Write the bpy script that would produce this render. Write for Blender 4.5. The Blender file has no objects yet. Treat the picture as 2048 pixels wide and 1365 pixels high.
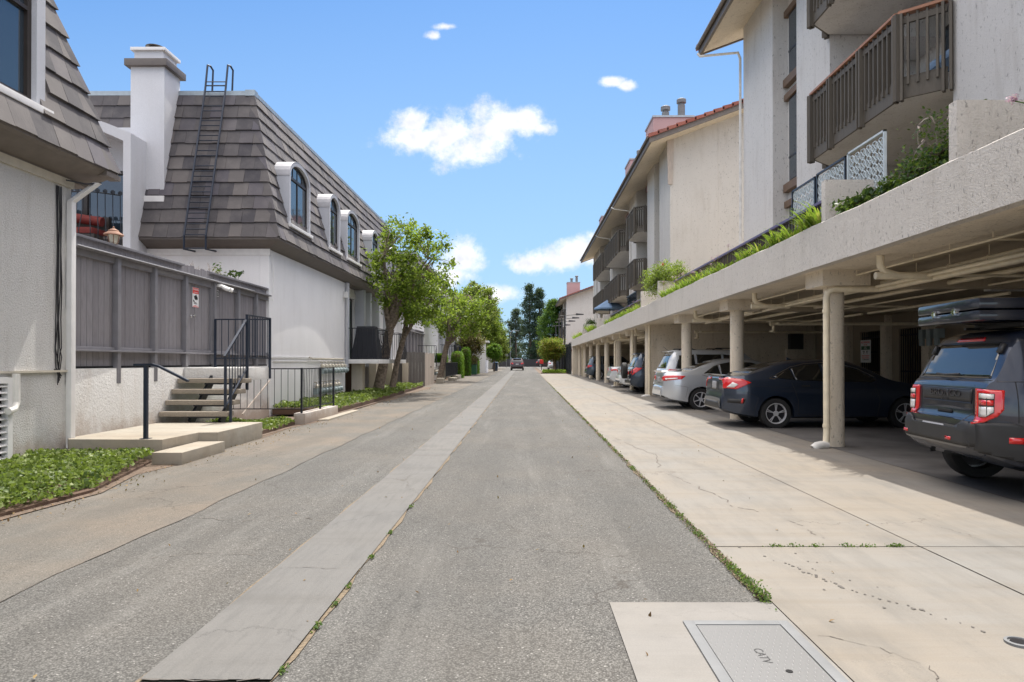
import bpy, bmesh, math, random
import numpy as np
from mathutils import Vector, Matrix
from mathutils.bvhtree import BVHTree
R = math.radians
random.seed(7)
rng = np.random.default_rng(7)
scene = bpy.context.scene
COL = scene.collection

# ---------------------------------------------------------------- camera
cd = bpy.data.cameras.new("camera"); cam = bpy.data.objects.new("camera", cd); COL.objects.link(cam)
cd.lens = 24.0; cd.sensor_width = 36.0; cd.clip_end = 3000; cd.clip_start = 0.05
cam.location = (0, 0, 1.4); cam.rotation_euler = (R(90 + .35), 0, R(.15)); cd.shift_x = -.0105; cd.shift_y = .0164
scene.camera = cam

# ---------------------------------------------------------------- light and sky
SUN = Vector((0.08, 0.54, 1.0)).normalized()
ELEV = math.asin(SUN.z); AZ = math.atan2(SUN.x, SUN.y)
sl = bpy.data.lights.new("sun", 'SUN'); sl.energy = 3.3; sl.angle = R(0.55); sl.color = (1.0, 0.955, 0.88)
so = bpy.data.objects.new("sun", sl); COL.objects.link(so); so.rotation_euler = SUN.to_track_quat('Z', 'Y').to_euler()
so.location = (20, 60, 80)
scene.view_settings.view_transform = 'Standard'; scene.view_settings.look = 'None'
scene.view_settings.exposure = 0.88; scene.view_settings.gamma = 1.0
SKY = 0.15
w = bpy.data.worlds.new("World"); scene.world = w; w.use_nodes = True
nt = w.node_tree; N = nt.nodes; LK = nt.links; N.clear()
def nd(t, **k):
    n = N.new(t)
    for a, b in k.items(): setattr(n, a, b)
    return n
def mth(op, a, b=None, c=None):
    n = nd('ShaderNodeMath', operation=op)
    for i, x in enumerate((a, b, c)):
        if x is None: continue
        if isinstance(x, (int, float)): n.inputs[i].default_value = x
        else: LK.new(x, n.inputs[i])
    return n.outputs[0]
out = nd('ShaderNodeOutputWorld'); bg = nd('ShaderNodeBackground')
sky = nd('ShaderNodeTexSky', sky_type='NISHITA', sun_disc=False)
sky.sun_elevation = ELEV; sky.sun_rotation = AZ; sky.altitude = 50; sky.air_density = 1.0; sky.dust_density = 0.4; sky.ozone_density = 2.0
tc = nd('ShaderNodeTexCoord'); sp = nd('ShaderNodeSeparateXYZ'); LK.new(tc.outputs['Generated'], sp.inputs[0])
yy = mth('MAXIMUM', sp.outputs[1], 0.02)
U = mth('DIVIDE', sp.outputs[0], yy); V = mth('DIVIDE', sp.outputs[2], yy)
cmb = nd('ShaderNodeCombineXYZ'); LK.new(U, cmb.inputs[0]); LK.new(V, cmb.inputs[1])
n1 = nd('ShaderNodeTexNoise'); n1.inputs['Scale'].default_value = 13; n1.inputs['Detail'].default_value = 12; n1.inputs['Roughness'].default_value = 0.68
LK.new(cmb.outputs[0], n1.inputs['Vector'])
n2 = nd('ShaderNodeTexNoise'); n2.inputs['Scale'].default_value = 38; n2.inputs['Detail'].default_value = 5
LK.new(cmb.outputs[0], n2.inputs['Vector'])
# fair weather clouds: (u, v, ru, rv) in tangents of azimuth and elevation
blobs = [(-.160,.330,.085,.028),(-.110,.335,.065,.052),(-.165,.352,.045,.028),(-.052,.343,.070,.050),(-.085,.316,.065,.034),(-.005,.350,.055,.032),
         (.024,.372-.03,.030,.014),(.128,.411,.026,.011),(.150,.405,.018,.010),(-.115,.493,.022,.007),(-.135,.479,.016,.009),
         (.045,.150,.085,.026),(.075,.160,.065,.032),(.115,.158,.08,.036),(.010,.143,.05,.016),(-.09,.150,.045,.036),(-.110,.125,.06,.03),(-.05,.10,.06,.02)]
dens = None
for (cu, cv, ru, rv) in blobs:
    a = mth('DIVIDE', mth('SUBTRACT', U, cu), ru); b = mth('DIVIDE', mth('SUBTRACT', V, cv), rv)
    d = mth('SUBTRACT', 1.0, mth('SQRT', mth('ADD', mth('MULTIPLY', a, a), mth('MULTIPLY', b, b))))
    dens = d if dens is None else mth('MAXIMUM', dens, d)
dd = mth('ADD', dens, mth('MULTIPLY', mth('SUBTRACT', n1.outputs[0], 0.5), 2.6))
mr = nd('ShaderNodeMapRange', interpolation_type='SMOOTHSTEP'); LK.new(dd, mr.inputs[0])
mr.inputs[1].default_value = 0.02; mr.inputs[2].default_value = 0.80
# thin veil near the horizon
vz = nd('ShaderNodeMapRange'); LK.new(V, vz.inputs[0]); vz.inputs[1].default_value = 0.58; vz.inputs[2].default_value = 0.0; vz.inputs[3].default_value = 0.0; vz.inputs[4].default_value = 0.85
cm = nd('ShaderNodeMapRange'); LK.new(n2.outputs[0], cm.inputs[0]); cm.inputs[1].default_value = .3; cm.inputs[2].default_value = .7; cm.inputs[3].default_value = 0.74; cm.inputs[4].default_value = 1.0
CLB = 4.7
# darker cloud bases where the cloud is thick
bs = nd('ShaderNodeMapRange', interpolation_type='SMOOTHSTEP'); LK.new(dd, bs.inputs[0]); bs.inputs[1].default_value = .5; bs.inputs[2].default_value = 1.5; bs.inputs[3].default_value = 1.0; bs.inputs[4].default_value = .86
cl = nd('ShaderNodeCombineXYZ')
cmb_ = mth('MULTIPLY', cm.outputs[0], bs.outputs[0]); LK.new(mth('MULTIPLY', cmb_, CLB), cl.inputs[0]); LK.new(mth('MULTIPLY', cmb_, CLB * 1.0), cl.inputs[1]); LK.new(mth('MULTIPLY', cmb_, CLB * 1.05), cl.inputs[2])
tint = nd('ShaderNodeMix', data_type='RGBA', blend_type='MULTIPLY'); tint.inputs[0].default_value = 1.0
LK.new(sky.outputs[0], tint.inputs[6]); tint.inputs[7].default_value = (.335, .485, .605, 1)
mv = nd('ShaderNodeMix', data_type='RGBA'); LK.new(vz.outputs[0], mv.inputs[0]); LK.new(tint.outputs[2], mv.inputs[6]); mv.inputs[7].default_value = (1.72, 2.5, 3.35, 1)
mx = nd('ShaderNodeMix', data_type='RGBA'); LK.new(mth('MULTIPLY', mr.outputs[0], .93), mx.inputs[0]); LK.new(mv.outputs[2], mx.inputs[6]); LK.new(cl.outputs[0], mx.inputs[7])
# unseen cloud-like fill added behind the camera and overhead to brighten shaded walls
bk = nd('ShaderNodeMapRange', interpolation_type='SMOOTHSTEP'); LK.new(sp.outputs[1], bk.inputs[0]); bk.inputs[1].default_value = .18; bk.inputs[2].default_value = -.25; bk.inputs[3].default_value = 0; bk.inputs[4].default_value = .30
zn = nd('ShaderNodeMapRange', interpolation_type='SMOOTHSTEP'); LK.new(sp.outputs[2], zn.inputs[0]); zn.inputs[1].default_value = .52; zn.inputs[2].default_value = .74
n3 = nd('ShaderNodeTexNoise'); n3.inputs['Scale'].default_value = 3.2; n3.inputs['Detail'].default_value = 6; LK.new(tc.outputs['Generated'], n3.inputs['Vector'])
cv = nd('ShaderNodeMapRange', interpolation_type='SMOOTHSTEP'); LK.new(n3.outputs[0], cv.inputs[0]); cv.inputs[1].default_value = .33; cv.inputs[2].default_value = .55; cv.inputs[3].default_value = .35
fill_bank = nd('ShaderNodeMix', data_type='RGBA'); LK.new(mth('MULTIPLY', mth('MAXIMUM', bk.outputs[0], zn.outputs[0]), cv.outputs[0]), fill_bank.inputs[0]); LK.new(mx.outputs[2], fill_bank.inputs[6]); fill_bank.inputs[7].default_value = (13.5, 12.7, 12.2, 1)
LK.new(fill_bank.outputs[2], bg.inputs[0]); bg.inputs[1].default_value = SKY; LK.new(bg.outputs[0], out.inputs[0])

def G(y): return 0.003 * max(0.0, y - 8.0)

# ---------------------------------------------------------------- materials
M = {}
def nodemat(name):
    m = bpy.data.materials.new(name); m.use_nodes = True; t = m.node_tree; t.nodes.clear()
    o = t.nodes.new('ShaderNodeOutputMaterial'); b = t.nodes.new('ShaderNodeBsdfPrincipled'); t.links.new(b.outputs[0], o.inputs[0])
    M[name] = m
    return m, t, b
def rgba(c): return (c[0], c[1], c[2], 1)
def coordn(t, scale=(1, 1, 1)):
    tc = t.nodes.new('ShaderNodeTexCoord'); mp = t.nodes.new('ShaderNodeMapping'); mp.inputs['Scale'].default_value = scale
    t.links.new(tc.outputs['Object'], mp.inputs[0]); return mp.outputs[0]
def noise(t, vec, scale, detail=4, rough=.55):
    n = t.nodes.new('ShaderNodeTexNoise'); n.inputs['Scale'].default_value = scale; n.inputs['Detail'].default_value = detail; n.inputs['Roughness'].default_value = rough
    t.links.new(vec, n.inputs['Vector']); return n.outputs[0]
def mrange(t, v, a, b, c, d):
    n = t.nodes.new('ShaderNodeMapRange'); t.links.new(v, n.inputs[0])
    for i, x in enumerate((a, b, c, d)): n.inputs[i + 1].default_value = x
    return n.outputs[0]
def mixc(t, f, a, b, mode='MIX'):
    n = t.nodes.new('ShaderNodeMix'); n.data_type = 'RGBA'; n.blend_type = mode
    if isinstance(f, (int, float)): n.inputs[0].default_value = f
    else: t.links.new(f, n.inputs[0])
    for i, x in ((6, a), (7, b)):
        if isinstance(x, tuple): n.inputs[i].default_value = rgba(x)
        else: t.links.new(x, n.inputs[i])
    return n.outputs[2]
def bump(t, b, h, strength, dist):
    n = t.nodes.new('ShaderNodeBump'); n.inputs['Strength'].default_value = strength; n.inputs['Distance'].default_value = dist
    t.links.new(h, n.inputs['Height']); t.links.new(n.outputs[0], b.inputs['Normal'])
def tm(t, op, a, b):
    n = t.nodes.new('ShaderNodeMath'); n.operation = op
    for i, x in enumerate((a, b)):
        if isinstance(x, (int, float)): n.inputs[i].default_value = x
        else: t.links.new(x, n.inputs[i])
    return n.outputs[0]
def plain(name, c, rough=.5, metal=0.0, coat=0.0, var=.12, vscale=6.0, bmp=0.0, spec=.5):
    m, t, b = nodemat(name)
    v = coordn(t)
    n = noise(t, v, vscale, 5)
    c2 = tuple(max(0, x * (1 - var)) for x in c); c1 = tuple(min(1, x * (1 + var)) for x in c)
    t.links.new(mixc(t, mrange(t, n, .3, .7, 0, 1), c2, c1), b.inputs['Base Color'])
    b.inputs['Roughness'].default_value = rough; b.inputs['Metallic'].default_value = metal; b.inputs['Coat Weight'].default_value = coat; b.inputs['Coat Roughness'].default_value = .03
    b.inputs['Specular IOR Level'].default_value = spec
    if bmp: bump(t, b, noise(t, v, 60, 3), .4, bmp)
    return m
def stucco(name, c, stain=(.3, .28, .25), amt=.35, bs=28, bd=.012, trowel=False, bstr=.7, low=0.0):
    m, t, b = nodemat(name)
    v = coordn(t)
    big = noise(t, v, .9, 6, .6)
    st = noise(t, coordn(t, (3.0, 3.0, .5)), 1.3, 6, .65)
    col = mixc(t, mrange(t, big, .3, .75, 0, .35), c, tuple(x * .78 for x in c))
    col = mixc(t, tm(t, 'MULTIPLY', mrange(t, st, .52, .75, 0, 1), amt), col, stain)
    fine = noise(t, v, bs, 5, .7)
    col = mixc(t, mrange(t, fine, .35, .6, .25, 0), col, tuple(x * .55 for x in c))
    if low:
        sx = t.nodes.new('ShaderNodeSeparateXYZ'); gp = t.nodes.new('ShaderNodeNewGeometry'); t.links.new(gp.outputs['Position'], sx.inputs[0])
        gz = tm(t, 'ADD', sx.outputs[2], tm(t, 'MULTIPLY', mrange(t, noise(t, v, 2.5, 6, .7), .3, .7, -1, 1), low * .6))
        col = mixc(t, mrange(t, gz, low * 1.6, low * .4, 0, .65), col, (.30, .20, .13))
    t.links.new(col, b.inputs['Base Color']); b.inputs['Roughness'].default_value = .93; b.inputs['Specular IOR Level'].default_value = .2
    if trowel:
        vw = t.nodes.new('ShaderNodeTexVoronoi'); vw.feature = 'SMOOTH_F1'; vw.inputs['Scale'].default_value = 15; vw.inputs['Smoothness'].default_value = .35
        dn = t.nodes.new('ShaderNodeTexNoise'); dn.inputs['Scale'].default_value = 11; dn.inputs['Detail'].default_value = 5
        t.links.new(v, dn.inputs['Vector'])
        ad = t.nodes.new('ShaderNodeVectorMath'); ad.operation = 'MULTIPLY_ADD'; t.links.new(dn.outputs['Color'], ad.inputs[0]); ad.inputs[1].default_value = (.6, .6, .6); t.links.new(v, ad.inputs[2])
        t.links.new(ad.outputs[0], vw.inputs['Vector'])
        r = mrange(t, vw.outputs[0], .2, .5, 0, 1)
        h = tm(t, 'ADD', tm(t, 'MULTIPLY', r, .30), tm(t, 'MULTIPLY', fine, .9))
        # dark trowel pits
        pit = noise(t, coordn(t, (14, 14, 7)), 1.6, 3, .6)
        pm = mrange(t, pit, .61, .68, 0, .6)
        col2 = mixc(t, pm, col, tuple(x * .3 for x in c)); t.links.new(col2, b.inputs['Base Color'])
        bump(t, b, h, bstr, bd)
    else:
        bump(t, b, fine, bstr, bd)
    return m
def tiles_mat(name, ca, cb, cc):
    m, t, b = nodemat(name)
    g = t.nodes.new('ShaderNodeNewGeometry'); v = coordn(t)
    rp = g.outputs['Random Per Island']
    col = mixc(t, rp, ca, cb)
    rr = t.nodes.new('ShaderNodeMath'); rr.operation = 'FRACT'; t.links.new(tm(t, 'MULTIPLY', rp, 7.31), rr.inputs[0])
    col = mixc(t, mrange(t, rr.outputs[0], .7, 1, 0, .7), col, cc)
    st = noise(t, coordn(t, (1, 1, 1)), 2.2, 6, .65)
    col = mixc(t, mrange(t, st, .45, .75, 0, .22), col, (.28, .255, .235))
    t.links.new(col, b.inputs['Base Color']); b.inputs['Roughness'].default_value = .85
    bump(t, b, noise(t, coordn(t, (30, 30, 6)), 1.5, 4, .6), .5, .006)
    return m
def leafmat(name, a, b_, c=None, trans=.45, rough=.45):
    m = bpy.data.materials.new(name); m.use_nodes = True; t = m.node_tree; t.nodes.clear(); M[name] = m
    o = t.nodes.new('ShaderNodeOutputMaterial'); g = t.nodes.new('ShaderNodeNewGeometry')
    rp = g.outputs['Random Per Island']
    col = mixc(t, rp, a, b_)
    if c:
        rr = t.nodes.new('ShaderNodeMath'); rr.operation = 'FRACT'; t.links.new(tm(t, 'MULTIPLY', rp, 13.7), rr.inputs[0])
        col = mixc(t, mrange(t, rr.outputs[0], .80, .9, 0, 1), col, c)
    p = t.nodes.new('ShaderNodeBsdfPrincipled'); t.links.new(col, p.inputs['Base Color']); p.inputs['Roughness'].default_value = rough; p.inputs['Specular IOR Level'].default_value = .22
    tr = t.nodes.new('ShaderNodeBsdfTranslucent')
    tcx = mixc(t, .5, col, (.30, .42, .04)); t.links.new(tcx, tr.inputs[0])
    mx = t.nodes.new('ShaderNodeMixShader'); mx.inputs[0].default_value = trans
    t.links.new(p.outputs[0], mx.inputs[1]); t.links.new(tr.outputs[0], mx.inputs[2]); t.links.new(mx.outputs[0], o.inputs[0])
    return m
def wood(name, a, b_, rough=.7, grain=(9, 9, 1.2)):
    m, t, b = nodemat(name)
    g = t.nodes.new('ShaderNodeNewGeometry'); n = noise(t, coordn(t, grain), 3.5, 6, .65)
    col = mixc(t, g.outputs['Random Per Island'], a, b_)
    col = mixc(t, mrange(t, n, .4, .7, 0, .45), col, tuple(x * .6 for x in a))
    t.links.new(col, b.inputs['Base Color']); b.inputs['Roughness'].default_value = rough
    bump(t, b, n, .35, .004)
    return m
def asphalt(name, lo, hi, sc=85, brown=(.20, .17, .135), bamt=.2, bd=.006):
    m, t, b = nodemat(name); v = coordn(t)
    vo = t.nodes.new('ShaderNodeTexVoronoi'); vo.inputs['Scale'].default_value = sc; t.links.new(v, vo.inputs['Vector'])
    sep = t.nodes.new('ShaderNodeSeparateColor'); t.links.new(vo.outputs['Color'], sep.inputs[0])
    col = mixc(t, sep.outputs[0], lo, hi)
    f1 = mrange(t, vo.outputs['Distance'], .25, .75, 0, 1)
    col = mixc(t, tm(t, 'MULTIPLY', f1, .7), col, tuple(x * .38 for x in lo))
    bigs = noise(t, v, .55, 7, .6); col = mixc(t, mrange(t, bigs, .42, .72, 0, bamt), col, brown)
    st = noise(t, coordn(t, (1, .35, 1)), 1.7, 7, .65); col = mixc(t, mrange(t, st, .48, .72, 0, .38), col, tuple(x * .62 for x in lo))
    v2 = t.nodes.new('ShaderNodeTexVoronoi'); v2.inputs['Scale'].default_value = sc * .42; t.links.new(v, v2.inputs['Vector'])
    s2 = t.nodes.new('ShaderNodeSeparateColor'); t.links.new(v2.outputs['Color'], s2.inputs[0])
    stone = tm(t, 'MULTIPLY', mrange(t, s2.outputs[1], .88, .92, 0, 1), mrange(t, v2.outputs['Distance'], .28, .20, 0, 1)); col = mixc(t, tm(t, 'MULTIPLY', stone, .75), col, tuple(min(1, x * 1.7) for x in hi))
    pit = tm(t, 'MULTIPLY', mrange(t, s2.outputs[2], .74, .80, 0, 1), mrange(t, v2.outputs['Distance'], .34, .24, 0, 1)); col = mixc(t, tm(t, 'MULTIPLY', pit, .7), col, tuple(x * .3 for x in lo))
    ln = noise(t, coordn(t, (1.6, .05, 1)), 1.0, 4, .6); col = mixc(t, mrange(t, ln, .40, .62, 0, .28), col, tuple(x * .70 for x in lo)); ln2 = noise(t, coordn(t, (1.1, .12, 1)), 1.4, 6, .7); col = mixc(t, mrange(t, ln2, .52, .72, 0, .30), col, tuple(min(1, x * 1.15) for x in hi))
    # long cracks
    dn = t.nodes.new('ShaderNodeTexNoise'); dn.inputs['Scale'].default_value = 2.2; dn.inputs['Detail'].default_value = 7; t.links.new(v, dn.inputs['Vector'])
    ad = t.nodes.new('ShaderNodeVectorMath'); ad.operation = 'MULTIPLY_ADD'; t.links.new(dn.outputs['Color'], ad.inputs[0]); ad.inputs[1].default_value = (.9, .9, .9); t.links.new(v, ad.inputs[2])
    vc = t.nodes.new('ShaderNodeTexVoronoi'); vc.feature = 'DISTANCE_TO_EDGE'; vc.inputs['Scale'].default_value = .75; t.links.new(ad.outputs[0], vc.inputs['Vector'])
    cr = mrange(t, vc.outputs[0], .0, .011, 1, 0); mk = mrange(t, noise(t, v, .33, 3), .5, .62, 0, .75)
    col = mixc(t, tm(t, 'MULTIPLY', cr, mk), col, (.05, .042, .035))
    t.links.new(col, b.inputs['Base Color']); b.inputs['Roughness'].default_value = .9; b.inputs['Specular IOR Level'].default_value = .25
    h = tm(t, 'SUBTRACT', tm(t, 'MULTIPLY', vo.outputs['Distance'], -1.0), tm(t, 'MULTIPLY', cr, .8))
    bump(t, b, h, .8, bd)
    return m
def concrete(name, c, warm, cracks=.6, bd=.003, streak=(3, .4, 1), dirt=.5):
    m, t, b = nodemat(name); v = coordn(t)
    big = noise(t, v, .35, 7, .62); col = mixc(t, mrange(t, big, .35, .7, 0, .8), c, warm)
    st = noise(t, coordn(t, streak), 1.6, 8, .7); col = mixc(t, mrange(t, st, .46, .74, 0, dirt), col, tuple(x * .62 for x in c))
    tr_ = noise(t, coordn(t, (.18, 2.6, 1)), 1.5, 7, .7); col = mixc(t, mrange(t, tr_, .48, .70, 0, .42), col, tuple(x * .7 for x in warm))
    bl = noise(t, v, .9, 4, .5); col = mixc(t, mrange(t, bl, .56, .68, 0, .34), col, tuple(x * .62 for x in c))
    sp_ = noise(t, v, 9, 6, .7); col = mixc(t, mrange(t, sp_, .6, .72, 0, .35), col, tuple(x * .5 for x in c))
    fine = noise(t, v, 120, 3, .6); col = mixc(t, mrange(t, fine, .35, .65, .18, 0), col, tuple(x * .5 for x in c))
    dn = t.nodes.new('ShaderNodeTexNoise'); dn.inputs['Scale'].default_value = 1.6; dn.inputs['Detail'].default_value = 8; dn.inputs['Roughness'].default_value = .65; t.links.new(v, dn.inputs['Vector'])
    ad = t.nodes.new('ShaderNodeVectorMath'); ad.operation = 'MULTIPLY_ADD'; t.links.new(dn.outputs['Color'], ad.inputs[0]); ad.inputs[1].default_value = (1.1, 1.1, 1.1); t.links.new(v, ad.inputs[2])
    vc = t.nodes.new('ShaderNodeTexVoronoi'); vc.feature = 'DISTANCE_TO_EDGE'; vc.inputs['Scale'].default_value = .42; t.links.new(ad.outputs[0], vc.inputs['Vector'])
    cr = mrange(t, vc.outputs[0], .0, .0045, 1, 0); mk = mrange(t, noise(t, v, .5, 3), .5, .6, 0, cracks)
    col = mixc(t, tm(t, 'MULTIPLY', cr, mk), col, (.10, .085, .07))
    t.links.new(col, b.inputs['Base Color']); b.inputs['Roughness'].default_value = .88; b.inputs['Specular IOR Level'].default_value = .25
    bump(t, b, tm(t, 'SUBTRACT', tm(t, 'MULTIPLY', fine, .5), cr), .5, bd)
    return m
def glass(name, c=(.02, .03, .035), rough=.04):
    m, t, b = nodemat(name); b.inputs['Base Color'].default_value = rgba(c); b.inputs['Roughness'].default_value = rough; b.inputs['Specular IOR Level'].default_value = .9
    b.inputs['IOR'].default_value = 1.6
    bump(t, b, noise(t, coordn(t), .8, 2), .25, .02)
    return m

stucco('white stucco', (.80, .795, .80), (.50, .48, .45), .20, 60, .006)
stucco('chimney stucco', (.63, .635, .66), (.45, .43, .40), .25, 60, .008)
stucco('bounce warmed stucco', (.60, .57, .525), (.33, .28, .22), .35, 46, .012, True, .75)  # near building's paint, warmed: bounce light put into the colour
stucco('rough white stucco', (.70, .69, .67), (.40, .36, .31), .35, 42, .03, bstr=1.0, low=.28)
stucco('grey stucco', (.55, .565, .61), (.36, .35, .34), .3, 70, .006)
stucco('tan stucco', (.60, .53, .43), (.36, .29, .20), .35, 55, .008)
stucco('trowelled stucco', (.66, .64, .615), (.33, .29, .25), .35, 46, .012, True, .75)
stucco('carport stucco', (.74, .655, .53), (.36, .28, .18), .45, 40, .014, True, .6)  # lighter and warmer than the fascia: ground bounce put into the colour
stucco('carport fascia stucco', (.67, .63, .575), (.34, .29, .23), .3, 46, .018, True, 1.0)
stucco('pink stucco', (.42, .29, .29), (.45, .33, .30), .3, 60, .006)
plain('shade toned concrete', (.115, .108, .102), .75, var=.35, vscale=1.3, bmp=.002)  # mottled floor, darkened: the shade of the bays is in the colour
stucco('shade toned ceiling', (.46, .39, .29), (.2, .15, .1), .4, 40, .010)  # ceiling tone lowered to paint in the shade deeper under the roof
stucco('shade toned rear stucco', (.34, .285, .215), (.18, .14, .1), .4, 40, .010)  # darker copy of the carport stucco, with interior shade in its colour
stucco('retaining stucco', (.74, .73, .71), (.45, .36, .28), .3, 26, .022, bstr=1.0, low=.35)
concrete('apron concrete', (.215, .207, .192), (.245, .203, .152), .8, .002, (2.5, .5, 1), .6)
concrete('gutter concrete', (.142, .140, .136), (.16, .153, .142), .8, .010, (10, 1.2, 1), .5)
concrete('step concrete', (.34, .32, .275), (.33, .27, .20), .2, .004, (2, 2, 4), .55)
concrete('pad concrete', (.215, .208, .20), (.235, .22, .195), .2, .003, (2, 2, 2), .3)
asphalt('alley asphalt', (.092, .090, .085), (.205, .200, .188), 105)
asphalt('side asphalt', (.130, .122, .108), (.185, .173, .154), 120, (.21, .160, .115), .6, .0025)
plain('painted wood trim', (.150, .128, .112), .6, bmp=.002)
plain('cornice paint', (.125, .108, .098), .6, var=.08)
plain('white paint', (.72, .71, .70), .55, var=.06)
plain('grey paint', (.40, .40, .42), .55, var=.08)
plain('flashing metal', (.33, .38, .41), .45, .3)
tiles_mat('mansard tiles', (.050, .047, .054), (.122, .110, .106), (.100, .092, .112))
tiles_mat('clay tiles', (.23, .07, .05), (.31, .105, .075), (.20, .08, .065))
wood('fence boards', (.20, .188, .20), (.245, .232, .245))
plain('fence frame', (.185, .18, .195), .55, var=.1)
wood('dark balcony wood', (.085, .072, .056), (.115, .098, .076))
wood('plain fence wood', (.15, .138, .13), (.185, .17, .16)); wood('weathered boards', (.40, .34, .29), (.50, .43, .37))
plain('red handrail', (.32, .15, .085), .6); plain('brown window trim', (.15, .095, .06), .6)
plain('black iron', (.014, .017, .024), .4, .2, var=.2); plain('blue black iron', (.016, .024, .042), .4, .2)
plain('purple rail', (.12, .10, .19), .5); plain('dark brown metal', (.040, .032, .028), .45, .2)
plain('aggregate tread', (.26, .225, .18), .95, var=.3, vscale=90, bmp=.006)
plain('soil', (.13, .092, .066), .95, var=.35, vscale=20, bmp=.03)
plain('dry thatch', (.15, .115, .075), .9, var=.4, vscale=40, bmp=.01)
plain('bark', (.19, .150, .115), .95, var=.55, vscale=11, bmp=.06); plain('dark bark', (.10, .075, .055), .9, var=.3, bmp=.02)
plain('reddish bark', (.24, .155, .115), .95, var=.5, vscale=11, bmp=.06); leafmat('litter leaves', (.16, .085, .035), (.24, .17, .08), (.07, .04, .02), .1, .8); plain('faded line paint', (.225, .218, .16), .9, var=.2, vscale=25)
leafmat('tree leaves', (.035, .075, .010), (.15, .22, .028), (.27, .33, .06), .5, .5)
leafmat('yellow tree leaves', (.06, .11, .016), (.17, .20, .04), (.26, .28, .08), .45, .4)
leafmat('brown leaves', (.16, .10, .05), (.09, .09, .035), (.28, .19, .11), .35)
leafmat('orange green leaves', (.12, .16, .025), (.19, .22, .03), (.36, .16, .05), .45)
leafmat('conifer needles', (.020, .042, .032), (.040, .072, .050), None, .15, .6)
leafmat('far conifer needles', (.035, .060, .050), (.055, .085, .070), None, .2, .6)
leafmat('bright conifer needles', (.03, .09, .018), (.07, .15, .03), None, .35, .6)
leafmat('hedge leaves', (.05, .14, .012), (.11, .23, .025), None, .4)
leafmat('ivy leaves', (.045, .080, .020), (.17, .225, .055), (.30, .35, .15), .35, .5)
leafmat('strap leaves', (.09, .19, .02), (.22, .33, .035), (.36, .36, .08), .45)
leafmat('light shrub leaves', (.16, .24, .035), (.28, .34, .07), (.05, .12, .02), .45)
leafmat('dark shrub leaves', (.015, .045, .014), (.035, .085, .022), (.09, .15, .03), .3)
leafmat('red petals', (.55, .03, .05), (.62, .06, .10), None, .4); leafmat('weed leaves', (.045, .10, .025), (.11, .18, .05), (.16, .20, .07), .3, .6); leafmat('pink petals', (.55, .30, .50), (.68, .45, .66), None, .4); leafmat('twigs', (.42, .36, .32), (.34, .28, .24), None, 0.05)
plain('red paint', (.52, .025, .02), .5); plain('galvanised metal', (.15, .155, .16), .65, .1); plain('meter grey', (.30, .36, .37), .45, .1)
plain('meter cream', (.50, .46, .38), .6); plain('sign white', (.78, .78, .78), .5, var=.03); plain('sign red', (.70, .05, .04), .5, var=.03); plain('sign green', (.03, .12, .06), .5)
plain('sign black', (.02, .02, .02), .5); plain('black cloth', (.016, .018, .024), .85, bmp=.004); plain('blue cloth', (.16, .25, .38), .8); plain('red cloth', (.16, .022, .018), .8)
plain('terracotta', (.28, .15, .10), .8); plain('cream glass', (.60, .57, .47), .3); plain('pvc cream', (.74, .65, .48), .45); plain('pvc white', (.66, .64, .60), .4)
plain('rubber', (.018, .018, .018), .8, var=.2); plain('alloy', (.72, .72, .74), .3, .45); plain('dark alloy', (.06, .06, .065), .35, .8); plain('chrome', (.75, .75, .76), .12, 1.0)
plain('black trim', (.022, .022, .023), .55); plain('plate grey', (.30, .30, .31), .6, var=.02); plain('under body', (.012, .012, .012), .9)
glass('window glass', (.03, .045, .06)); glass('door glass', (.03, .07, .07)); glass('car glass', (.008, .010, .011), .02); plain('tail red', (.62, .012, .012), .12, 0, 1.0, var=.05); plain('lamp clear', (.70, .68, .66), .12, 0, 1)
plain('screen white', (.50, .56, .58), .5); plain('lamp head black', (.02, .02, .022), .5); plain('mulch', (.10, .06, .04), .95, bmp=.02)
plain('solid dark', (.006, .006, .006), .9)
for nm, c, me in (('black paint', (.008, .012, .024), .3), ('blue grey paint', (.022, .034, .060), .5), ('silver paint', (.56, .59, .63), .6), ('white car paint', (.62, .64, .66), .15), ('deep blue paint', (.018, .034, .060), .55), ('grey blue paint', (.06, .085, .115), .6), ('maroon paint', (.030, .006, .010), .3)):
    m_ = plain(nm, c, .32, me, 1.0, var=.02, vscale=1.5)
# diamond tread plate
m, t, b = nodemat('tread plate'); v = coordn(t)
wv = t.nodes.new('ShaderNodeTexWave'); wv.bands_direction = 'DIAGONAL'; wv.inputs['Scale'].default_value = 16; t.links.new(v, wv.inputs['Vector'])
ck = t.nodes.new('ShaderNodeTexChecker'); ck.inputs['Scale'].default_value = 42; t.links.new(v, ck.inputs['Vector'])
vo = t.nodes.new('ShaderNodeTexVoronoi'); vo.inputs['Scale'].default_value = 40; vo.inputs['Randomness'].default_value = 0.0
mp = t.nodes.new('ShaderNodeMapping'); mp.inputs['Rotation'].default_value = (0, 0, R(45)); mp.inputs['Scale'].default_value = (1, .45, 1); t.links.new(v, mp.inputs[0]); t.links.new(mp.outputs[0], vo.inputs['Vector'])
h = mrange(t, vo.outputs['Distance'], .15, .4, 1, 0)
t.links.new(mixc(t, h, (.15, .15, .15), (.34, .34, .335)), b.inputs['Base Color']); b.inputs['Roughness'].default_value = .5; b.inputs['Metallic'].default_value = .35
bump(t, b, h, 1.0, .009)

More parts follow.
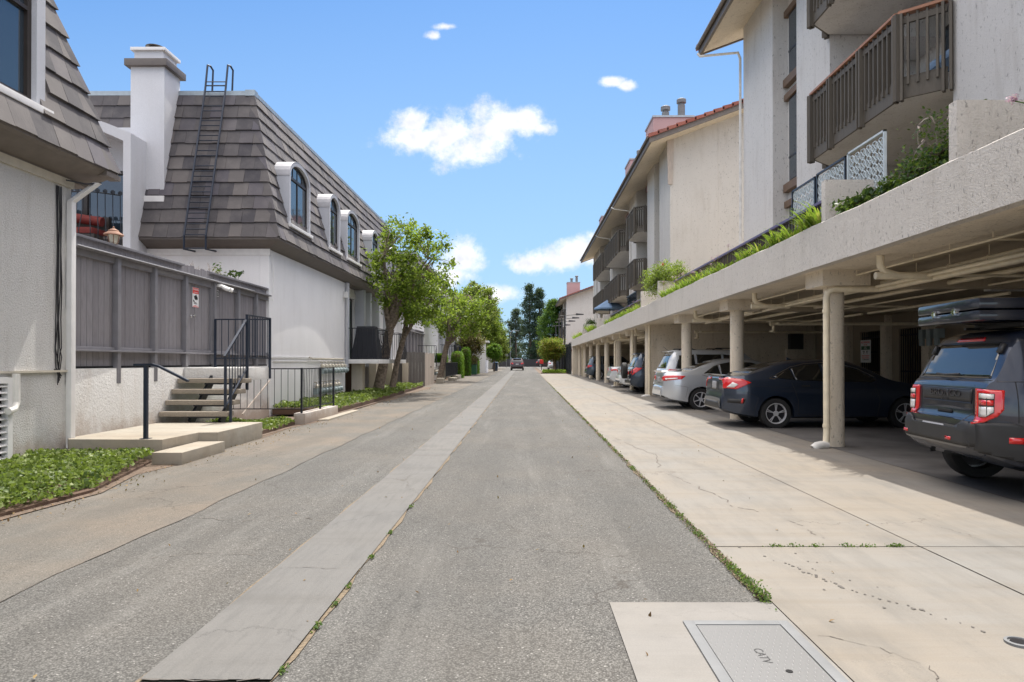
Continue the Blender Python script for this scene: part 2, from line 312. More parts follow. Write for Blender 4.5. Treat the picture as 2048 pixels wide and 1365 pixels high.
# ---------------------------------------------------------------- mesh helpers
WL = {}
def tag(o, label=None, cat=None, group=None, kind=None):
    if label: o['label'] = label
    if cat: o['category'] = cat
    if group: o['group'] = group
    if kind: o['kind'] = kind
    return o
def thing(name, label, cat, loc=(0, 0, 0), group=None):
    o = bpy.data.objects.new(name, None); COL.objects.link(o); o.location = loc; o.empty_display_size = .2
    WL[o.name] = Vector(loc); return tag(o, label, cat, group)
class MB:
    def __init__(s): s.v = []; s.f = []
    def hexa(s, p):
        n = len(s.v); s.v += [tuple(q) for q in p]
        s.f += [(n, n+3, n+2, n+1), (n+4, n+5, n+6, n+7), (n, n+1, n+5, n+4), (n+1, n+2, n+6, n+5), (n+2, n+3, n+7, n+6), (n+3, n, n+4, n+7)]
        return s
    def box(s, x0, x1, y0, y1, z0, z1):
        return s.hexa([(x0, y0, z0), (x1, y0, z0), (x1, y1, z0), (x0, y1, z0), (x0, y0, z1), (x1, y0, z1), (x1, y1, z1), (x0, y1, z1)])
    def quad(s, *p):
        n = len(s.v); s.v += [tuple(q) for q in p]; s.f.append(tuple(range(n, n + len(p)))); return s
    def prism(s, poly, axis, c0, c1):
        n = len(s.v); k = len(poly)
        def mk(a, b, c): return (c, a, b) if axis == 'x' else ((a, c, b) if axis == 'y' else (a, b, c))
        s.v += [mk(a, b, c0) for a, b in poly] + [mk(a, b, c1) for a, b in poly]
        s.f.append(tuple(range(n, n + k))); s.f.append(tuple(range(n + 2*k - 1, n + k - 1, -1)))
        for i in range(k):
            j = (i + 1) % k; s.f.append((n + i, n + k + i, n + k + j, n + j))
        return s
    def bar(s, p, q, w, h=None, up=(0, 0, 1)):
        p = Vector(p); q = Vector(q); h = h or w; d = (q - p).normalized(); u = Vector(up)
        if abs(d.dot(u)) > .95: u = Vector((0, 1, 0))
        a = d.cross(u).normalized() * (w / 2); b = a.cross(d).normalized() * (h / 2)
        return s.hexa([p-a-b, p+a-b, p+a+b, p-a+b, q-a-b, q+a-b, q+a+b, q-a+b])
    def tube(s, pts, r, n=8, cap=True):
        pts = [Vector(p) for p in pts]; k = len(pts); base = len(s.v)
        rs = r if isinstance(r, (list, tuple)) else [r] * k
        d = (pts[1] - pts[0]).normalized(); a = d.orthogonal().normalized()
        for i, p in enumerate(pts):
            if i == 0: dd = pts[1] - pts[0]
            elif i == k - 1: dd = pts[-1] - pts[-2]
            else: dd = (pts[i+1] - pts[i]).normalized() + (pts[i] - pts[i-1]).normalized()
            dd.normalize(); a = (a - dd * a.dot(dd));
            a = a.normalized() if a.length > 1e-6 else dd.orthogonal().normalized()
            b = dd.cross(a)
            for j in range(n):
                t = 2 * math.pi * j / n; s.v.append(tuple(p + (a * math.cos(t) + b * math.sin(t)) * rs[i]))
        for i in range(k - 1):
            for j in range(n):
                j2 = (j + 1) % n; s.f.append((base+i*n+j, base+i*n+j2, base+(i+1)*n+j2, base+(i+1)*n+j))
        if cap: s.f.append(tuple(base + j for j in range(n))[::-1]); s.f.append(tuple(base + (k-1)*n + j for j in range(n)))
        return s
    def lathe(s, prof, c, n=20, axis='z', cap=True):
        base = len(s.v)
        for (r, z) in prof:
            for j in range(n):
                t = 2 * math.pi * j / n; x, y = r * math.cos(t), r * math.sin(t)
                p = {'z': (x, y, z), 'y': (x, z, y), 'x': (z, x, y)}[axis]
                s.v.append((c[0] + p[0], c[1] + p[1], c[2] + p[2]))
        for i in range(len(prof) - 1):
            for j in range(n):
                j2 = (j + 1) % n; s.f.append((base+i*n+j, base+i*n+j2, base+(i+1)*n+j2, base+(i+1)*n+j))
        if cap: s.f.append(tuple(base + j for j in range(n))[::-1]); s.f.append(tuple(base + (len(prof)-1)*n + j for j in range(n)))
        return s
    def build(s, name, mat, parent=None, smooth=False, bevel=0, fix=True, angle=35):
        me = bpy.data.meshes.new(name); org = WL.get(parent.name, Vector()) if parent else Vector()
        me.from_pydata([(x-org[0], y-org[1], z-org[2]) for x, y, z in s.v], [], s.f)
        if fix:
            bm = bmesh.new(); bm.from_mesh(me)
            if bevel:
                bmesh.ops.recalc_face_normals(bm, faces=bm.faces)
                ed = [e for e in bm.edges if len(e.link_faces) == 2 and e.calc_face_angle(0) > .5]
                bmesh.ops.bevel(bm, geom=ed, offset=bevel, segments=2, profile=.7, affect='EDGES', clamp_overlap=True)
            bmesh.ops.recalc_face_normals(bm, faces=bm.faces); bm.to_mesh(me); bm.free()
        if smooth or bevel:
            me.shade_smooth()
            me.set_sharp_from_angle(angle=R(angle))
        me.materials.append(M[mat] if isinstance(mat, str) else mat)
        o = bpy.data.objects.new(name, me); COL.objects.link(o)
        if parent: o.parent = parent; WL[o.name] = org
        else: WL[o.name] = Vector()
        return o
def npmesh(name, V, F, mat, parent=None):
    """V (n,3) float, F (m,k) int"""
    me = bpy.data.meshes.new(name); org = WL.get(parent.name, Vector()) if parent else Vector()
    V = np.asarray(V, dtype=np.float32) - np.array(org, dtype=np.float32); F = np.asarray(F, dtype=np.int32); k = F.shape[1]
    me.vertices.add(len(V)); me.vertices.foreach_set('co', V.ravel())
    me.loops.add(F.size); me.loops.foreach_set('vertex_index', F.ravel())
    me.polygons.add(len(F)); me.polygons.foreach_set('loop_start', np.arange(0, F.size, k, dtype=np.int32))
    me.update(calc_edges=True); me.validate()
    me.materials.append(M[mat]); o = bpy.data.objects.new(name, me); COL.objects.link(o)
    if parent: o.parent = parent; WL[o.name] = org
    return o
def leaves(P, size, up=.35, aspect=.5):
    """leaf quads (folded diamonds) at points P"""
    n = len(P); P = np.asarray(P); d = rng.normal(size=(n, 3)); d /= np.linalg.norm(d, axis=1)[:, None]
    nn = rng.normal(size=(n, 3)); nn[:, 2] += up * 3; nn -= d * (nn * d).sum(1)[:, None]; nn /= np.linalg.norm(nn, axis=1)[:, None]
    s = np.cross(d, nn); L = (size * rng.uniform(.6, 1.25, n))[:, None]; W = L * aspect
    a = P - d * L * .5; b = P + s * W * .5 + nn * L * .06 - d * L * .05; c = P + d * L * .5 - nn * L * .08; e = P - s * W * .5 + nn * L * .06 - d * L * .05
    Vv = np.stack([a, b, c, e], 1).reshape(-1, 3); F = np.arange(4 * n).reshape(n, 4)
    return Vv, F
def copytree(o, off, parent=None):
    c = o.copy(); COL.objects.link(c)
    if parent: c.parent = parent
    else: c.location = o.location + Vector(off)
    for ch in [x for x in bpy.data.objects if x.parent == o]: copytree(ch, off, c)
    return c
_fontc = {}
def text(s, size, loc, axes, mat, name, parent, ext=.002, center=True, wx=1.0):
    cu = bpy.data.curves.new('txt', 'FONT'); cu.body = s; cu.size = size; cu.extrude = ext
    if center: cu.align_x = 'CENTER'; cu.align_y = 'CENTER'
    o = bpy.data.objects.new('txt', cu); COL.objects.link(o); dg = bpy.context.evaluated_depsgraph_get(); dg.update()
    me = bpy.data.meshes.new_from_object(o.evaluated_get(dg)); bpy.data.objects.remove(o)
    ax = [Vector(a) for a in axes]; org = WL.get(parent.name, Vector()) if parent else Vector(); L = Vector(loc)
    for v in me.vertices:
        v.co = L + ax[0] * v.co.x * wx + ax[1] * v.co.y + ax[2] * v.co.z - org
    me.materials.clear(); me.materials.append(M[mat]); me.name = name
    ob = bpy.data.objects.new(name, me); COL.objects.link(ob); ob.parent = parent; WL[ob.name] = org
    return ob
AX_P = ((0, 1, 0), (0, 0, 1), (1, 0, 0))      # on a wall that faces +x
AX_N = ((0, -1, 0), (0, 0, 1), (-1, 0, 0))    # on a wall that faces -x
# ================================================================ SETTING: ground
def strip(name, mat, xa, xb, y0, y1, dz, step=4.0, lab=None):
    """sheet between x=xa(y) and x=xb(y) following the ground"""
    mb = MB(); n = max(1, int(math.ceil((y1 - y0) / step)))
    fa = xa if callable(xa) else (lambda y: xa); fb = xb if callable(xb) else (lambda y: xb)
    for i in range(n):
        a = y0 + (y1 - y0) * i / n; b = y0 + (y1 - y0) * (i + 1) / n
        mb.quad((fa(a), a, G(a) + dz), (fb(a), a, G(a) + dz), (fb(b), b, G(b) + dz), (fa(b), b, G(b) + dz))
    o = mb.build(name, mat, fix=False); bm = bmesh.new(); bm.from_mesh(o.data); bmesh.ops.remove_doubles(bm, verts=bm.verts, dist=1e-5); bmesh.ops.recalc_face_normals(bm, faces=bm.faces)
    for f in bm.faces:
        if f.normal.z < 0: f.normal_flip()
    bm.to_mesh(o.data); bm.free()
    o['kind'] = 'structure'; return o
wob = lambda x, a=.012, k=1.0: (lambda y: x(y) + a * math.sin(y * 2.3 * k) + a * .7 * math.sin(y * 5.1 * k + 1)) if callable(x) else (lambda y: x + a * math.sin(y * 2.3 * k) + a * .7 * math.sin(y * 5.1 * k + 1))
gl = lambda y: -1.69 - .0006 * y; gr = lambda y: -1.112 - .0006 * y; rr_ = lambda y: 1.43 + .0018 * y
strip('ground', 'soil', -600, 600, -30, 8, -.055, 40); strip('ground', 'soil', -600, 600, 8, 900, -.055, 40)
sa_l = lambda y: -5.6 + .08 * math.sin(y * .8) + .05 * math.sin(y * 2.1)
strip('side_pavement', 'side asphalt', sa_l, wob(-3.08, .02), -4, 128, -.006, .5)
strip('alley_road', 'alley asphalt', wob(-3.08, .02), wob(gl, .008), -4, 128, -.010, .5)
strip('gutter_strip', 'gutter concrete', gl, gr, -4, 2.99, .0, .8)
strip('gutter_strip', 'gutter concrete', gl, gr, 3.005, 4.62, .006, .8)
strip('gutter_strip', 'gutter concrete', gl, gr, 4.632, 10.2, .002, .8)
strip('gutter_strip', 'gutter concrete', gl, gr, 10.21, 128, .003, 1.5)
strip('alley_road', 'alley asphalt', wob(gr, .008), wob(rr_, .02), 4.0, 128, -.010, .5)
strip('alley_road', 'alley asphalt', wob(gr, .008), .53, -4, 3.999, -.010, .5)
# dirt lines with dry grass at the gutter and the apron
strip('dirt_line', 'dry thatch', lambda y: gl(y) - max(0, .012 + .02 * math.sin(y * 4) * math.sin(y * 1.3)), lambda y: gl(y) + .004, -2, 60, -.004, .25)
strip('dirt_line', 'dry thatch', lambda y: gr(y) - .004, lambda y: gr(y) + max(0, .018 + .03 * math.sin(y * 5) * math.sin(y * 1.7)), -2, 60, -.004, .25)
strip('dirt_line', 'dry thatch', lambda y: rr_(y) - max(0, .03 + .035 * math.sin(y * 3) + .02 * math.sin(y * 9)), lambda y: rr_(y) + .012, 4.05, 66, -.002, .2)
# apron and carport floor slabs with joints
JX = [1.442, 3.0, 4.98, 11.6]; JY = [-4, 5.19, 15.2, 25.4, 36, 46.5, 57, 70.5]
for j in range(len(JY) - 1):
    for i in range(3):
        xa = (lambda y: rr_(y) + .006) if (i == 0) else JX[i] + .006
        if i == 0 and JY[j] < 5.0:
            strip('apron_slab', 'apron concrete', 1.445, JX[1] - .006, -4, JY[1] - .007, .0, 2)
            continue
        strip('garage_floor' if i == 2 else 'apron_slab', 'shade toned concrete' if i == 2 else 'apron concrete', xa, JX[i+1] - .006, JY[j] + .007, JY[j+1] - .007, .0 + .0008 * ((i + j) % 2), 2)
strip('joint_filler', 'soil', 1.40, 11.6, -4, 71, -.020, 3)
strip('vault_pad', 'pad concrete', .495, 1.438, -1, 3.99, .0, 5)
strip('far_pavement', 'apron concrete', 2.2, 6, 71, 128, -.003, 8)
strip('cross_street', 'alley asphalt', -80, 80, 128, 142, -.012, 20)
strip('far_verge', 'ivy leaves', -80, -5.3, 118, 128, -.01, 20); strip('far_verge', 'ivy leaves', 6.2, 80, 110, 128, -.01, 20)
# oil drips, cracks
def blot(pts, name, mat, dz=.0035):
    mb = MB()
    for (x, y, r) in pts:
        n = 9; ph = random.random() * 6
        mb.quad(*[(x + r * (1 + .4 * math.sin(2 * k + ph)) * math.cos(k * 2 * math.pi / n), y + 1.5 * r * (1 + .3 * math.sin(3 * k + ph)) * math.sin(k * 2 * math.pi / n), G(y) + dz) for k in range(n)])
    o = mb.build(name, mat, fix=False); o['kind'] = 'structure'
plain('oil', (.10, .09, .08), .8); plain('crack grit', (.115, .10, .085), .95, var=.5, vscale=40)
dr = []
path = [(2.38, 3.55), (2.24, 3.85), (2.10, 4.05), (1.98, 4.25), (1.92, 4.42), (1.86, 4.62), (1.80, 4.8)]
for (a, b) in zip(path[:-1], path[1:]):
    for k in range(5):
        t = k / 5; dr.append((a[0] + (b[0]-a[0])*t + random.gauss(0, .01), a[1] + (b[1]-a[1])*t + random.gauss(0, .01), random.uniform(.004, .013)))
for k in range(16): dr.append((1.95 + random.gauss(0, .25), 4.6 + random.gauss(0, .35), random.uniform(.004, .010)))
blot(dr, 'oil_stains', 'oil')
def ribbon(pts, wd, name, mat, dz=.003):
    mb = MB()
    for a, b in zip(pts[:-1], pts[1:]):
        if random.random() < .18: continue
        d = Vector((b[0]-a[0], b[1]-a[1])); nrm = Vector((-d.y, d.x)).normalized() * wd * random.uniform(.15, .9)
        mb.quad((a[0]-nrm.x, a[1]-nrm.y, G(a[1])+dz), (b[0]-nrm.x, b[1]-nrm.y, G(b[1])+dz), (b[0]+nrm.x, b[1]+nrm.y, G(b[1])+dz), (a[0]+nrm.x, a[1]+nrm.y, G(a[1])+dz))
    o = mb.build(name, mat, fix=False); o['kind'] = 'structure'
def wiggle(pts, n, a):
    o = []
    for p, q in zip(pts[:-1], pts[1:]):
        for k in range(n): t = k / n; o.append((p[0]+(q[0]-p[0])*t+random.gauss(0, a), p[1]+(q[1]-p[1])*t+random.gauss(0, a)))
    return o
ribbon(wiggle([(1.62, 12.4), (1.95, 10.3), (1.75, 8.6), (2.0, 7.4), (2.05, 6.6), (2.22, 6.35)], 8, .02), .010, 'apron_crack', 'crack grit')
ribbon(wiggle([(2.32, 6.0), (2.38, 5.8), (2.34, 5.6), (2.4, 5.35)], 4, .012), .012, 'apron_crack', 'crack grit')
ribbon(wiggle([(1.45, 3.55), (1.75, 3.35), (1.85, 3.15), (1.8, 2.95)], 6, .01), .004, 'apron_crack', 'crack grit')
ribbon(wiggle([(-3.0, 6.2), (-2.5, 6.05), (-2.1, 6.3), (-1.75, 6.0)], 7, .02), .006, 'road_crack', 'crack grit', -.006)
ribbon(wiggle([(-2.7, 4.9), (-2.3, 5.05), (-1.9, 4.95)], 7, .02), .006, 'road_crack', 'crack grit', -.006)
for yy_ in (17.8, 21.5, 31.0, 43.0, 55.0): ribbon(wiggle([(-1.1, yy_), (1.4, yy_ + .1)], 12, .02), .018, 'road_crack', 'crack grit', -.006)
ribbon([(-3.08 + .02*math.sin(k*.3*2.3) + .014*math.sin(k*.3*5.1+1), k * .3) for k in range(2, 300)], .004, 'pavement_seam', 'oil', -.002)
ribbon(wiggle([(-1.67, 4.62), (-1.5, 4.66), (-1.3, 4.6), (-1.12, 4.64)], 5, .008), .006, 'gutter_crack', 'oil', .0085)
ribbon(wiggle([(-1.69, 3.0), (-1.4, 2.985), (-1.12, 3.0)], 6, .006), .010, 'gutter_crack', 'oil', .0085)

# vault cover
vc = thing('vault_cover', 'rectangular steel tread plate cover marked CATV set in a concrete pad', 'utility cover', (1.13, 3.0, 0))
fr = MB()
for bx in ((.85, .905, 2.35, 3.68), (1.355, 1.41, 2.35, 3.68), (.905, 1.355, 3.625, 3.68), (.905, 1.355, 2.35, 2.41)): fr.box(bx[0], bx[1], bx[2], bx[3], -.02, .012)
fr.build('frame', 'galvanised metal', vc, bevel=.002)
MB().box(.91, 1.35, 2.415, 3.62, -.02, .009).build('lid', 'tread plate', vc)
text('CATV', .062, (1.125, 3.245, .0095), ((0, -1, 0), (1, 0, 0), (0, 0, 1)), 'sign black', 'lettering', vc, .0008)
MB().lathe([(.016, 0), (.016, .003)], (1.19, 3.08, .0085), 14).build('lift_hole', 'solid dark', vc)
cc = thing('cleanout_cap', 'small round steel cleanout cap set in the concrete apron', 'cap', (2.46, 3.41, 0))
MB().lathe([(.065, 0), (.065, .012), (.05, .014), (.047, .006), (.0, .006)], (2.46, 3.41, .0), 24).build('ring', 'galvanised metal', cc, smooth=True)
MB().lathe([(.04, .006), (.038, .010), (.0, .010)], (2.46, 3.41, .0015), 20).build('plug', 'dark alloy', cc)

def inpoly(p, poly):
    c = False; n = len(poly)
    for i in range(n):
        a, b = poly[i], poly[(i+1) % n]
        if (a[1] > p[1]) != (b[1] > p[1]) and p[0] < (b[0]-a[0]) * (p[1]-a[1]) / (b[1]-a[1]) + a[0]: c = not c
    return c
def bed(poly, h, soilh, n, size, mat, label, grp=None, margin=.25):
    cx = sum(p[0] for p in poly) / len(poly); cy = sum(p[1] for p in poly) / len(poly)
    mb = MB(); zb = G(cy)
    out_ = [(cx + (p[0]-cx) * (1 + margin / 3) + .0, cy + (p[1]-cy)) for p in poly]
    mb.quad(*[(x, y, zb + .004) for x, y in [(p[0] + (.10 if p[0] > -5.6 and p[0] < 0 else 0), p[1]) for p in poly]])
    o = mb.build('soil_margin', 'soil', fix=False); o['kind'] = 'structure'
    MB().prism(poly, 'z', zb - .03, zb + soilh).build('planting_soil', 'mulch')['kind'] = 'structure'
    xs = [p[0] for p in poly]; ys = [p[1] for p in poly]; P = []
    while len(P) < n:
        q = (random.uniform(min(xs), max(xs)), random.uniform(min(ys), max(ys)))
        if not inpoly(q, poly): continue
        ex = min(abs(q[0] - e) for e in (max(xs),)); edge = min(1, .25 + ex / .35)
        if ex < .05 + .05 * math.sin(q[1] * 9) * math.sin(q[1] * 3.7): continue
        hh = h * edge * (.75 + .35 * math.sin(q[0]*4.1 + 1) * math.sin(q[1]*3.3)) 
        P.append((q[0] + random.gauss(0, .03), q[1], zb + soilh * .6 + hh * random.uniform(.35, 1.0) ** .6))
    h_ = len(P) // 2; V_, F_ = leaves(np.array(P[:h_]), size * 1.25, .40, .85); V2, F2 = leaves(np.array(P[h_:]), size * .72, .30, .65); F_ = np.concatenate([F_, F2 + len(V_)]); V_ = np.concatenate([V_, V2])
    o = npmesh('ivy', V_, F_, mat); tag(o, label, 'ivy', grp, 'stuff'); return o
IVG = 'ivy ground cover along the townhouses'
bed([(-4.75, 4.6), (-4.72, 6.2), (-4.62, 7.3), (-4.95, 8.6), (-5.2, 9.58), (-6.6, 9.6), (-6.6, 4.6)], .21, .035, 21000, .050, 'ivy leaves', 'bright green ivy bed in front of the concrete landing, nearest the camera')
bed([(-4.98, 12.62), (-5.05, 15.0), (-6.6, 15.0), (-6.6, 12.62)], .14, .08, 7000, .055, 'ivy leaves', 'small ivy patch between the landing and the white kerb block')
bed([(-4.98, 17.85), (-4.95, 20.5), (-5.05, 26), (-5.2, 31), (-5.3, 35.8), (-6.6, 35.8), (-6.6, 17.85)], .22, .12, 24000, .07, 'ivy leaves', 'ivy bed around the two trunks under the black balcony')
strip('soil_margin', 'soil', -5.5, lambda y: -4.80 + .06 * math.sin(y * .8) + .05 * math.sin(y * 2.1), 4, 36, -.0015, .5)
P = []
for k in range(900):
    y = 5 + 31 * random.random() ** 1.3; P.append((-4.72 + abs(random.gauss(0, .28)) - .15, y, G(y) + .006 + .008 * random.random()))
for k in range(160): y = 3 + 20 * random.random(); P.append((random.uniform(-3.6, 3.0), y, G(y) + .008))
V_, F_ = leaves(np.array(P), .035, 3.0, .5); tag(npmesh('leaf_litter', V_, F_, 'litter leaves'), 'dry brown leaf litter scattered along the left edge of the alley', 'leaf litter', None, 'stuff')
# weeds in the joint lines
P = []
for k in range(46):
    y = 4.1 * (1.062 ** k)
    if y > 45: break
    s = random.random()
    for q in range(int(110 * (1.6 if k < 3 else s) + 14)):
        P.append((rr_(y) - .03 + random.gauss(0, .018), y + random.gauss(0, .05 + .006 * y), G(y) + abs(random.gauss(0, .014 + (.022 if k == 0 else 0)))))
for x in (1.9, 2.05, 2.2, 2.45, 2.6, 2.78, 2.83):
    for q in range(30): P.append((x + random.gauss(0, .03), 5.19 + random.gauss(0, .008), abs(random.gauss(0, .010))))
for y in (3.1, 3.6, 3.95, 4.25, 4.9, 5.6, 6.6):
    for q in range(30): P.append((gr(y) + .02 + random.gauss(0, .010), y + random.gauss(0, .025), abs(random.gauss(0, .010))))
V_, F_ = leaves(np.array(P), .022, .2, .6); tag(npmesh('weeds', V_, F_, 'weed leaves'), 'small green weeds sprouting along the pavement joints', 'weeds', None, 'stuff')
P = [];
for k in range(5200):
    y = 4.05 + 26 * random.random() ** 2; P.append((rr_(y) - .03 + random.gauss(0, .02), y, G(y) + abs(random.gauss(0, .005))))
V_, F_ = leaves(np.array(P), .02, .5, .4); tag(npmesh('dry_grass', V_, F_, 'dry thatch'), 'dry brown grass caught along the apron edge', 'dry grass', None, 'stuff')
# ================================================================ LEFT: townhouses
SL = .259
def tile_plane(mb, O, A, rise, inset, uL, uR, ch=.385, tw=(.30, .44), skip=None):
    """O eave corner, A horizontal unit vector along the eave, inset horizontal vector gained over the rise"""
    O = Vector(O); A = Vector(A); up = Vector((inset[0], inset[1], rise)); Ls = up.length; S = up / Ls
    Nn = A.cross(S);
    if Nn.dot(Vector((-inset[0], -inset[1], .2))) < 0: Nn = -Nn
    k = 0; s0 = 0.0; nC = int(round(Ls / ch)); ch = Ls / nC
    for k in range(nC):
        s0 = k * ch - (.03 if k == 0 else 0); s1 = min(Ls, (k + 1) * ch + .03)
        a0, b0 = uL(s0 / Ls), uR(s0 / Ls); a1, b1 = uL(s1 / Ls), uR(s1 / Ls)
        u = min(a0, a1) - random.uniform(0, .3)
        while u < max(b0, b1):
            w_ = random.uniform(*tw); v = u + w_ - .005
            if v > min(a0, a1) and not (skip and skip(O + A * (u + w_ / 2) + S * (s0 + ch / 2))):
                l0, r0 = max(u, a0), min(v, b0); l1, r1 = max(u, a1), min(v, b1)
                if r0 > l0 + .01 or r1 > l1 + .01:
                    r0 = max(r0, l0 + .004); r1 = max(r1, l1 + .004); j = random.uniform(-.010, .012); jt = random.uniform(-.010, .008)
                    P = lambda uu, ss, nn: O + A * uu + S * ss + Nn * nn
                    mb.hexa([P(l0, s0 + j, .012), P(r0, s0 + j, .012), P(r1, s1, .0), P(l1, s1, .0), P(l0, s0 + j, .058 + jt), P(r0, s0 + j, .058 + jt), P(r1, s1, .016), P(l1, s1, .016)])
            u += w_
    return mb
def ring(mb, outer, inner, x0, x1):
    """outer and inner (y,z) outlines of equal length, open at the bottom"""
    n = len(outer)
    for i in range(n - 1):
        (a, b), (c, d) = outer[i], outer[i+1]; (e, f), (g, h) = inner[i], inner[i+1]
        mb.hexa([(x0, a, b), (x0, c, d), (x0, g, h), (x0, e, f), (x1, a, b), (x1, c, d), (x1, g, h), (x1, e, f)])
def arch(ya, yb, z0, zs, zt, n=14):
    c = (ya + yb) / 2; r = (yb - ya) / 2
    return [(ya, z0), (ya, zs)] + [(c - r * math.cos(math.pi * i / n), zs + (zt - zs) * math.sin(math.pi * i / n)) for i in range(1, n)] + [(yb, zs), (yb, z0)]
def dormer(par, y1, y2, zb=5.16, zt=7.02, Xf=-6.38):
    out_o = arch(y1, y2, zb, zt - .5, zt); in_o = arch(y1 + .09, y2 - .09, zb + .02, zt - .5, zt - .11)
    f = MB(); f.prism(out_o, 'x', Xf - 1.15, Xf - .13); ring(f, out_o, in_o, Xf - .135, Xf)
    fo = f.build('dormer', 'grey stucco', par, fix=True)
    cap = MB(); ring(cap, arch(y1 - .012, y2 + .012, zt - .55, zt - .5, zt + .015), arch(y1, y2, zt - .55, zt - .5, zt), Xf - 1.1, Xf + .01); cap.build('dormer_cap', 'grey paint', fo)
    MB().box(Xf - .2, Xf + .07, y1 - .06, y2 + .06, zb - .09, zb + .0).build('sill', 'white paint', fo, bevel=.006)
    gi = arch(y1 + .10, y2 - .10, zb + .02, zt - .5, zt - .12)
    MB().prism(gi, 'x', Xf - .128, Xf - .105).build('pane', 'window glass', fo)
    mu = MB(); ring(mu, arch(y1 + .09, y2 - .09, zb + .02, zt - .5, zt - .11), arch(y1 + .14, y2 - .14, zb + .02, zt - .5, zt - .16), Xf - .104, Xf - .08)
    zs = zt - .52
    mu.box(Xf - .104, Xf - .07, y1 + .14, y2 - .14, zs - .04, zs + .03); mu.box(Xf - .104, Xf - .085, (y1+y2)/2 - .025, (y1+y2)/2 + .025, zb + .02, zs); mu.box(Xf - .104, Xf - .085, y1 + .14, y2 - .14, zb + .02, zb + .08)
    nb = 4
    for i in range(1, nb):
        y = y1 + .14 + (y2 - y1 - .28) * i / nb
        h = (zt - .17 - zs) * math.sqrt(max(0, 1 - ((y - (y1+y2)/2) / ((y2-y1-.28)/2)) ** 2)); mu.box(Xf - .102, Xf - .09, y - .01, y + .01, zs, zs + h)
    mu.build('sash', 'dark brown metal', fo)
def pot_rail(mb, path, z0, z1, sp=.13, bulge=.14, n=6):
    """bulging wrought iron bars along a horizontal path"""
    for a, b in zip(path[:-1], path[1:]):
        a = Vector(a); b = Vector(b); L = (b - a).length; nn = Vector((b - a).yx) ; nn = Vector(((b-a).y, -(b-a).x)).normalized(); k = max(1, int(L / sp))
        for i in range(k + 1):
            p = a + (b - a) * i / k
            mb.tube([(p.x, p.y, z1), (p.x + nn.x*.015, p.y + nn.y*.015, z0 + (z1-z0)*.6), (p.x + nn.x*bulge, p.y + nn.y*bulge, z0 + (z1-z0)*.25), (p.x + nn.x*bulge*.8, p.y + nn.y*bulge*.8, z0 + .08), (p.x, p.y, z0)], .011, 5, False)
        mb.tube([(a.x, a.y, z1), (b.x, b.y, z1)], .016, 6); mb.tube([(a.x, a.y, z0), (b.x, b.y, z0)], .014, 6)
def meters(par, y0, n, z, X=-6.62, dy=.26):
    for i in range(n):
        y = y0 + i * dy
        g = MB(); g.box(X, X + .16, y, y + .18, z, z + .20); g.lathe([(.075, 0), (.075, .06), (.05, .08)], (X + .16, y + .09, z + .10), 12, 'x'); o = g.build('meter_body', 'meter grey', par, smooth=True)
        c = MB(); c.lathe([(.05, -.02), (.065, .03), (.065, .08), (.03, .12)], (X + .09, y + .04, z + .20), 10); c.lathe([(.05, -.02), (.06, .03), (.06, .07), (.03, .10)], (X + .09, y + .15, z + .20), 10)
        c.tube([(X + .09, y + .04, z + .30), (X + .09, y + .04, z + .38), (X + .02, y + .04, z + .38)], .02, 6); c.build('pipe_cap', 'meter cream', par, smooth=True)

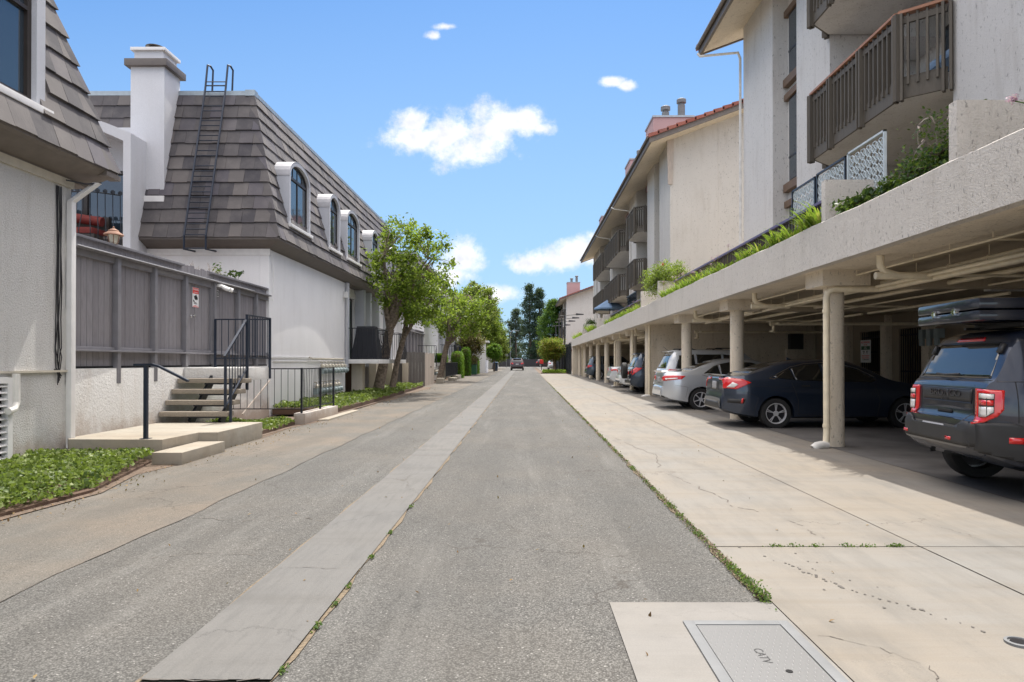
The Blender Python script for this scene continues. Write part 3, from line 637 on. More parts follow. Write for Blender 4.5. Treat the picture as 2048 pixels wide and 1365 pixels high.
def townhouse(lab, y=0.0):
    t = thing('townhouse', lab, 'house', (-6.65, 17.75, 0), 'white mansard roof townhouses')
    X = -6.65; Y0, Y1 = 17.75, 37.4
    wl = MB(); wl.box(X - .25, X, Y0, 25.3, -.05, 4.345); wl.box(-14, X - .25, Y0, Y0 + .25, -.05, 4.345); MB().box(-14, X, Y1 - .25, Y1, -.05, 4.345).build('wall', 'white stucco', t)
    wl.build('wall', 'white stucco', t, bevel=.012)
    w2 = MB(); w2.box(-7.2, -6.95, 25.3, 26.55, 1.5, 4.345); w2.box(-7.2, -6.95, 27.85, 29.4, 1.5, 4.345); w2.box(-7.2, -6.95, 30.65, Y1 - .25, 1.5, 4.345); w2.box(-7.2, -6.95, 26.55, 27.85, 3.95, 4.345); w2.box(-7.2, -6.95, 29.4, 30.65, 3.95, 4.345)
    w2.box(-9, -6.7, 25.3, Y1 - .26, 1.36, 1.52); w2.build('recessed_wall', 'white stucco', t)
    MB().box(-9.2, -8.8, 25.3, Y1, -.1, 1.4).build('undercroft_wall', 'mulch', t)
    for a, b in ((25.3, 25.55), (27.9, 28.2), (29.05, 29.3), (30.75, 31.0), (33.5, 33.8)):
        MB().box(-6.94, -6.56, a, b, 1.2, 4.35).build('pilaster', 'grey stucco', t, bevel=.01)
    for a in (26.1, 29.0, 32.5, 36.9): MB().box(-6.62, -6.2 if a < 27 else -6.3, a, a + .42, -.05, 1.36).build('pier', 'tan stucco', t, bevel=.01)
    MB().box(X - .01, X + .035, Y0 - .03, 25.28, 1.50, 1.55).build('ledge', 'white paint', t); MB().tube([(X + .03, 18, 1.42), (X + .03, 25.1, 1.42)], .015, 6).build('conduit', 'white paint', t)
    MB().box(-13.9, X + .02, Y0 - .02, Y0 + .01, 4.18, 4.345).build('trim_board', 'white paint', t)
    for a, b in ((26.55, 27.85), (29.4, 30.65)):
        d = MB(); d.box(-7.12, -7.04, a, a + .09, 1.52, 3.95); d.box(-7.12, -7.04, b - .09, b, 1.52, 3.95); d.box(-7.12, -7.04, a, b, 3.86, 3.95); d.box(-7.12, -7.04, (a+b)/2 - .04, (a+b)/2 + .04, 1.52, 3.9); do = d.build('patio_door', 'dark brown metal', t)
        MB().box(-7.10, -7.07, a + .09, b - .09, 1.53, 3.86).build('pane', 'door glass', do)
        MB().box(-6.98, -6.90, a - .02, b + .02, 3.95, 4.15).build('lintel', 'white paint', t)
    # cornice
    c = MB(); prof = [(-6.27, 4.60), (-6.27, 4.53), (-6.33, 4.50), (-6.64, 4.36), (-6.64, 4.33), (-7.0, 4.33), (-7.0, 4.62)]
    c.prism(prof, 'y', 17.75, Y1 + .35)
    c2 = [(17.37, 4.60), (17.37, 4.53), (17.43, 4.50), (17.745, 4.36), (17.745, 4.33), (18.1, 4.33), (18.1, 4.62)]
    c.prism([(a, b) for a, b in c2], 'x', -14.2, -6.65)
    # mitred corner
    for i in range(4):
        (xa, za), (xb, zb) = prof[i], prof[i+1]; (ya, _), (yb, _) = c2[i], c2[i+1]
        c.quad((xa, ya, za), (xb, yb, zb), (-6.65, yb, zb), (-6.65, ya, za)); c.quad((xa, ya, za), (xb, yb, zb), (xb, 17.75, zb), (xa, 17.75, za))
    c.build('cornice', 'cornice paint', t, fix=False)
    rf = MB(); rise = 4.07; s = rise * SL
    def dk(xa, xb, z0, ya=17.56):
        q = (z0 - 4.58) * SL
        rf.hexa([(xa, ya + q, z0), (xb - (q if xb > -7 else 0), ya + q, z0), (xb - (q if xb > -7 else 0), Y1 + .3, z0), (xa, Y1 + .3, z0), (xa, ya + s, 8.64), (xb - (s if xb > -7 else 0), ya + s, 8.64), (xb - (s if xb > -7 else 0), Y1 + .3 - s, 8.64), (xa, Y1 + .3 - s, 8.64)])
    dk(-9.93, -6.47, 4.56); dk(-14.1, -9.93, 7.30); dk(-14.1, -13.2, 4.56)
    core = rf.build('roof_deck', 'cornice paint', t)
    DY = ((18.5, 20.3), (22.3, 23.6), (24.5, 26.4), (28.5, 30.0), (32.6, 33.9)); tl = MB()
    tile_plane(tl, (-6.3, 17.4, 4.60), (0, 1, 0), rise, (-s, 0), lambda f: s * f, lambda f: 20.35 - s * f, skip=lambda p: 5.2 < p.z < 6.5 and any(a + .25 < p.y < b_ - .25 for a, b_ in DY))
    tile_plane(tl, (-6.3, 17.4, 4.60), (-1, 0, 0), rise, (0, s), lambda f: s * f, lambda f: 7.7, skip=lambda p: -13.2 < p.x < -9.98 and p.z < 7.3)
    # hip tiles
    for k in range(11):
        f0, f1 = k / 11, (k + 1) / 11 + .012
        a = Vector((-6.3 - s*f0, 17.4 + s*f0, 4.6 + rise*f0)); b = Vector((-6.3 - s*f1, 17.4 + s*f1, 4.6 + rise*f1)); d = Vector((.7, -.7, .1)) * .085; e = Vector((.7, -.7, .1)) * .04
        for side in (Vector((0, .17, 0)), Vector((-.17, 0, 0))):
            tl.hexa([a + d*.4, a + side + d*.4, b + side + e*.2, b + e*.2, a + d, a + side + d*.8, b + side + e*.6, b + e])
    tl.build('roof_tiles', 'mansard tiles', t)
    fl = MB(); fl.box(-14, -6.30 - s + .03, 17.36 + s, 17.5 + s, 8.62, 8.74); fl.box(-6.42 - s, -6.28 - s + .03, 17.36 + s, Y1 - s, 8.625, 8.735); fl.box(-6.50 - s, -6.24 - s, 17.33 + s, 17.56 + s, 8.60, 8.76)
    fl.build('ridge_flashing', 'flashing metal', t)
    for a, b in ((18.5, 20.3), (22.3, 23.6), (24.5, 26.4), (28.5, 30.0), (32.6, 33.9)): dormer(t, a, b)
    # chimney
    ch = MB(); ch.box(-10.25, -9.37, 17.69, 18.50, 5.68, 9.18); ch.box(-10.19, -9.43, 17.75, 18.44, 9.1, 9.53); co = ch.build('chimney', 'chimney stucco', t, bevel=.01)
    MB().box(-10.36, -9.26, 17.58, 18.61, 9.08, 9.26).build('chimney_band', 'cornice paint', co, bevel=.01)
    cc_ = MB(); cc_.box(-10.26, -9.36, 17.68, 18.51, 9.52, 9.60); cc_.build('chimney_cap', 'white paint', co, bevel=.008)
    fu = MB(); fu.lathe([(.15, 0), (.15, .1)], (-9.77, 18.0, 9.56), 16); fu.lathe([(.22, .14), (.24, .16), (.10, .22), (0.01, .235)], (-9.77, 18.0, 9.56), 20)
    for a in range(4): fu.bar((-9.75 + .14*math.cos(a*1.57+.4), 18.0 + .14*math.sin(a*1.57+.4), 9.64), (-9.75 + .18*math.cos(a*1.57+.4), 18.0 + .18*math.sin(a*1.57+.4), 9.72), .012)
    fu.build('flue_cap', 'dark brown metal', co, smooth=True)
    MB().box(-10.25, -9.33, 17.60, 17.70, 5.55, 5.70).build('chimney_foot', 'white paint', co)
    # arched balcony bay
    b = MB(); oo = [( -13.3, 4.0), (-13.3, 7.12)] + [(-13.3 + 3.46*i/12, 7.12 + .48 * math.sin(math.pi * i / 12)) for i in range(1, 12)] + [(-9.84, 7.12), (-9.84, 4.0)]
    ii = [(-13.1, 4.0), (-13.1, 6.93)] + [(-13.1 + 3.07*i/12, 6.93 + .45 * math.sin(math.pi * i / 12)) for i in range(1, 12)] + [(-10.03, 6.93), (-10.03, 4.0)]
    n = len(oo)
    for i in range(n - 1):
        b.hexa([(oo[i][0], 17.0, oo[i][1]), (oo[i+1][0], 17.0, oo[i+1][1]), (ii[i+1][0], 17.0, ii[i+1][1]), (ii[i][0], 17.0, ii[i][1]), (oo[i][0], 18.0, oo[i][1]), (oo[i+1][0], 18.0, oo[i+1][1]), (ii[i+1][0], 18.0, ii[i+1][1]), (ii[i][0], 18.0, ii[i][1])])
    b.box(-13.2, -9.9, 17.99, 18.2, 6.45, 7.6); b.box(-13.3, -9.86, 16.3, 18.2, 4.05, 4.25)
    bo = b.build('arched_bay', 'chimney stucco', t)
    MB().box(-13.0, -10.0, 18.05, 18.12, 4.25, 6.45).build('bay_glass', 'window glass', bo)
    d = MB()
    for x0, x1 in ((-12.9, -12.75), (-11.7, -11.55), (-10.15, -10.0)): d.box(x0, x1, 17.98, 18.06, 4.25, 6.45)
    d.box(-13.0, -10.0, 17.98, 18.06, 6.36, 6.45); d.build('bay_door_frame', 'dark brown metal', bo)
    r = MB(); pth = [(-12.9, 16.95), (-12.6, 16.45), (-10.45, 16.35), (-9.95, 16.75)]
    for p0, p1 in zip(pth[:-1], pth[1:]):
        L = math.dist(p0, p1); nn = Vector((p1[1]-p0[1], -(p1[0]-p0[0]))).normalized(); k = max(1, int(L / .15))
        for i in range(k + (1 if p1 == pth[-1] else 0)):
            x = p0[0] + (p1[0]-p0[0]) * i / k; yy = p0[1] + (p1[1]-p0[1]) * i / k
            r.tube([(x, yy, 5.5), (x + nn.x*.02, yy + nn.y*.02, 5.1), (x + nn.x*.16, yy + nn.y*.16, 4.55), (x + nn.x*.12, yy + nn.y*.12, 4.3), (x - nn.x*.02, yy - nn.y*.02, 4.22)], .011, 5, False)
            r.lathe([(.055, -.008), (.055, .008)], (x, yy, 5.55), 10, 'y')
        r.tube([(p0[0], p0[1], 5.5), (p1[0], p1[1], 5.5)], .016, 6); r.tube([(p0[0], p0[1], 4.22), (p1[0], p1[1], 4.22)], .016, 6)
    r.build('bay_railing', 'black iron', bo)
    # lower balconies
    for (ya, yb) in ((25.4, 27.35), (29.7, 31.2)):
        s_ = MB().box(-6.7, -5.42, ya, yb, 1.34, 1.50).build('balcony', 'white paint', t, bevel=.01)
        rr = MB(); pot_rail(rr, [(-6.6, ya + .03), (-5.48, ya + .03), (-5.48, yb - .03), (-6.6, yb - .03)], 1.5, 2.66, .16, .10); rr.build('railing', 'black iron', s_)
    # floodlight, downspout
    MB().tube([(-6.58, 25.2, 4.3), (-6.58, 25.2, 1.6)], .035, 8).build('downspout', 'grey paint', t); MB().box(-6.64, -6.5, 24.95, 25.1, 3.75, 3.98).build('wall_light', 'white paint', t, bevel=.02)
    MB().tube([(-6.63, 17.85, 4.2), (-6.61, 17.95, 3.7), (-6.61, 17.9, 3.0)], .012, 5).build('cable', 'white paint', t)
    meters(t, 22.0, 8, 1.02, dy=.38); meters(t, 21.4, 8, .38, dy=.36)
    MB().tube([(-6.6, 20.9, 1.55), (-6.5, 20.9, 1.5), (-6.5, 24.4, 1.5)], .03, 6).build('gas_manifold', 'meter cream', t)
    return t
TH = townhouse('white townhouse with a roof ladder and a row of arched dormer windows')
c1 = copytree(TH, (0, 27.45, .08)); c1['label'] = 'second white mansard townhouse, half hidden behind the first leafy street trees'
c2_ = copytree(TH, (0, 54.9, .16)); c2_['label'] = 'third white mansard townhouse, behind the rounded green hedges'

# nearest townhouse
t = thing('townhouse', 'nearest white townhouse cut by the left edge of the photo, with a louvred vent', 'house', (-6.63, 9.95, 0), 'white mansard roof townhouses')
wl = MB(); wl.box(-6.88, -6.63, -3, 9.95, -.05, 4.06); wl.box(-14, -6.88, 9.7, 9.95, -.05, 4.06); wl.build('wall', 'rough white stucco', t)
MB().box(-6.64, -6.59, -3, 9.90, 1.255, 1.285).build('ledge', 'meter cream', t)
c = MB(); prof = [(-6.22, 4.28), (-6.22, 4.24), (-6.27, 4.20), (-6.61, 4.07), (-6.61, 4.03), (-7.0, 4.03), (-7.0, 4.3)]
c.prism(prof, 'y', -3, 10.36); c.build('cornice', 'painted wood trim', t); MB().box(-6.63, -6.595, -3, 9.97, 3.93, 4.045).build('trim_board', 'meter cream', t)
MB().box(-6.36, -6.2, 10.10, 10.45, 4.17, 4.24).build('gutter_end', 'painted wood trim', t)
rise = 4.07; s = rise * SL
MB().hexa([(-14.1, -3, 4.26), (-6.62, -3, 4.26), (-6.62, 10.1, 4.26), (-14.1, 10.1, 4.26), (-14.0, -3, 8.3), (-6.62 - s, -3, 8.3), (-6.62 - s, 10.1 - s, 8.3), (-14.0, 10.1 - s, 8.3)]).build('roof_deck', 'cornice paint', t)
tl = MB(); tile_plane(tl, (-6.25, 10.38, 4.28), (0, -1, 0), rise, (-s, 0), lambda f: s * f, lambda f: 13.4, skip=lambda p: 7.2 < p.y < 8.95 and 4.75 < p.z < 7.3)
tile_plane(tl, (-6.25, 10.38, 4.28), (-1, 0, 0), rise, (0, -s), lambda f: s * f, lambda f: 7.7)
for k in range(11):
    f0, f1 = k / 11, (k + 1) / 11 + .012
    a = Vector((-6.25 - s*f0, 10.38 - s*f0, 4.28 + rise*f0)); b = Vector((-6.25 - s*f1, 10.38 - s*f1, 4.28 + rise*f1)); d = Vector((.7, .7, .1)) * .09; e = Vector((.7, .7, .1)) * .035
    for side in (Vector((0, -.16, 0)), Vector((-.16, 0, 0))):
        tl.hexa([a + d*.4, a + side + d*.4, b + side + e*.2, b + e*.2, a + d, a + side + d*.8, b + side + e*.6, b + e])
tl.build('roof_tiles', 'mansard tiles', t)
Xf = -6.36; f = MB(); f.box(Xf - 1.2, Xf - .14, 7.25, 9.02, 4.75, 7.4); f.box(Xf - .15, Xf, 8.86, 9.02, 4.75, 7.4); f.box(Xf - .15, Xf, 7.25, 7.4, 4.75, 7.4); f.box(Xf-.15, Xf, 7.4, 8.86, 7.2, 7.4)
dm = f.build('dormer', 'grey stucco', t)
MB().box(Xf - .2, Xf + .05, 7.15, 9.12, 4.66, 4.755).build('sill', 'white paint', dm, bevel=.006)
MB().box(Xf - .139, Xf - .12, 7.4, 8.86, 4.76, 7.2).build('pane', 'window glass', dm)
mu = MB()
for a, b in ((7.4, 7.47), (8.10, 8.16), (8.79, 8.86)): mu.box(Xf - .12, Xf - .07, a, b, 4.76, 7.2)
for a, b in ((4.76, 4.84), (5.95, 6.0)): mu.box(Xf - .119, Xf - .071, 7.4, 8.86, a, b)
mu.build('sash', 'dark brown metal', dm)
lv = MB()
for k in range(13): z = .20 + k * .083; lv.hexa([(-6.62, 7.3, z), (-6.54, 7.3, z - .03), (-6.54, 8.62, z - .03), (-6.62, 8.62, z), (-6.62, 7.3, z + .012), (-6.54, 7.3, z - .018), (-6.54, 8.62, z - .018), (-6.62, 8.62, z + .012)])
lv.box(-6.62, -6.53, 8.62, 8.70, .08, 1.2); lv.box(-6.62, -6.53, 7.22, 7.30, .08, 1.2); lv.box(-6.62, -6.53, 7.3, 8.62, 1.13, 1.21)
lo = lv.build('louvre', 'white paint', t); MB().box(-6.628, -6.615, 7.3, 8.62, .1, 1.15).build('louvre_back', 'solid dark', lo)
MB().tube([(-6.52, 8.74, 1.25), (-6.52, 8.74, .88), (-6.50, 8.68, .80), (-6.48, 8.55, .78)], .045, 10).build('overflow_pipe', 'pvc white', t, smooth=True)
dp = MB(); dp.box(-6.615, -6.54, 9.83, 9.93, .22, 3.72); dp.hexa([(-6.615, 9.83, 3.72), (-6.54, 9.83, 3.72), (-6.54, 9.93, 3.72), (-6.615, 9.93, 3.72), (-6.40, 10.08, 4.06), (-6.32, 10.08, 4.06), (-6.32, 10.18, 4.06), (-6.40, 10.18, 4.06)])
dp.hexa([(-6.615, 9.83, .22), (-6.54, 9.83, .22), (-6.54, 9.93, .22), (-6.615, 9.93, .22), (-6.60, 9.81, .16), (-6.42, 9.81, .12), (-6.42, 9.93, .12), (-6.60, 9.93, .16)]); dp.build('downspout', 'white paint', t, bevel=.006)
cb = MB()
for k in range(5):
    pts = [(-6.62 + .015*random.random(), 9.62 + .05*k/2 + random.gauss(0, .012), z) for z in (3.9, 3.5, 3.0, 2.5, 2.0, 1.6, 1.32 + .05 * k)]
    pts += [(-6.59, 9.70 - .02*k, 1.2 - .03 * k), (-6.6, 9.56 + .02*k, 1.3)]; cb.tube(pts, .007, 5, False)
cb.tube([(-6.55, 9.72, 4.0), (-6.40, 9.95, 4.0), (-6.35, 10.2, 4.08)], .012, 5, False); cb.build('cable_bundle', 'dark alloy', t)

# roof ladder
t = thing('roof_ladder', 'dark blue iron ladder fixed up the mansard roof', 'ladder', (-8.3, 17.2, 4.27))
for x in (-8.6, -8.05):
    MB().tube([(x + .02, 17.72, 4.28), (x, 17.2, 4.25), (x, 17.2, 4.6), (x, 18.32, 8.75), (x, 18.45, 9.45), (x, 18.62, 9.5), (x, 18.78, 9.45), (x, 18.72, 8.7)], .026, 8).build('side_rail', 'blue black iron', t)

for k in range(31):
    z = 4.62 + k * .145; yq = 17.2 + (z - 4.6) * .27
    if k % 3 != 2 or k < 12: MB().tube([(-8.6, yq, z), (-8.05, yq, z)], .014, 6).build('rung', 'blue black iron', t)
ru = MB()
for yq, z in ((18.34, 8.85), (17.2, 4.27)): MB().tube([(-8.6, yq, z), (-8.05, yq, z)], .018, 6).build('rung', 'blue black iron', t)

# outdoor chairs on the bay balcony
t = thing('patio_chair', 'dark wicker chair with red cushions behind the curved balcony railing', 'chair', (-11.3, 17.3, 4.25))
MB().box(-11.9, -10.75, 17.0, 17.7, 4.3, 4.62).build('seat', 'dark brown metal', t, bevel=.05); MB().box(-11.85, -10.8, 16.98, 17.6, 4.62, 4.78).build('seat_cushion', 'red cloth', t, bevel=.05)
MB().box(-11.9, -10.75, 17.6, 17.75, 4.5, 5.15).build('backrest', 'dark brown metal', t, bevel=.04); MB().tube([(-11.8, 17.35, 5.12), (-10.8, 17.42, 4.98)], .12, 12).build('bolster', 'red cloth', t, smooth=True)
MB().box(-12.6, -12.0, 17.2, 17.8, 4.26, 5.5).build('side_panel', 'screen white', t, bevel=.03)

# ---------------------------------------------------------------- board fences
def fence(lab, off=0, detail=True):
    t = thing('board_fence', lab, 'fence', (-6.65, 10.0, 0), 'grey board fences between the townhouses')
    posts = [11.14, 12.26, 13.38, 14.62, 15.84, 16.9]; ya, yb = 10.02, 17.72; X = -6.72
    MB().box(-6.9, -6.64, 9.96, 17.75, -.05, 1.30).build('base_wall', 'retaining stucco', t, bevel=.012)
    MB().box(-6.86, -6.70, 10.0, 17.74, 1.30, 1.335).build('dark_gap', 'solid dark', t)
    bd = MB(); y = ya
    while y < yb:
        wd = random.uniform(.135, .15); e = min(y + wd, yb); top = 3.29 if not (13.42 < y < 14.45) else 3.30 + random.uniform(-.03, .05)
        bd.box(X - .02, X + random.uniform(0, .004), y + .004, e - .004, 1.335, top); y = e
    bd.build('boards', 'fence boards', t, fix=False)
    MB().box(X - .06, X - .021, ya, yb, 1.335, 3.2).build('backing', 'mulch', t)
    cp = MB(); cp.box(X - .07, X + .06, 9.98, 13.36, 3.28, 3.32); cp.box(X - .07, X + .06, 14.5, 17.74, 3.28, 3.32); cp.build('cap_rail', 'fence frame', t, bevel=.004)
    rl = MB(); rl.box(X + .004, X + .14, 9.98, 17.74, 3.10, 3.135); rl.box(X + .004, X + .05, 9.98, 17.74, 3.0, 3.10); rl.box(X + .004, X + .13, 9.98, 17.74, 1.56, 1.59); rl.box(X + .004, X + .05, 9.98, 17.74, 1.59, 1.64); rl.build('rails', 'fence frame', t, bevel=.004)
    for p in posts:
        MB().box(X + .004, X + .10, p - .045, p + .045, 1.05 if p < 13 else 1.31, 3.10).build('post', 'fence frame', t, bevel=.005)
    MB().tube([(X + .155, 10.0, 3.125), (X + .155, 16.6, 3.125)], .011, 6).build('conduit', 'grey paint', t)
    if detail:
        g = MB(); g.box(X + .006, X + .06, 13.44, 13.50, 1.36, 3.08); g.box(X + .006, X + .06, 14.50, 14.56, 1.36, 3.08); g.box(X + .006, X + .055, 13.5, 14.5, 2.98, 3.06)
        go = g.build('gate', 'fence frame', t); k = MB(); k.lathe([(.035, 0), (.035, .01), (.012, .015), (.012, .05), (.03, .06), (.03, .085), (.012, .09)], (X + .06, 13.60, 2.32), 14, 'x'); k.lathe([(.03, 0), (.03, .03)], (X + .06, 13.71, 2.33), 12, 'x'); k.build('knob', 'chrome', go, smooth=True)
        h = MB()
        for z in (1.8, 2.3, 2.85): h.box(X + .05, X + .07, 13.40, 13.47, z, z + .12)
        h.build('hinge', 'white paint', go)
        fl = MB(); fl.box(X + .1, X + .16, 14.66, 14.86, 3.02, 3.08); fl.tube([(X + .16, 14.72, 3.05), (X + .24, 14.75, 2.99), (X + .34, 14.76, 2.96)], [.03, .045, .05], 10); fl.tube([(X + .16, 14.82, 3.05), (X + .22, 14.9, 3.0), (X + .3, 14.98, 2.97)], [.03, .045, .05], 10); fl.build('flood_light', 'white paint', t, smooth=True)
        return t
    return t
F1 = fence('grey board fence with a gate, a warning sign and a lantern on top')
for k, (dy, dz, lb) in enumerate(((27.45, .08, 'grey board fence seen over the plank enclosure, between the first and second townhouses'), (54.9, .16, 'far grey board fence, beyond the second townhouse'))):
    f_ = fence(lb, 0, False); f_.location = f_.location + Vector((0, dy, dz))

t = thing('warning_sign', 'white and red warning sign with a camera picture on the gate', 'sign', (-6.7, 13.9, 2.5))
X = -6.715; MB().box(X, X + .006, 13.77, 14.03, 2.515, 2.915).build('panel', 'sign white', t)
r = MB(); r.box(X + .006, X + .008, 13.775, 14.025, 2.79, 2.91); r.box(X + .006, X + .008, 13.775, 14.025, 2.52, 2.53); r.build('red_header', 'sign red', t)
text('WARNING', .052, (X + .008, 13.9, 2.875), AX_P, 'sign white', 'lettering', t, .001); text('24 HOUR VIDEO', .026, (X + .008, 13.9, 2.815), AX_P, 'sign white', 'lettering', t, .001)
cm_ = MB(); cm_.prism([(13.83, 2.74), (13.93, 2.77), (13.97, 2.71), (13.89, 2.66), (13.85, 2.69)], 'x', X + .006, X + .009); cm_.lathe([(.035, 0), (.035, .003)], (X + .006, 13.95, 2.70), 14, 'x'); cm_.prism([(13.80, 2.66), (13.83, 2.66), (13.86, 2.62), (13.94, 2.61), (13.93, 2.60), (13.84, 2.605), (13.80, 2.63)], 'x', X + .006, X + .009); cm_.build('camera_picture', 'sign black', t)
text('SURVEILLANCE', .022, (X + .007, 13.9, 2.585), AX_P, 'sign black', 'lettering', t, .001); text('NO TRESPASSING', .020, (X + .007, 13.9, 2.545), AX_P, 'sign red', 'lettering', t, .001)
t = thing('house_number', 'small white framed house number plate right of the gate', 'sign', (-6.7, 14.84, 2.85))
fr = MB(); fr.box(X, X + .006, 14.735, 14.955, 2.835, 2.965); fr.build('frame', 'sign white', t); MB().box(X + .006, X + .008, 14.745, 14.945, 2.845, 2.955).build('plate', 'sign black', t)
text('8115', .10, (X + .008, 14.845, 2.90), AX_P, 'sign white', 'lettering', t, .001, wx=.85)
# lantern
t = thing('lantern', 'brown topped lantern with cream glass on top of the board fence', 'lamp', (-6.72, 11.1, 3.32))
c = (-6.70, 11.1, 3.32)
MB().lathe([(.05, 0), (.05, .012), (.065, .02), (.085, .12), (.09, .15)], c, 12).build('glass', 'cream glass', t, smooth=True)
MB().lathe([(.15, .145), (.14, .165), (.085, .20), (.075, .225), (.03, .25), (.012, .26), (.018, .275), (.006, .29)], c, 16).build('hood', 'terracotta', t, smooth=True)
rb = MB()
for k in range(6):
    a = k * math.pi / 3; rb.tube([(c[0] + .05*math.cos(a), c[1] + .05*math.sin(a), c[2]), (c[0] + .075*math.cos(a), c[1] + .075*math.sin(a), c[2] + .04), (c[0] + .094*math.cos(a), c[1] + .094*math.sin(a), c[2] + .15)], .006, 5)
rb.build('ribs', 'terracotta', t)

# patio plants behind the fence
t = thing('bare_shrub', 'leafless twiggy shrub poking over the board fence', 'shrub', (-7.3, 15.2, 2.6)); tw = MB()
def twig(p, d, L, r, k):
    q = p + d * L; tw.tube([p, (p + q) / 2 + Vector((random.gauss(0, .01), random.gauss(0, .01), 0)), q], [r, r * .8, r * .5], 4, False)
    if k:
        for i in range(3): twig(p + (q - p) * random.uniform(.4, 1), (d + Vector((random.gauss(0, .5), random.gauss(0, .5), random.gauss(.1, .3)))).normalized(), L * .6, r * .6, k - 1)
for q in range(4): twig(Vector((-7.3, 15.0 + q * .3, 2.9)), Vector((random.gauss(0, .2), random.gauss(0, .2), 1)).normalized(), .42, .010, 3)
tw.build('branches', 'twigs', t, fix=False)
t = thing('patio_shrub', 'dark leafy stems poking over the board fence beside the wall', 'shrub', (-7.2, 16.6, 2.6)); tw = MB(); P = []
for q in range(5):
    b0 = Vector((-7.1, 16.1 + q * .16, 3.0)); b1 = b0 + Vector((random.gauss(0, .06), random.gauss(0, .1), random.uniform(.35, .62))); tw.tube([b0, b1], .006, 4); P += [b1 + Vector((random.gauss(0, .05), random.gauss(0, .06), random.gauss(0, .06))) for _ in range(14)]
tw.build('stems', 'dark bark', t); V_, F_ = leaves(P, .10, .2, .7); npmesh('foliage', V_, F_, 'dark shrub leaves', t)
P = [(-7.1 + random.gauss(0, .05), 15.75 + random.gauss(0, .08), 3.42 + random.gauss(0, .08)) for _ in range(60)]; V_, F_ = leaves(P, .06, .2, .6); npmesh('dry_leaves', V_, F_, 'brown leaves', t)

# ---------------------------------------------------------------- landing, stairs, rails
t = thing('entry_stairs', 'concrete landing and open stairs with speckled treads up to the gate', 'stairs', (-5.9, 11, 0))
MB().prism([(-6.64, 9.9), (-6.5, 9.72), (-5.14, 9.68), (-5.09, 10.65), (-4.80, 10.68), (-4.80, 12.5), (-6.64, 12.5)], 'z', -.05, .30).build('slab', 'step concrete', t, bevel=.012)
MB().box(-5.085, -4.67, 9.3, 10.64, -.05, .165).build('step', 'step concrete', t, bevel=.012)
for k in range(4):
    y = 12.4 + k * .22 - .06; z = .496 + k * .196; x1 = -5.38 + .02 * k
    MB().box(-6.62, x1, y, y + .30, z - .085, z).build('tread', 'aggregate tread', t, bevel=.012)
st = MB()
for x in (-6.1, -5.55): st.bar((x, 12.45, .28), (x, 13.4, 1.14), .05, .16)
for k in range(4): st.box(-6.13, -5.52, 12.40 + k*.22, 12.5 + k*.22, .33 + k*.196 + .05, .39 + k*.196 + .03)
st.build('stringers', 'black iron', t)
MB().box(-6.63, -5.40, 13.28, 14.42, 1.04, 1.285).build('upper_landing', 'retaining stucco', t, bevel=.012)
def rail(lab, fn, loc):
    t = thing('handrail', lab, 'railing', loc); fn(t); return t
def r1(t):
    m = MB(); m.box(-5.455, -5.405, 9.755, 9.805, .30, 1.345); m.box(-5.49, -5.37, 9.72, 9.84, .30, .308); m.build('post', 'blue black iron', t)
    m = MB(); m.bar((-5.60, 9.78, 1.36), (-5.34, 9.78, 1.365), .05, .03); m.bar((-5.345, 9.78, 1.365), (-5.24, 9.78, 1.335), .05, .03); m.bar((-5.245, 9.78, 1.337), (-4.82, 9.78, 1.125), .05, .03); m.build('rail', 'blue black iron', t)
rail('single post handrail with a bent top rail at the concrete step', r1, (-5.43, 9.78, .3))
def r2(t):
    for q in ((-5.45, -5.41, 12.36, 12.40, .56, 1.50), (-5.37, -5.33, 12.40, 12.44, .30, 1.10), (-5.41, -5.365, 13.22, 13.265, .86, 2.32), (-5.41, -5.365, 14.4, 14.445, 1.05, 2.32), (-6.56, -6.52, 14.40, 14.44, 1.29, 2.3)): MB().box(*q).build('post', 'blue black iron', t)
    m = MB(); m.bar((-5.43, 12.34, 1.50), (-5.40, 13.24, 2.22), .045, .03); m.bar((-5.40, 12.36, .62), (-5.39, 13.24, 1.28), .03, .02); m.bar((-5.39, 13.22, 2.31), (-5.39, 14.44, 2.32), .045, .025); m.bar((-5.39, 13.24, 1.48), (-5.39, 14.42, 1.48), .025)
    m.bar((-6.55, 14.42, 2.3), (-5.39, 14.42, 2.3), .035, .025); m.bar((-6.55, 14.42, 1.48), (-5.39, 14.42, 1.48), .025); m.build('rails', 'blue black iron', t)
    m = MB()
    for k in range(1, 7): f = k / 7; m.tube([(-5.41, 12.38 + .86*f, .62 + .66*f), (-5.41, 12.38 + .86*f, 1.5 + .72*f)], .009, 5)
    for k in range(1, 9): y = 13.24 + 1.18 * k / 9; m.tube([(-5.39, y, 1.48), (-5.39, y, 2.31)], .009, 5)
    for k in range(1, 8): x = -6.55 + 1.16 * k / 8; m.tube([(x, 14.42, 1.48), (x, 14.42, 2.3)], .009, 5)
    m.build('balusters', 'blue black iron', t)
rail('black iron railing round the upper landing and down the stairs', r2, (-5.41, 13.25, 1.28))
t = thing('iron_fence', 'low black iron picket fence over the white kerb block', 'fence', (-4.94, 15.1, 0))
for x, y in ((-4.94, 15.12), (-4.94, 16.5), (-4.94, 17.65)): MB().box(x - .02, x + .02, y - .02, y + .02, .0 if y < 15.5 else .24, 1.27).build('post', 'black iron', t)
m = MB(); m.bar((-6.6, 15.12, 1.25), (-4.94, 15.12, 1.25), .03, .025); m.bar((-6.6, 15.12, .36), (-4.94, 15.12, .36), .025, .02); m.bar((-4.94, 15.12, 1.25), (-4.94, 17.66, 1.25), .03, .025); m.bar((-4.94, 15.12, .36), (-4.94, 17.66, .36), .02); m.build('rails', 'black iron', t)
m = MB()
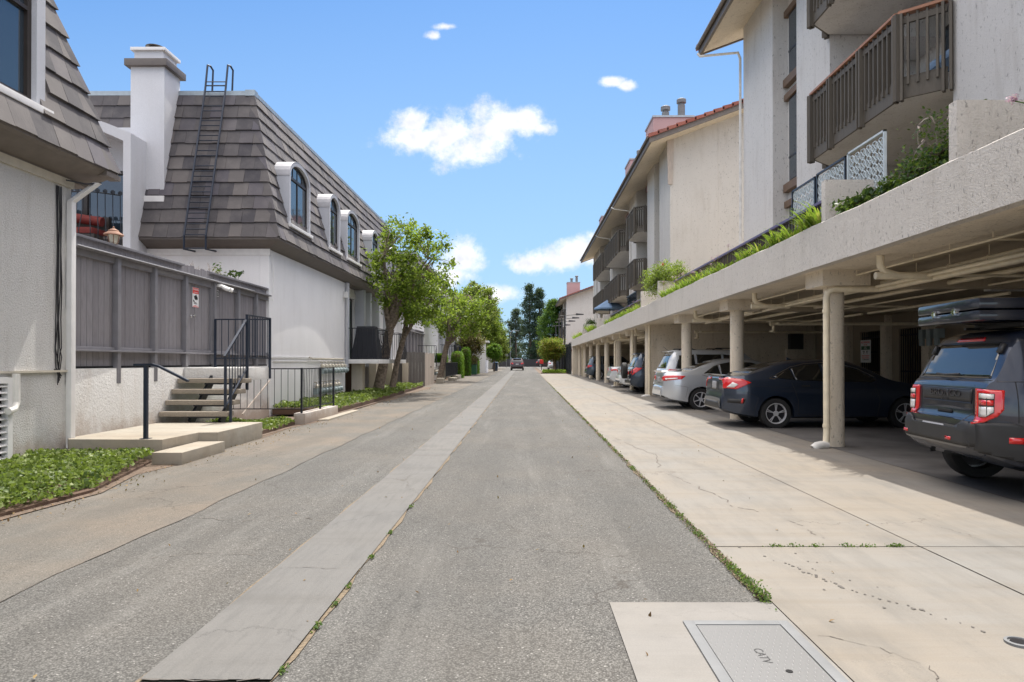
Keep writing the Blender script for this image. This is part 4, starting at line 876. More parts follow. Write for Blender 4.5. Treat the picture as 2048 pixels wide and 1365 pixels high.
for k in range(1, 11): x = -6.6 + 1.66 * k / 11; m.tube([(x, 15.12, .36), (x, 15.12, 1.25)], .007, 5)
for k in range(1, 22): y = 15.12 + 2.5 * k / 22; b_ = random.choice((0, 0, .03, -.03)); m.tube([(-4.94, y, .36), (-4.94, y + b_, .8), (-4.94, y, 1.25)], .007, 5)
m.build('pickets', 'black iron', t)
t = tag(MB().box(-5.10, -4.85, 15.08, 17.75, -.05, .265).build('kerb_block', 'rough white stucco', bevel=.012), 'white painted concrete kerb block under the low iron fence', 'kerb')
MB().prism([(-4.86, 16.0), (-4.62, 16.1), (-4.66, 19.2), (-4.95, 19.4), (-4.95, 17.8), (-4.86, 17.75)], 'z', -.05, .05).build('kerb_pad', 'step concrete', bevel=.006)['kind'] = 'structure'
t = tag(MB().tube([(-6.45, 15.6, .2), (-6.2, 16.6, .95)], .02, 6).build('leaning_pole', 'weathered boards'), 'thin pole leaning on the white wall behind the iron fence', 'pole')
# barbecue under a black cover
t = thing('covered_barbecue', 'barbecue under a black cloth cover on the iron balcony', 'barbecue', (-5.98, 25.9, 1.5))
m = MB(); a = [(-6.50, 25.55), (-5.52, 25.5), (-5.45, 26.15), (-6.50, 26.2)]; b = [(-6.32, 25.62), (-5.62, 25.6), (-5.60, 26.05), (-6.32, 26.05)]
ringz = [(1.5, 0), (1.9, .25), (2.45, .85), (2.66, 1.0), (2.74, 1.12)]
for (z0, f0), (z1, f1) in zip(ringz[:-1], ringz[1:]):
    q0 = [(p[0]*(1-f0)+q[0]*f0, p[1]*(1-f0)+q[1]*f0, z0) for p, q in zip(a, b)]; q1 = [(p[0]*(1-f1)+q[0]*f1, p[1]*(1-f1)+q[1]*f1, z1) for p, q in zip(a, b)]
    for i in range(4): j = (i+1) % 4; m.quad(q0[i], q0[j], q1[j], q1[i])
m.quad(*q1); m.build('cover', 'black cloth', t, smooth=True, angle=50)
MB().box(-6.2, -5.7, 25.7, 26.0, 1.5, 1.6).build('cart_base', 'black iron', t)
# plank enclosure
t = thing('plank_enclosure', 'brown grey plank enclosure with a lighter weathered gate, by the alley', 'fence', (-6.1, 37, G(37)))
m = MB(); z0 = G(37); x = -6.95
while x < -5.42: w_ = .17; m.box(x + .005, min(x + w_, -5.40) - .005, 37.0, 37.03, z0, 1.93 + random.uniform(-.015, .015)); x += w_
m.build('front_boards', 'plain fence wood', t); m = MB(); y = 37.03
while y < 40.6: m.box(-5.42, -5.39, y + .006, y + .30, z0 - .02, 1.86 + random.uniform(-.05, .08)); y += .31
m.build('gate_boards', 'weathered boards', t)
MB().box(-6.9, -5.45, 37.035, 37.09, 1.5, 1.6).build('rail', 'plain fence wood', t); MB().tube([(-5.36, 39.0, 1.1), (-5.33, 39.0, 1.14)], .04, 6).build('latch', 'black iron', t)

# second house: front steps with iron rails and small bits beyond the enclosure
t = thing('stair_rail', 'black iron stair rail beyond the plank enclosure', 'railing', (-5.4, 41.5, .1))
m = MB(); m.bar((-6.55, 41.9, 2.4), (-5.42, 41.9, 2.4), .035); m.bar((-5.42, 41.9, 2.4), (-5.42, 41.9, 1.1), .04); m.bar((-5.42, 40.8, 1.35), (-5.42, 41.9, 2.38), .035); m.bar((-5.42, 40.8, 1.35), (-5.42, 40.8, .2), .035)
for k in range(7): x = -6.5 + k * .16; m.tube([(x, 41.9, 1.4), (x, 41.9, 2.4)], .01, 5)
m.build('railing', 'black iron', t); MB().box(-6.6, -5.45, 41.0, 42.2, 1.1, 1.35).build('landing', 'retaining stucco', t)
for nm, a in (('pale stone block beside the foot of the plank enclosure', (-5.35, -4.9, 41.2, 42.0, .1, .42)), ('low white stone block along the kerb after the stairs', (-5.2, -4.75, 46.5, 48.3, .1, .32)), ('white kerb block just before the rounded hedge', (-5.3, -4.9, 50.2, 53.0, .1, .42))):
    tag(MB().box(*a).build('stone_block', 'step concrete', bevel=.03), nm, 'block')
t = thing('iron_fence', 'low black iron picket fence in front of the second townhouse', 'fence', (-5.1, 50, .1))
m = MB(); m.bar((-5.15, 44.6, 1.35), (-5.15, 53.4, 1.35), .04); m.bar((-5.15, 44.6, .45), (-5.15, 53.4, .45), .03)
for k in range(60): y = 44.6 + k * .149; m.tube([(-5.15, y, .42), (-5.15, y, 1.35)], .012, 4)
m.build('railing', 'black iron', t)
t = thing('garden_wall', 'tall pale garden wall pillar with a flat cap beside the brown leaved tree', 'wall', (-4.4, 75, .2)); MB().box(-5.9, -4.25, 74.6, 75.2, .1, 3.55).build('pillar', 'white stucco', t); MB().box(-6.2, -3.95, 74.4, 77.5, 3.55, 3.75).build('cap', 'white paint', t); MB().box(-4.6, -4.25, 75.2, 80, .1, 1.6).build('low_wall', 'white stucco', t)
t = thing('bin', 'dark green wheeled bin in front of the clipped hedge', 'bin', (-4.9, 66.5, .18)); MB().box(-5.15, -4.65, 66.2, 66.8, .18, 1.15).build('body', 'sign green', t, bevel=.04); MB().box(-5.18, -4.62, 66.15, 66.85, 1.15, 1.22).build('lid', 'black trim', t, bevel=.02)
t = thing('far_apartment_building', 'pale building end with twin flues, above the yellow green trees', 'building', (-8, 104, .3)); MB().box(-12, -6.8, 101, 116, .2, 10.4).build('wall', 'white stucco', t); co = MB().box(-8.6, -6.5, 102, 103.6, 10.4, 12.5).build('chimney', 'white stucco', t)
for x in (-8.1, -7.3): MB().lathe([(.22, 0), (.22, .45), (.32, .5), (.32, .75), (.1, .8)], (x, 102.8, 12.5), 12).build('flue', 'galvanised metal', co)
t = thing('blue_barrel', 'small blue bin beside the round topiary tree', 'bin', (-3.75, 88, .24)); MB().lathe([(.3, 0), (.32, .5), (.3, 1.1)], (-3.75, 88, .24), 14).build('body', 'deep blue paint', t, smooth=True); MB().lathe([(.33, 0), (.3, .06)], (-3.75, 88, 1.34), 14).build('lid', 'blue cloth', t)
# ================================================================ RIGHT: carport
cp = thing('carport', 'long tan stucco carport with round columns under the terrace planters', 'carport', (4.53, 10, 0))
YA, YB = -3.0, 66.1
# fascia with slightly uneven top
f = MB(); n = 140
for i in range(n):
    a = YA + (YB - YA) * i / n; b = YA + (YB - YA) * (i + 1) / n; ja = .008 * math.sin(a * 1.9) + .005 * math.sin(a * 5.3); jb = .008 * math.sin(b * 1.9) + .005 * math.sin(b * 5.3)
    for p, q in (((4.53, 2.875), (4.53, 3.52)), ((4.53, 3.52), (4.55, 3.535)), ((4.55, 3.535), (4.66, 3.535)), ((4.66, 3.535), (4.68, 3.0)), ((4.68, 3.0), (4.68, 2.875)), ((4.68, 2.875), (4.53, 2.875))):
        u = ja if p[1] > 3.4 else ja * .3; u2 = ja if q[1] > 3.4 else ja * .3; v_ = jb if p[1] > 3.4 else jb * .3; v2 = jb if q[1] > 3.4 else jb * .3
        f.quad((p[0], a, p[1] + u), (q[0], a, q[1] + u2), (q[0], b, q[1] + v2), (p[0], b, p[1] + v_))
f.quad((4.53, YB, 2.875), (4.68, YB, 2.875), (4.66, YB, 3.535), (4.53, YB, 3.53)); fo = f.build('fascia', 'carport fascia stucco', cp, fix=False)
bm = bmesh.new(); bm.from_mesh(fo.data); bmesh.ops.remove_doubles(bm, verts=bm.verts, dist=1e-4); bmesh.ops.recalc_face_normals(bm, faces=bm.faces); bm.to_mesh(fo.data); bm.free()
MB().box(4.682, 5.7, YA, YB, 2.88, 3.0).build('soffit_slab', 'carport stucco', cp); MB().box(5.7, 20, YA, YB, 2.884, 3.0).build('roof_slab', 'shade toned ceiling', cp)
cy = [-4.1 + 5.15 * k for k in range(14)]
cols = [1.05, 6.2, 11.34, 16.5, 21.62, 32.2, 37.3, 42.5, 47.5, 52.5, 57.7, 63.0]
for y in cols:
    if y < 5: continue
    g = G(y)
    MB().lathe([(.165, -.05), (.162, .3), (.160, 1.2), (.160, 2.66 - g)], (5.13, y, g), 28).build('column', 'carport stucco', cp, smooth=True)
    MB().box(4.80, 5.58, y - .34, y + .34, 2.63, 2.885).build('column_cap', 'carport stucco', cp, bevel=.02)
    MB().box(5.6, 11.5, y - .15, y + .15, 2.62, 2.89).build('ceiling_beam', 'shade toned ceiling', cp, bevel=.01)
MB().box(4.97, 11.5, 27.0, 27.22, 0, 2.89).build('partition_wall', 'carport stucco', cp, bevel=.012); MB().box(4.95, 5.3, 27.5, 28.1, 0, 2.89).build('partition_wall', 'carport stucco', cp, bevel=.012)
MB().box(4.60, 11.5, 65.6, 66.05, G(66) - .1, 2.876).build('end_wall', 'carport stucco', cp, bevel=.01)
# back wall with gated openings
bw = MB(); ops = [(19.5, 21.0), (21.75, 23.4), (24.3, 26.2), (13.0, 14.6), (30.5, 32.0), (33.0, 34.5), (36, 38), (45, 47), (50, 52)]
edges = sorted([(a, b) for a, b in ops]); y = YA
for a, b in edges:
    bw.box(11.5, 11.75, y, a, -.05, 2.89); bw.box(11.5, 11.75, a, b, 2.42, 2.89); y = b
bw.box(11.5, 11.75, y, YB, -.05, 2.89); bw.box(14, 14.2, YA, YB, 0, 2.89); bo = bw.build('back_wall', 'shade toned rear stucco', cp)
for a, b in edges:
    if a > 15: MB().box(11.3, 11.51, a - .36, a - .02, 0, 2.88).build('pilaster', 'carport stucco', cp, bevel=.01)
    g = MB(); g.box(11.55, 11.59, a, b, .05, .10); g.box(11.55, 11.59, a, b, 2.2, 2.24); g.box(11.55, 11.59, a, b, 1.1, 1.14)
    k = int((b - a) / .12)
    for i in range(k + 1): yq = a + (b - a) * i / k; g.box(11.56, 11.58, yq - .01, yq + .01, .05, 2.4)
    g.build('iron_gate', 'black iron', cp)
# pipes
def pipe(nm, pts, r, mat='pvc cream', par=cp, n=12): return MB().tube(pts, r, n).build(nm, mat, par, smooth=True)
for k, y in enumerate((11.34, 37.3)):
    x0 = 4.90
    pipe('drain_pipe', [(5.75, y - 4.8, 2.60), (5.72, y - .35, 2.575), (5.50, y - .30, 2.575), (5.0, y - .28, 2.575), (4.92, y - .26, 2.53), (4.90, y - .25, 2.42), (4.90, y - .25, .28), (4.88, y - .27, .10), (4.85, y - .28, .06)], .052)
    e = MB(); e.tube([(4.90, y - .28, .055), (4.80, y - .30, .06), (4.72, y - .31, .045), (4.66, y - .31, .0)], [.06, .068, .07, .07], 14); e.build('drain_elbow', 'pvc white', cp, smooth=True)
    for z in (2.2, .34): MB().lathe([(.062, 0), (.062, .05)], (4.90, y - .25, z), 16).build('pipe_collar', 'pvc cream', cp, smooth=True)
for (px, py) in ((4.90, 31.0), (4.9, 58.0), (4.93, 26.8)):
    pipe('drain_pipe', [(4.90, py, 2.85), (4.90, py, .1)], .05); MB().tube([(4.90, py, .06), (4.72, py - .02, .05), (4.6, py, .0)], .075, 12).build('drain_elbow', 'pvc white', cp, smooth=True)
for yb in (6.2, 11.4, 16.6, 21.7, 32.3, 37.4, 42.6, 47.6):
    y0, y1 = yb - 4.9, yb - .2
    pipe('pipe_run', [(5.85, y0, 2.72), (5.85, y1, 2.70)], .032); pipe('pipe_run', [(5.35, y0, 2.80), (5.35, y1, 2.80)], .014, n=8)
    pipe('pipe_run', [(7.6, y0, 2.66), (7.6, y1, 2.66)], .018, n=8); pipe('pipe_run', [(8.3, y0, 2.58), (8.3, y1 + .1, 2.58)], .03)
    pipe('pipe_run', [(6.5, y0, 2.78), (6.5, y1, 2.76)], .022, n=8); pipe('pipe_run', [(6.95, y0, 2.70), (6.95, y1, 2.70)], .040); pipe('pipe_run', [(5.62, y0, 2.62), (5.62, y1 - .3, 2.60)], .026, n=8)
    pipe('branch_pipe', [(5.35, y0 + 1.3, 2.80), (6.95, y0 + 1.3, 2.79)], .012, n=6); pipe('branch_pipe', [(5.62, y0 + 3.1, 2.62), (8.3, y0 + 3.1, 2.60)], .022, n=8)
    for q in range(6):
        hg = MB()
        yq = y0 + .5 + q * .8; MB().tube([(5.35, yq, 2.80), (5.35, yq, 2.88)], .006, 5).build('pipe_hanger', 'pvc cream', cp); hg.tube([(5.85, yq, 2.70), (5.85, yq, 2.88)], .006, 5); hg.lathe([(.042, -.012), (.042, .012)], (5.85, yq, 2.71), 12, 'y'); hg.build('pipe_hanger', 'pvc cream', cp)
    wy = MB(); wy.tube([(4.95, yb - 1.9, 2.88), (4.95, yb - 1.9, 2.74), (5.0, yb - 1.9, 2.66), (5.2, yb - 1.9, 2.60), (5.72, yb - 1.85, 2.60)], .05, 12); wy.tube([(4.88, yb - 1.9, 2.60), (5.2, yb - 1.9, 2.60)], .052, 12); wy.build('trap_pipe', 'pvc cream', cp, smooth=True)
for (yy, xa) in ((19.2, 7.0), (24.5, 6.2), (35, 6.5)):
    pipe('cross_pipe', [(xa, yy, 2.47), (11.5, yy, 2.47)], .045); m = MB(); m.tube([(xa, yy, 2.47), (xa - .1, yy, 2.47)], .06, 10); m.tube([(xa, yy, 2.5), (xa, yy, 2.28)], .045, 10); m.lathe([(.08, 0), (.08, .04)], (xa - .03, yy, 2.24), 12); m.lathe([(.09, 0), (.09, .05)], (xa + .12, yy, 2.45), 12); m.build('valve', 'pvc cream', cp, smooth=True)
    pipe('pipe_run', [(xa + 1.5, yy + .1, 2.47), (xa + 1.5, yy + .1, 2.86)], .04, n=10)
for i in range(3): m = MB(); m.box(11.05, 11.25, 19.0 - i*.35, 19.18 - i*.35, 2.05, 2.3); m.lathe([(.07, 0), (.07, .22)], (11.1, 19.1 - i*.35, 1.85), 10); m.build('wall_meter', 'meter grey', cp)
MB().box(10.4, 10.9, 26.7, 26.99, 1.9, 2.5).build('junction_box', 'black trim', cp); MB().box(10.3, 10.75, 26.85, 26.99, .0, 1.9).build('pale_panel', 'carport stucco', cp)
MB().box(8.6, 9.9, 17.6, 17.8, 2.72, 2.80).build('strip_light', 'white paint', cp); MB().box(8.6, 9.9, 12.6, 12.8, 2.72, 2.80).build('strip_light', 'white paint', cp)
t = thing('parking_sign', 'white no parking sign with red words on the carport gate', 'sign', (11.5, 22.35, 1.7))
X = 11.2; yc = 22.45; MB().box(X, X + .008, yc - .33, yc + .33, 1.38, 2.12).build('panel', 'sign white', t); MB().box(X - .002, X, yc - .28, yc + .28, 1.80, 1.92).build('green_band', 'sign green', t)
MB().box(X + .008, 11.56, yc - .02, yc + .02, 1.7, 1.75).build('bracket', 'black iron', t)
for s_, z, sz, mt in (('NO PARKING', 2.04, .095, 'sign red'), ('ANY TIME', 1.96, .05, 'sign red'), ('PERMIT', 1.885, .045, 'sign white'), ('REQUIRED', 1.835, .045, 'sign white'), ('UNAUTHORIZED', 1.60, .065, 'sign red'), ('VEHICLES TOWED', 1.53, .055, 'sign red'), ('AT OWNER EXPENSE', 1.47, .045, 'sign black')):
    text(s_, sz, (X - .003, yc, z), AX_N, mt, 'lettering', t, .001)
m = MB(); m.tube([(X - .003, yc - .12, 1.68), (X - .003, yc - .07, 1.76), (X - .003, yc - .17, 1.75)], .012, 6); m.tube([(X - .003, yc + .12, 1.68), (X - .003, yc + .07, 1.76), (X - .003, yc + .17, 1.75)], .012, 6); m.build('tow_picture', 'sign black', t)
t = thing('parking_sign', 'pale notice board in the dark arch behind the dark blue sedan', 'sign', (11.3, 25.6, 1.7)); MB().box(11.25, 11.26, 25.2, 25.8, 1.35, 2.0).build('panel', 'sign white', t); MB().box(11.245, 11.25, 25.25, 25.75, 1.85, 1.95).build('red_band', 'sign red', t)

# terrace divider walls
for y, lb in ((7.2, 'stucco divider wall on the carport edge, nearest the camera'), (10.35, 'stucco divider wall at the near end of the purple rail'), (23.3, 'stucco divider wall beside the round flowering bush'), (26.7, 'stucco divider wall just past the flowering bush'), (39.6, 'stucco divider wall under the blue umbrella'), (43.0, 'stucco divider wall just beyond the blue umbrella'), (50.2, 'stucco divider wall before the far yellow green plants'), (53.7, 'stucco divider wall behind the far yellow green plants'), (64.9, 'last stucco divider wall at the end of the carport')):
    tag(MB().box(4.56, 5.42, y, y + .14, 3.0, 4.17).build('divider_wall', 'carport fascia stucco', bevel=.015), lb, 'wall', 'divider walls on the terrace')
def trail(lab, y0, y1):
    t = thing('terrace_railing', lab, 'railing', (5.0, y0, 3.0), 'purple terrace railings')
    MB().box(4.93, 5.05, y0, y1, 4.04, 4.09).build('top_rail', 'purple rail', t, bevel=.004); m = MB()
    k = int((y1 - y0) / .14)
    for i in range(k): y = y0 + .07 + i * .14; m.box(4.97, 5.01, y, y + .03, 3.45, 4.045)
    m.box(4.95, 5.03, y0, y1, 3.45, 3.5); m.build('balusters', 'dark balcony wood', t)
trail('purple topped railing behind the near spiky plants', 10.5, 22.6); trail('purple topped railing between the bush and the blue umbrella', 26.9, 39.5)

# ================================================================ RIGHT: apartment buildings
ZE = 10.98; XE = 5.33; PT = .37
def sof(x): return ZE - .2 + PT * (x - XE)
def roof_part(t, y0, y1, near_rake=True):
    a, b = y0, y1; xr = 13.2
    MB().prism([(XE + .06, ZE - .2), (xr, sof(xr)), (2*xr - XE, ZE - .2), (2*xr - XE, ZE - .02), (xr, sof(xr) + .18), (XE + .06, ZE)], 'y', a, b).build('soffit', 'carport stucco', t)
    f = MB(); f.box(XE - .02, XE + .055, a - .06, b + .06, ZE - .26, ZE + .02)
    for yy in (a - .07, b + .005): f.prism([(XE - .03, ZE - .27), (xr, sof(xr) - .07), (xr, sof(xr) + .24), (XE - .03, ZE + .04)], 'y', yy, yy + .065)
    fo = f.build('fascia', 'painted wood trim', t)
    g = MB(); g.tube([(XE - .09, a, ZE - .02), (XE - .09, b, ZE - .05)], .055, 8); g.build('gutter', 'painted wood trim', fo)
    # clay tile courses
    V = []; F = []; L = xr - XE; ncx = 20; per = .24; ny = int((b - a + .2) / per) * 6; ys = np.linspace(a - .1, b + .1, ny + 1); ph = np.abs(np.sin((ys - a) / per * math.pi)) * .055
    for c in range(ncx):
        x0 = XE - .08 + L * c / ncx; x1 = XE - .08 + L * (c + 1) / ncx + .06
        for (x, dz) in ((x0, .0), (x0, .06), (x1, .03)): V += [(x, y, sof(x) + .20 + dz + p * (1 if dz else .2)) for y, p in zip(ys, ph)]
        bI = c * 3 * (ny + 1)
        for r_ in range(2):
            for i in range(ny): q = bI + r_ * (ny + 1) + i; F.append((q, q + 1, q + ny + 2, q + ny + 1))
    npmesh('roof_tiles', V, F, 'clay tiles', t)
    for yy in (a - .16, b + .06):
      rk = MB()
      for c in range(ncx):
        x0 = XE - .08 + L * c / ncx; x1 = x0 + L / ncx + .06; rk.hexa([(x0, yy, sof(x0) + .17), (x1, yy, sof(x1) + .15), (x1, yy + .12, sof(x1) + .15), (x0, yy + .12, sof(x0) + .17), (x0, yy, sof(x0) + .33), (x1, yy, sof(x1) + .27), (x1, yy + .12, sof(x1) + .27), (x0, yy + .12, sof(x0) + .33)])
      rk.build('rake_tiles', 'clay tiles', t)
    MB().hexa([(xr, a, sof(xr) + .2), (2*xr - XE, a, ZE), (2*xr - XE, b, ZE), (xr, b, sof(xr) + .2), (xr, a, sof(xr) + .3), (2*xr - XE, a, ZE + .1), (2*xr - XE, b, ZE + .1), (xr, b, sof(xr) + .3)]).build('rear_roof', 'clay tiles', t)
def balcony(t, ya, yb, z, stuff=False):
    pl = [(8.25, ya), (6.36, ya), (5.88, ya + .42), (5.88, yb - .42), (6.36, yb), (8.25, yb)]
    s = MB().prism(pl, 'z', z, z + .26).build('balcony', 'trowelled stucco', t)
    fs = MB(); path = pl[1:5]; off = [(6.34, ya - .035), (5.845, ya + .40), (5.845, yb - .40), (6.34, yb + .035)]
    for i in range(3): fs.hexa([(off[i][0], off[i][1], z - .0), (off[i+1][0], off[i+1][1], z - .0), (path[i+1][0], path[i+1][1], z), (path[i][0], path[i][1], z), (off[i][0], off[i][1], z + .30), (off[i+1][0], off[i+1][1], z + .30), (path[i+1][0], path[i+1][1], z + .30), (path[i][0], path[i][1], z + .30)])
    fs.build('rim_board', 'dark balcony wood', s)
    bl = MB()
    for i in range(3):
        p, q = Vector((*off[i], 0)), Vector((*off[i+1], 0)); d = (q - p); L = d.length; d.normalize(); nn = Vector((-abs(d.y), d.x * (1 if d.y > 0 else 1), 0)); nn = Vector((-d.y, d.x, 0)) if Vector((-d.y, d.x, 0)).x < 0 else Vector((d.y, -d.x, 0))
        k = max(2, int(round(L / .145)))
        for j in range(k + 1):
            c = p + d * (L * j / k); post = (j % 8 == 0) or j == k
            if post:
                for sg in (-.05, .05):
                    cc_ = c + d * sg + nn * .03; bl.bar(cc_ + Vector((0, 0, z - .05)), cc_ + Vector((0, 0, z + 1.3)), .10, .038, up=d)
            else: c2 = c - nn * .005; bl.bar(c2 + Vector((0, 0, z + .20)), c2 + Vector((0, 0, z + 1.3)), .07, .034, up=d)
        bl.bar(p + nn*.0 + Vector((0, 0, z + 1.2)), q + Vector((0, 0, z + 1.2)), .05, .09)
        bl.bar(p - nn*.03 + Vector((0, 0, z + .32)), q - nn*.03 + Vector((0, 0, z + .32)), .03, .04)
    bl.build('balusters', 'dark balcony wood', s)
    h = MB()
    for i in range(3): h.bar((*off[i], z + 1.325), (*off[i+1], z + 1.325), .13, .045)
    h.build('handrail', 'red handrail' if stuff else 'dark balcony wood', s)
    d = MB(); m_ = (ya + yb) / 2
    d.box(8.10, 8.19, m_ - 1.0, m_ + 1.0, z + .27, z + 2.35); do = d.build('balcony_door', 'dark brown metal', t)
    for q in (-.93, .04): MB().box(8.08, 8.105, m_ + q, m_ + q + .88, z + .36, z + 2.27).build('pane', 'window glass', do)
def apartment(lab, y0, y1, blocks, balcs, recess, stuff=False, chim=()):
    SM = 'trowelled stucco' if stuff else 'bounce warmed stucco'
    t = thing('apartment_building', lab, 'building', (6.4, y0, 3.0), 'stucco apartment buildings above the carport')
    XB = 8.2
    MB().prism([(XB, 2.9), (XB, sof(XB) + .05), (13.2, sof(13.2) + .05), (18.5, sof(13.2) - PT*5.3 + .05), (18.5, 2.9)], 'y', y0 + .02, y1 - .02).build('wall', SM, t)
    for a, b in blocks:
        m = MB(); m.prism([(6.4, 2.9), (6.4, sof(6.4) + .05), (8.5, sof(8.5) + .05), (8.5, 2.9)], 'y', a, b); m.build('wall_block', SM, t, bevel=.035)
    for a, b in recess:
        MB().prism([(6.8, 2.9), (6.8, sof(6.8) + .05), (8.5, sof(8.5) + .05), (8.5, 2.9)], 'y', a, b).build('wall_block', SM, t)
        c = (a + b) / 2 + .02
        for z in (3.2, 5.95, 8.65):
            if z > 8: h = 1.6
            else: h = 2.15
            w_ = MB(); w_.box(6.74, 6.81, c - .52, c + .52, z, z + h); wo = w_.build('window', 'dark alloy', t); MB().box(6.725, 6.745, c - .46, c + .46, z + .06, z + h - .06).build('pane', 'window glass', wo)
            MB().box(6.715, 6.75, c - .5, c + .5, z + .62, z + .67).build('mullion', 'dark alloy', wo)
            MB().box(6.66, 6.81, a + .04, b - .04, z - .2, z + .0).build('sill', 'brown window trim', wo); MB().box(6.68, 6.81, a + .05, b - .05, z + h, z + h + .16).build('lintel', 'brown window trim', wo)
    for a, b in balcs:
        for z in (5.5, 8.25): balcony(t, a, b, z, stuff)
        d = MB(); m_ = (a + b) / 2; d.box(8.10, 8.19, m_ - 1.2, m_ + 1.2, 3.0, 5.2); do = d.build('terrace_door', 'dark brown metal', t); MB().box(8.08, 8.105, m_ - 1.1, m_ + 1.1, 3.1, 5.1).build('pane', 'window glass', do)
    for (x0, x1, a, b, z) in chim:
        co = MB().box(x0, x1, a, b, 11.0, z).build('chimney', 'pink stucco', t, bevel=.02); MB().box(x0 - .05, x1 + .05, a - .05, b + .05, z, z + .1).build('chimney_cap', 'flashing metal', co)
        for q, (fx, h) in enumerate(((.35, .35), (.75, .75))):
            MB().lathe([(.2, 0), (.2, h), (.15, h), (.15, h + .1), (.26, h + .12), (.26, h + .3), (.2, h + .34)], (x0 + (x1 - x0) * fx, a + .5, z + .08), 14).build('flue', 'galvanised metal', co)
    roof_part(t, y0 - 1.0 if not stuff else y0 - 1.0, y1 + (.75 if stuff else 1.2))
    return t
A1 = apartment('nearest stucco apartment building with wooden balconies over the carport', -3.0, 19.95, [(17.6, 19.95), (14.3, 16.06), (5.2, 10.2), (-3, 1)], [(10.25, 14.25), (1.1, 5.1)], [(16.05, 17.61)], True)
A2 = apartment('middle apartment building with a red tiled roof and pink chimneys', 30.0, 63.0, [(30, 32.4), (33.7, 35.6), (39.1, 41.8), (49.8, 50.6), (57.8, 59.8), (60.8, 63)], [(35.7, 39.0), (41.9, 49.7), (50.7, 57.7)], [(32.39, 33.71), (59.79, 60.81)], False, ((6.9, 9.05, 36.5, 38.8, 14.5), (6.9, 9.05, 44.5, 46.7, 14.6), (6.9, 9.05, 61.0, 63.0, 14.4)))
A3 = apartment('farthest apartment building with a plain gable wall and one pink chimney, behind the lamp posts', 104.0, 122.0, [(104, 106), (112, 114), (120, 122)], [(106.1, 111.9), (114.1, 119.9)], [], False, ((6.9, 8.95, 110, 112, 14.2),))
for (t_, p) in ((A1, [(5.24, 20.6, 10.72), (5.3, 20.55, 10.62), (6.28, 20.05, 10.5), (6.33, 20.0, 10.3), (6.33, 20.0, 3.05)]), (A2, [(5.24, 41.2, 10.72), (5.4, 41.0, 10.6), (6.28, 40.9, 10.45), (6.33, 40.9, 10.2), (6.33, 40.9, 3.05)]), (A2, [(5.24, 50.2, 10.72), (5.4, 50.2, 10.6), (6.28, 50.2, 10.45), (6.33, 50.2, 10.2), (6.33, 50.2, 3.05)]), (A2, [(6.34, 62.4, 10.9), (6.34, 62.4, 3.05)])):
    MB().tube(p, .04, 8).build('downspout', 'pvc white', t_, smooth=True)
MB().hexa([(6.3, 29.94, 9.2), (6.5, 29.94, 9.2), (6.5, 29.99, 9.2), (6.3, 29.99, 9.2), (6.25, 29.9, 11.1), (6.55, 29.9, 11.2), (6.55, 29.99, 11.2), (6.25, 29.99, 11.1)]).build('exposed_batten', 'weathered boards', A2)
# things on the near balcony
t = thing('patio_chair', 'blue cushioned chair on the lower wooden balcony', 'chair', (6.9, 11.2, 5.76))
MB().box(6.6, 7.15, 10.55, 11.15, 6.15, 6.28).build('seat', 'blue cloth', t, bevel=.04)
m = MB()
for q in range(6): m.box(7.10, 7.18, 10.55 + q*.1, 10.62 + q*.1, 6.2, 7.05)
m.build('backrest', 'blue cloth', t, bevel=.02); m = MB()
for x, y in ((6.62, 10.57), (7.13, 10.57), (6.62, 11.13), (7.13, 11.13)): m.tube([(x, y, 5.76), (x, y, 6.2)], .015, 6)
m.build('legs', 'chrome', t)
t = tag(MB().lathe([(.09, 0), (.12, .1), (.13, .22), (.10, .24)], (6.2, 11.2, 5.77), 14).build('flower_pot', 'red cloth', smooth=True), 'small red pot on the lower wooden balcony', 'pot')
t = thing('wall_lamp', 'square pale wall lamp above the lower wooden balcony', 'lamp', (7.3, 14.24, 7.9)); MB().box(7.2, 7.45, 14.08, 14.26, 7.75, 8.0).build('shade', 'carport stucco', t, bevel=.02); MB().box(7.22, 7.43, 14.1, 14.2, 7.72, 7.75).build('lens', 'black trim', t)
MB().box(7.3, 8.21, 13.2, 14.26, 7.7, 8.26).build('ceiling_box', 'trowelled stucco', A1, bevel=.02)
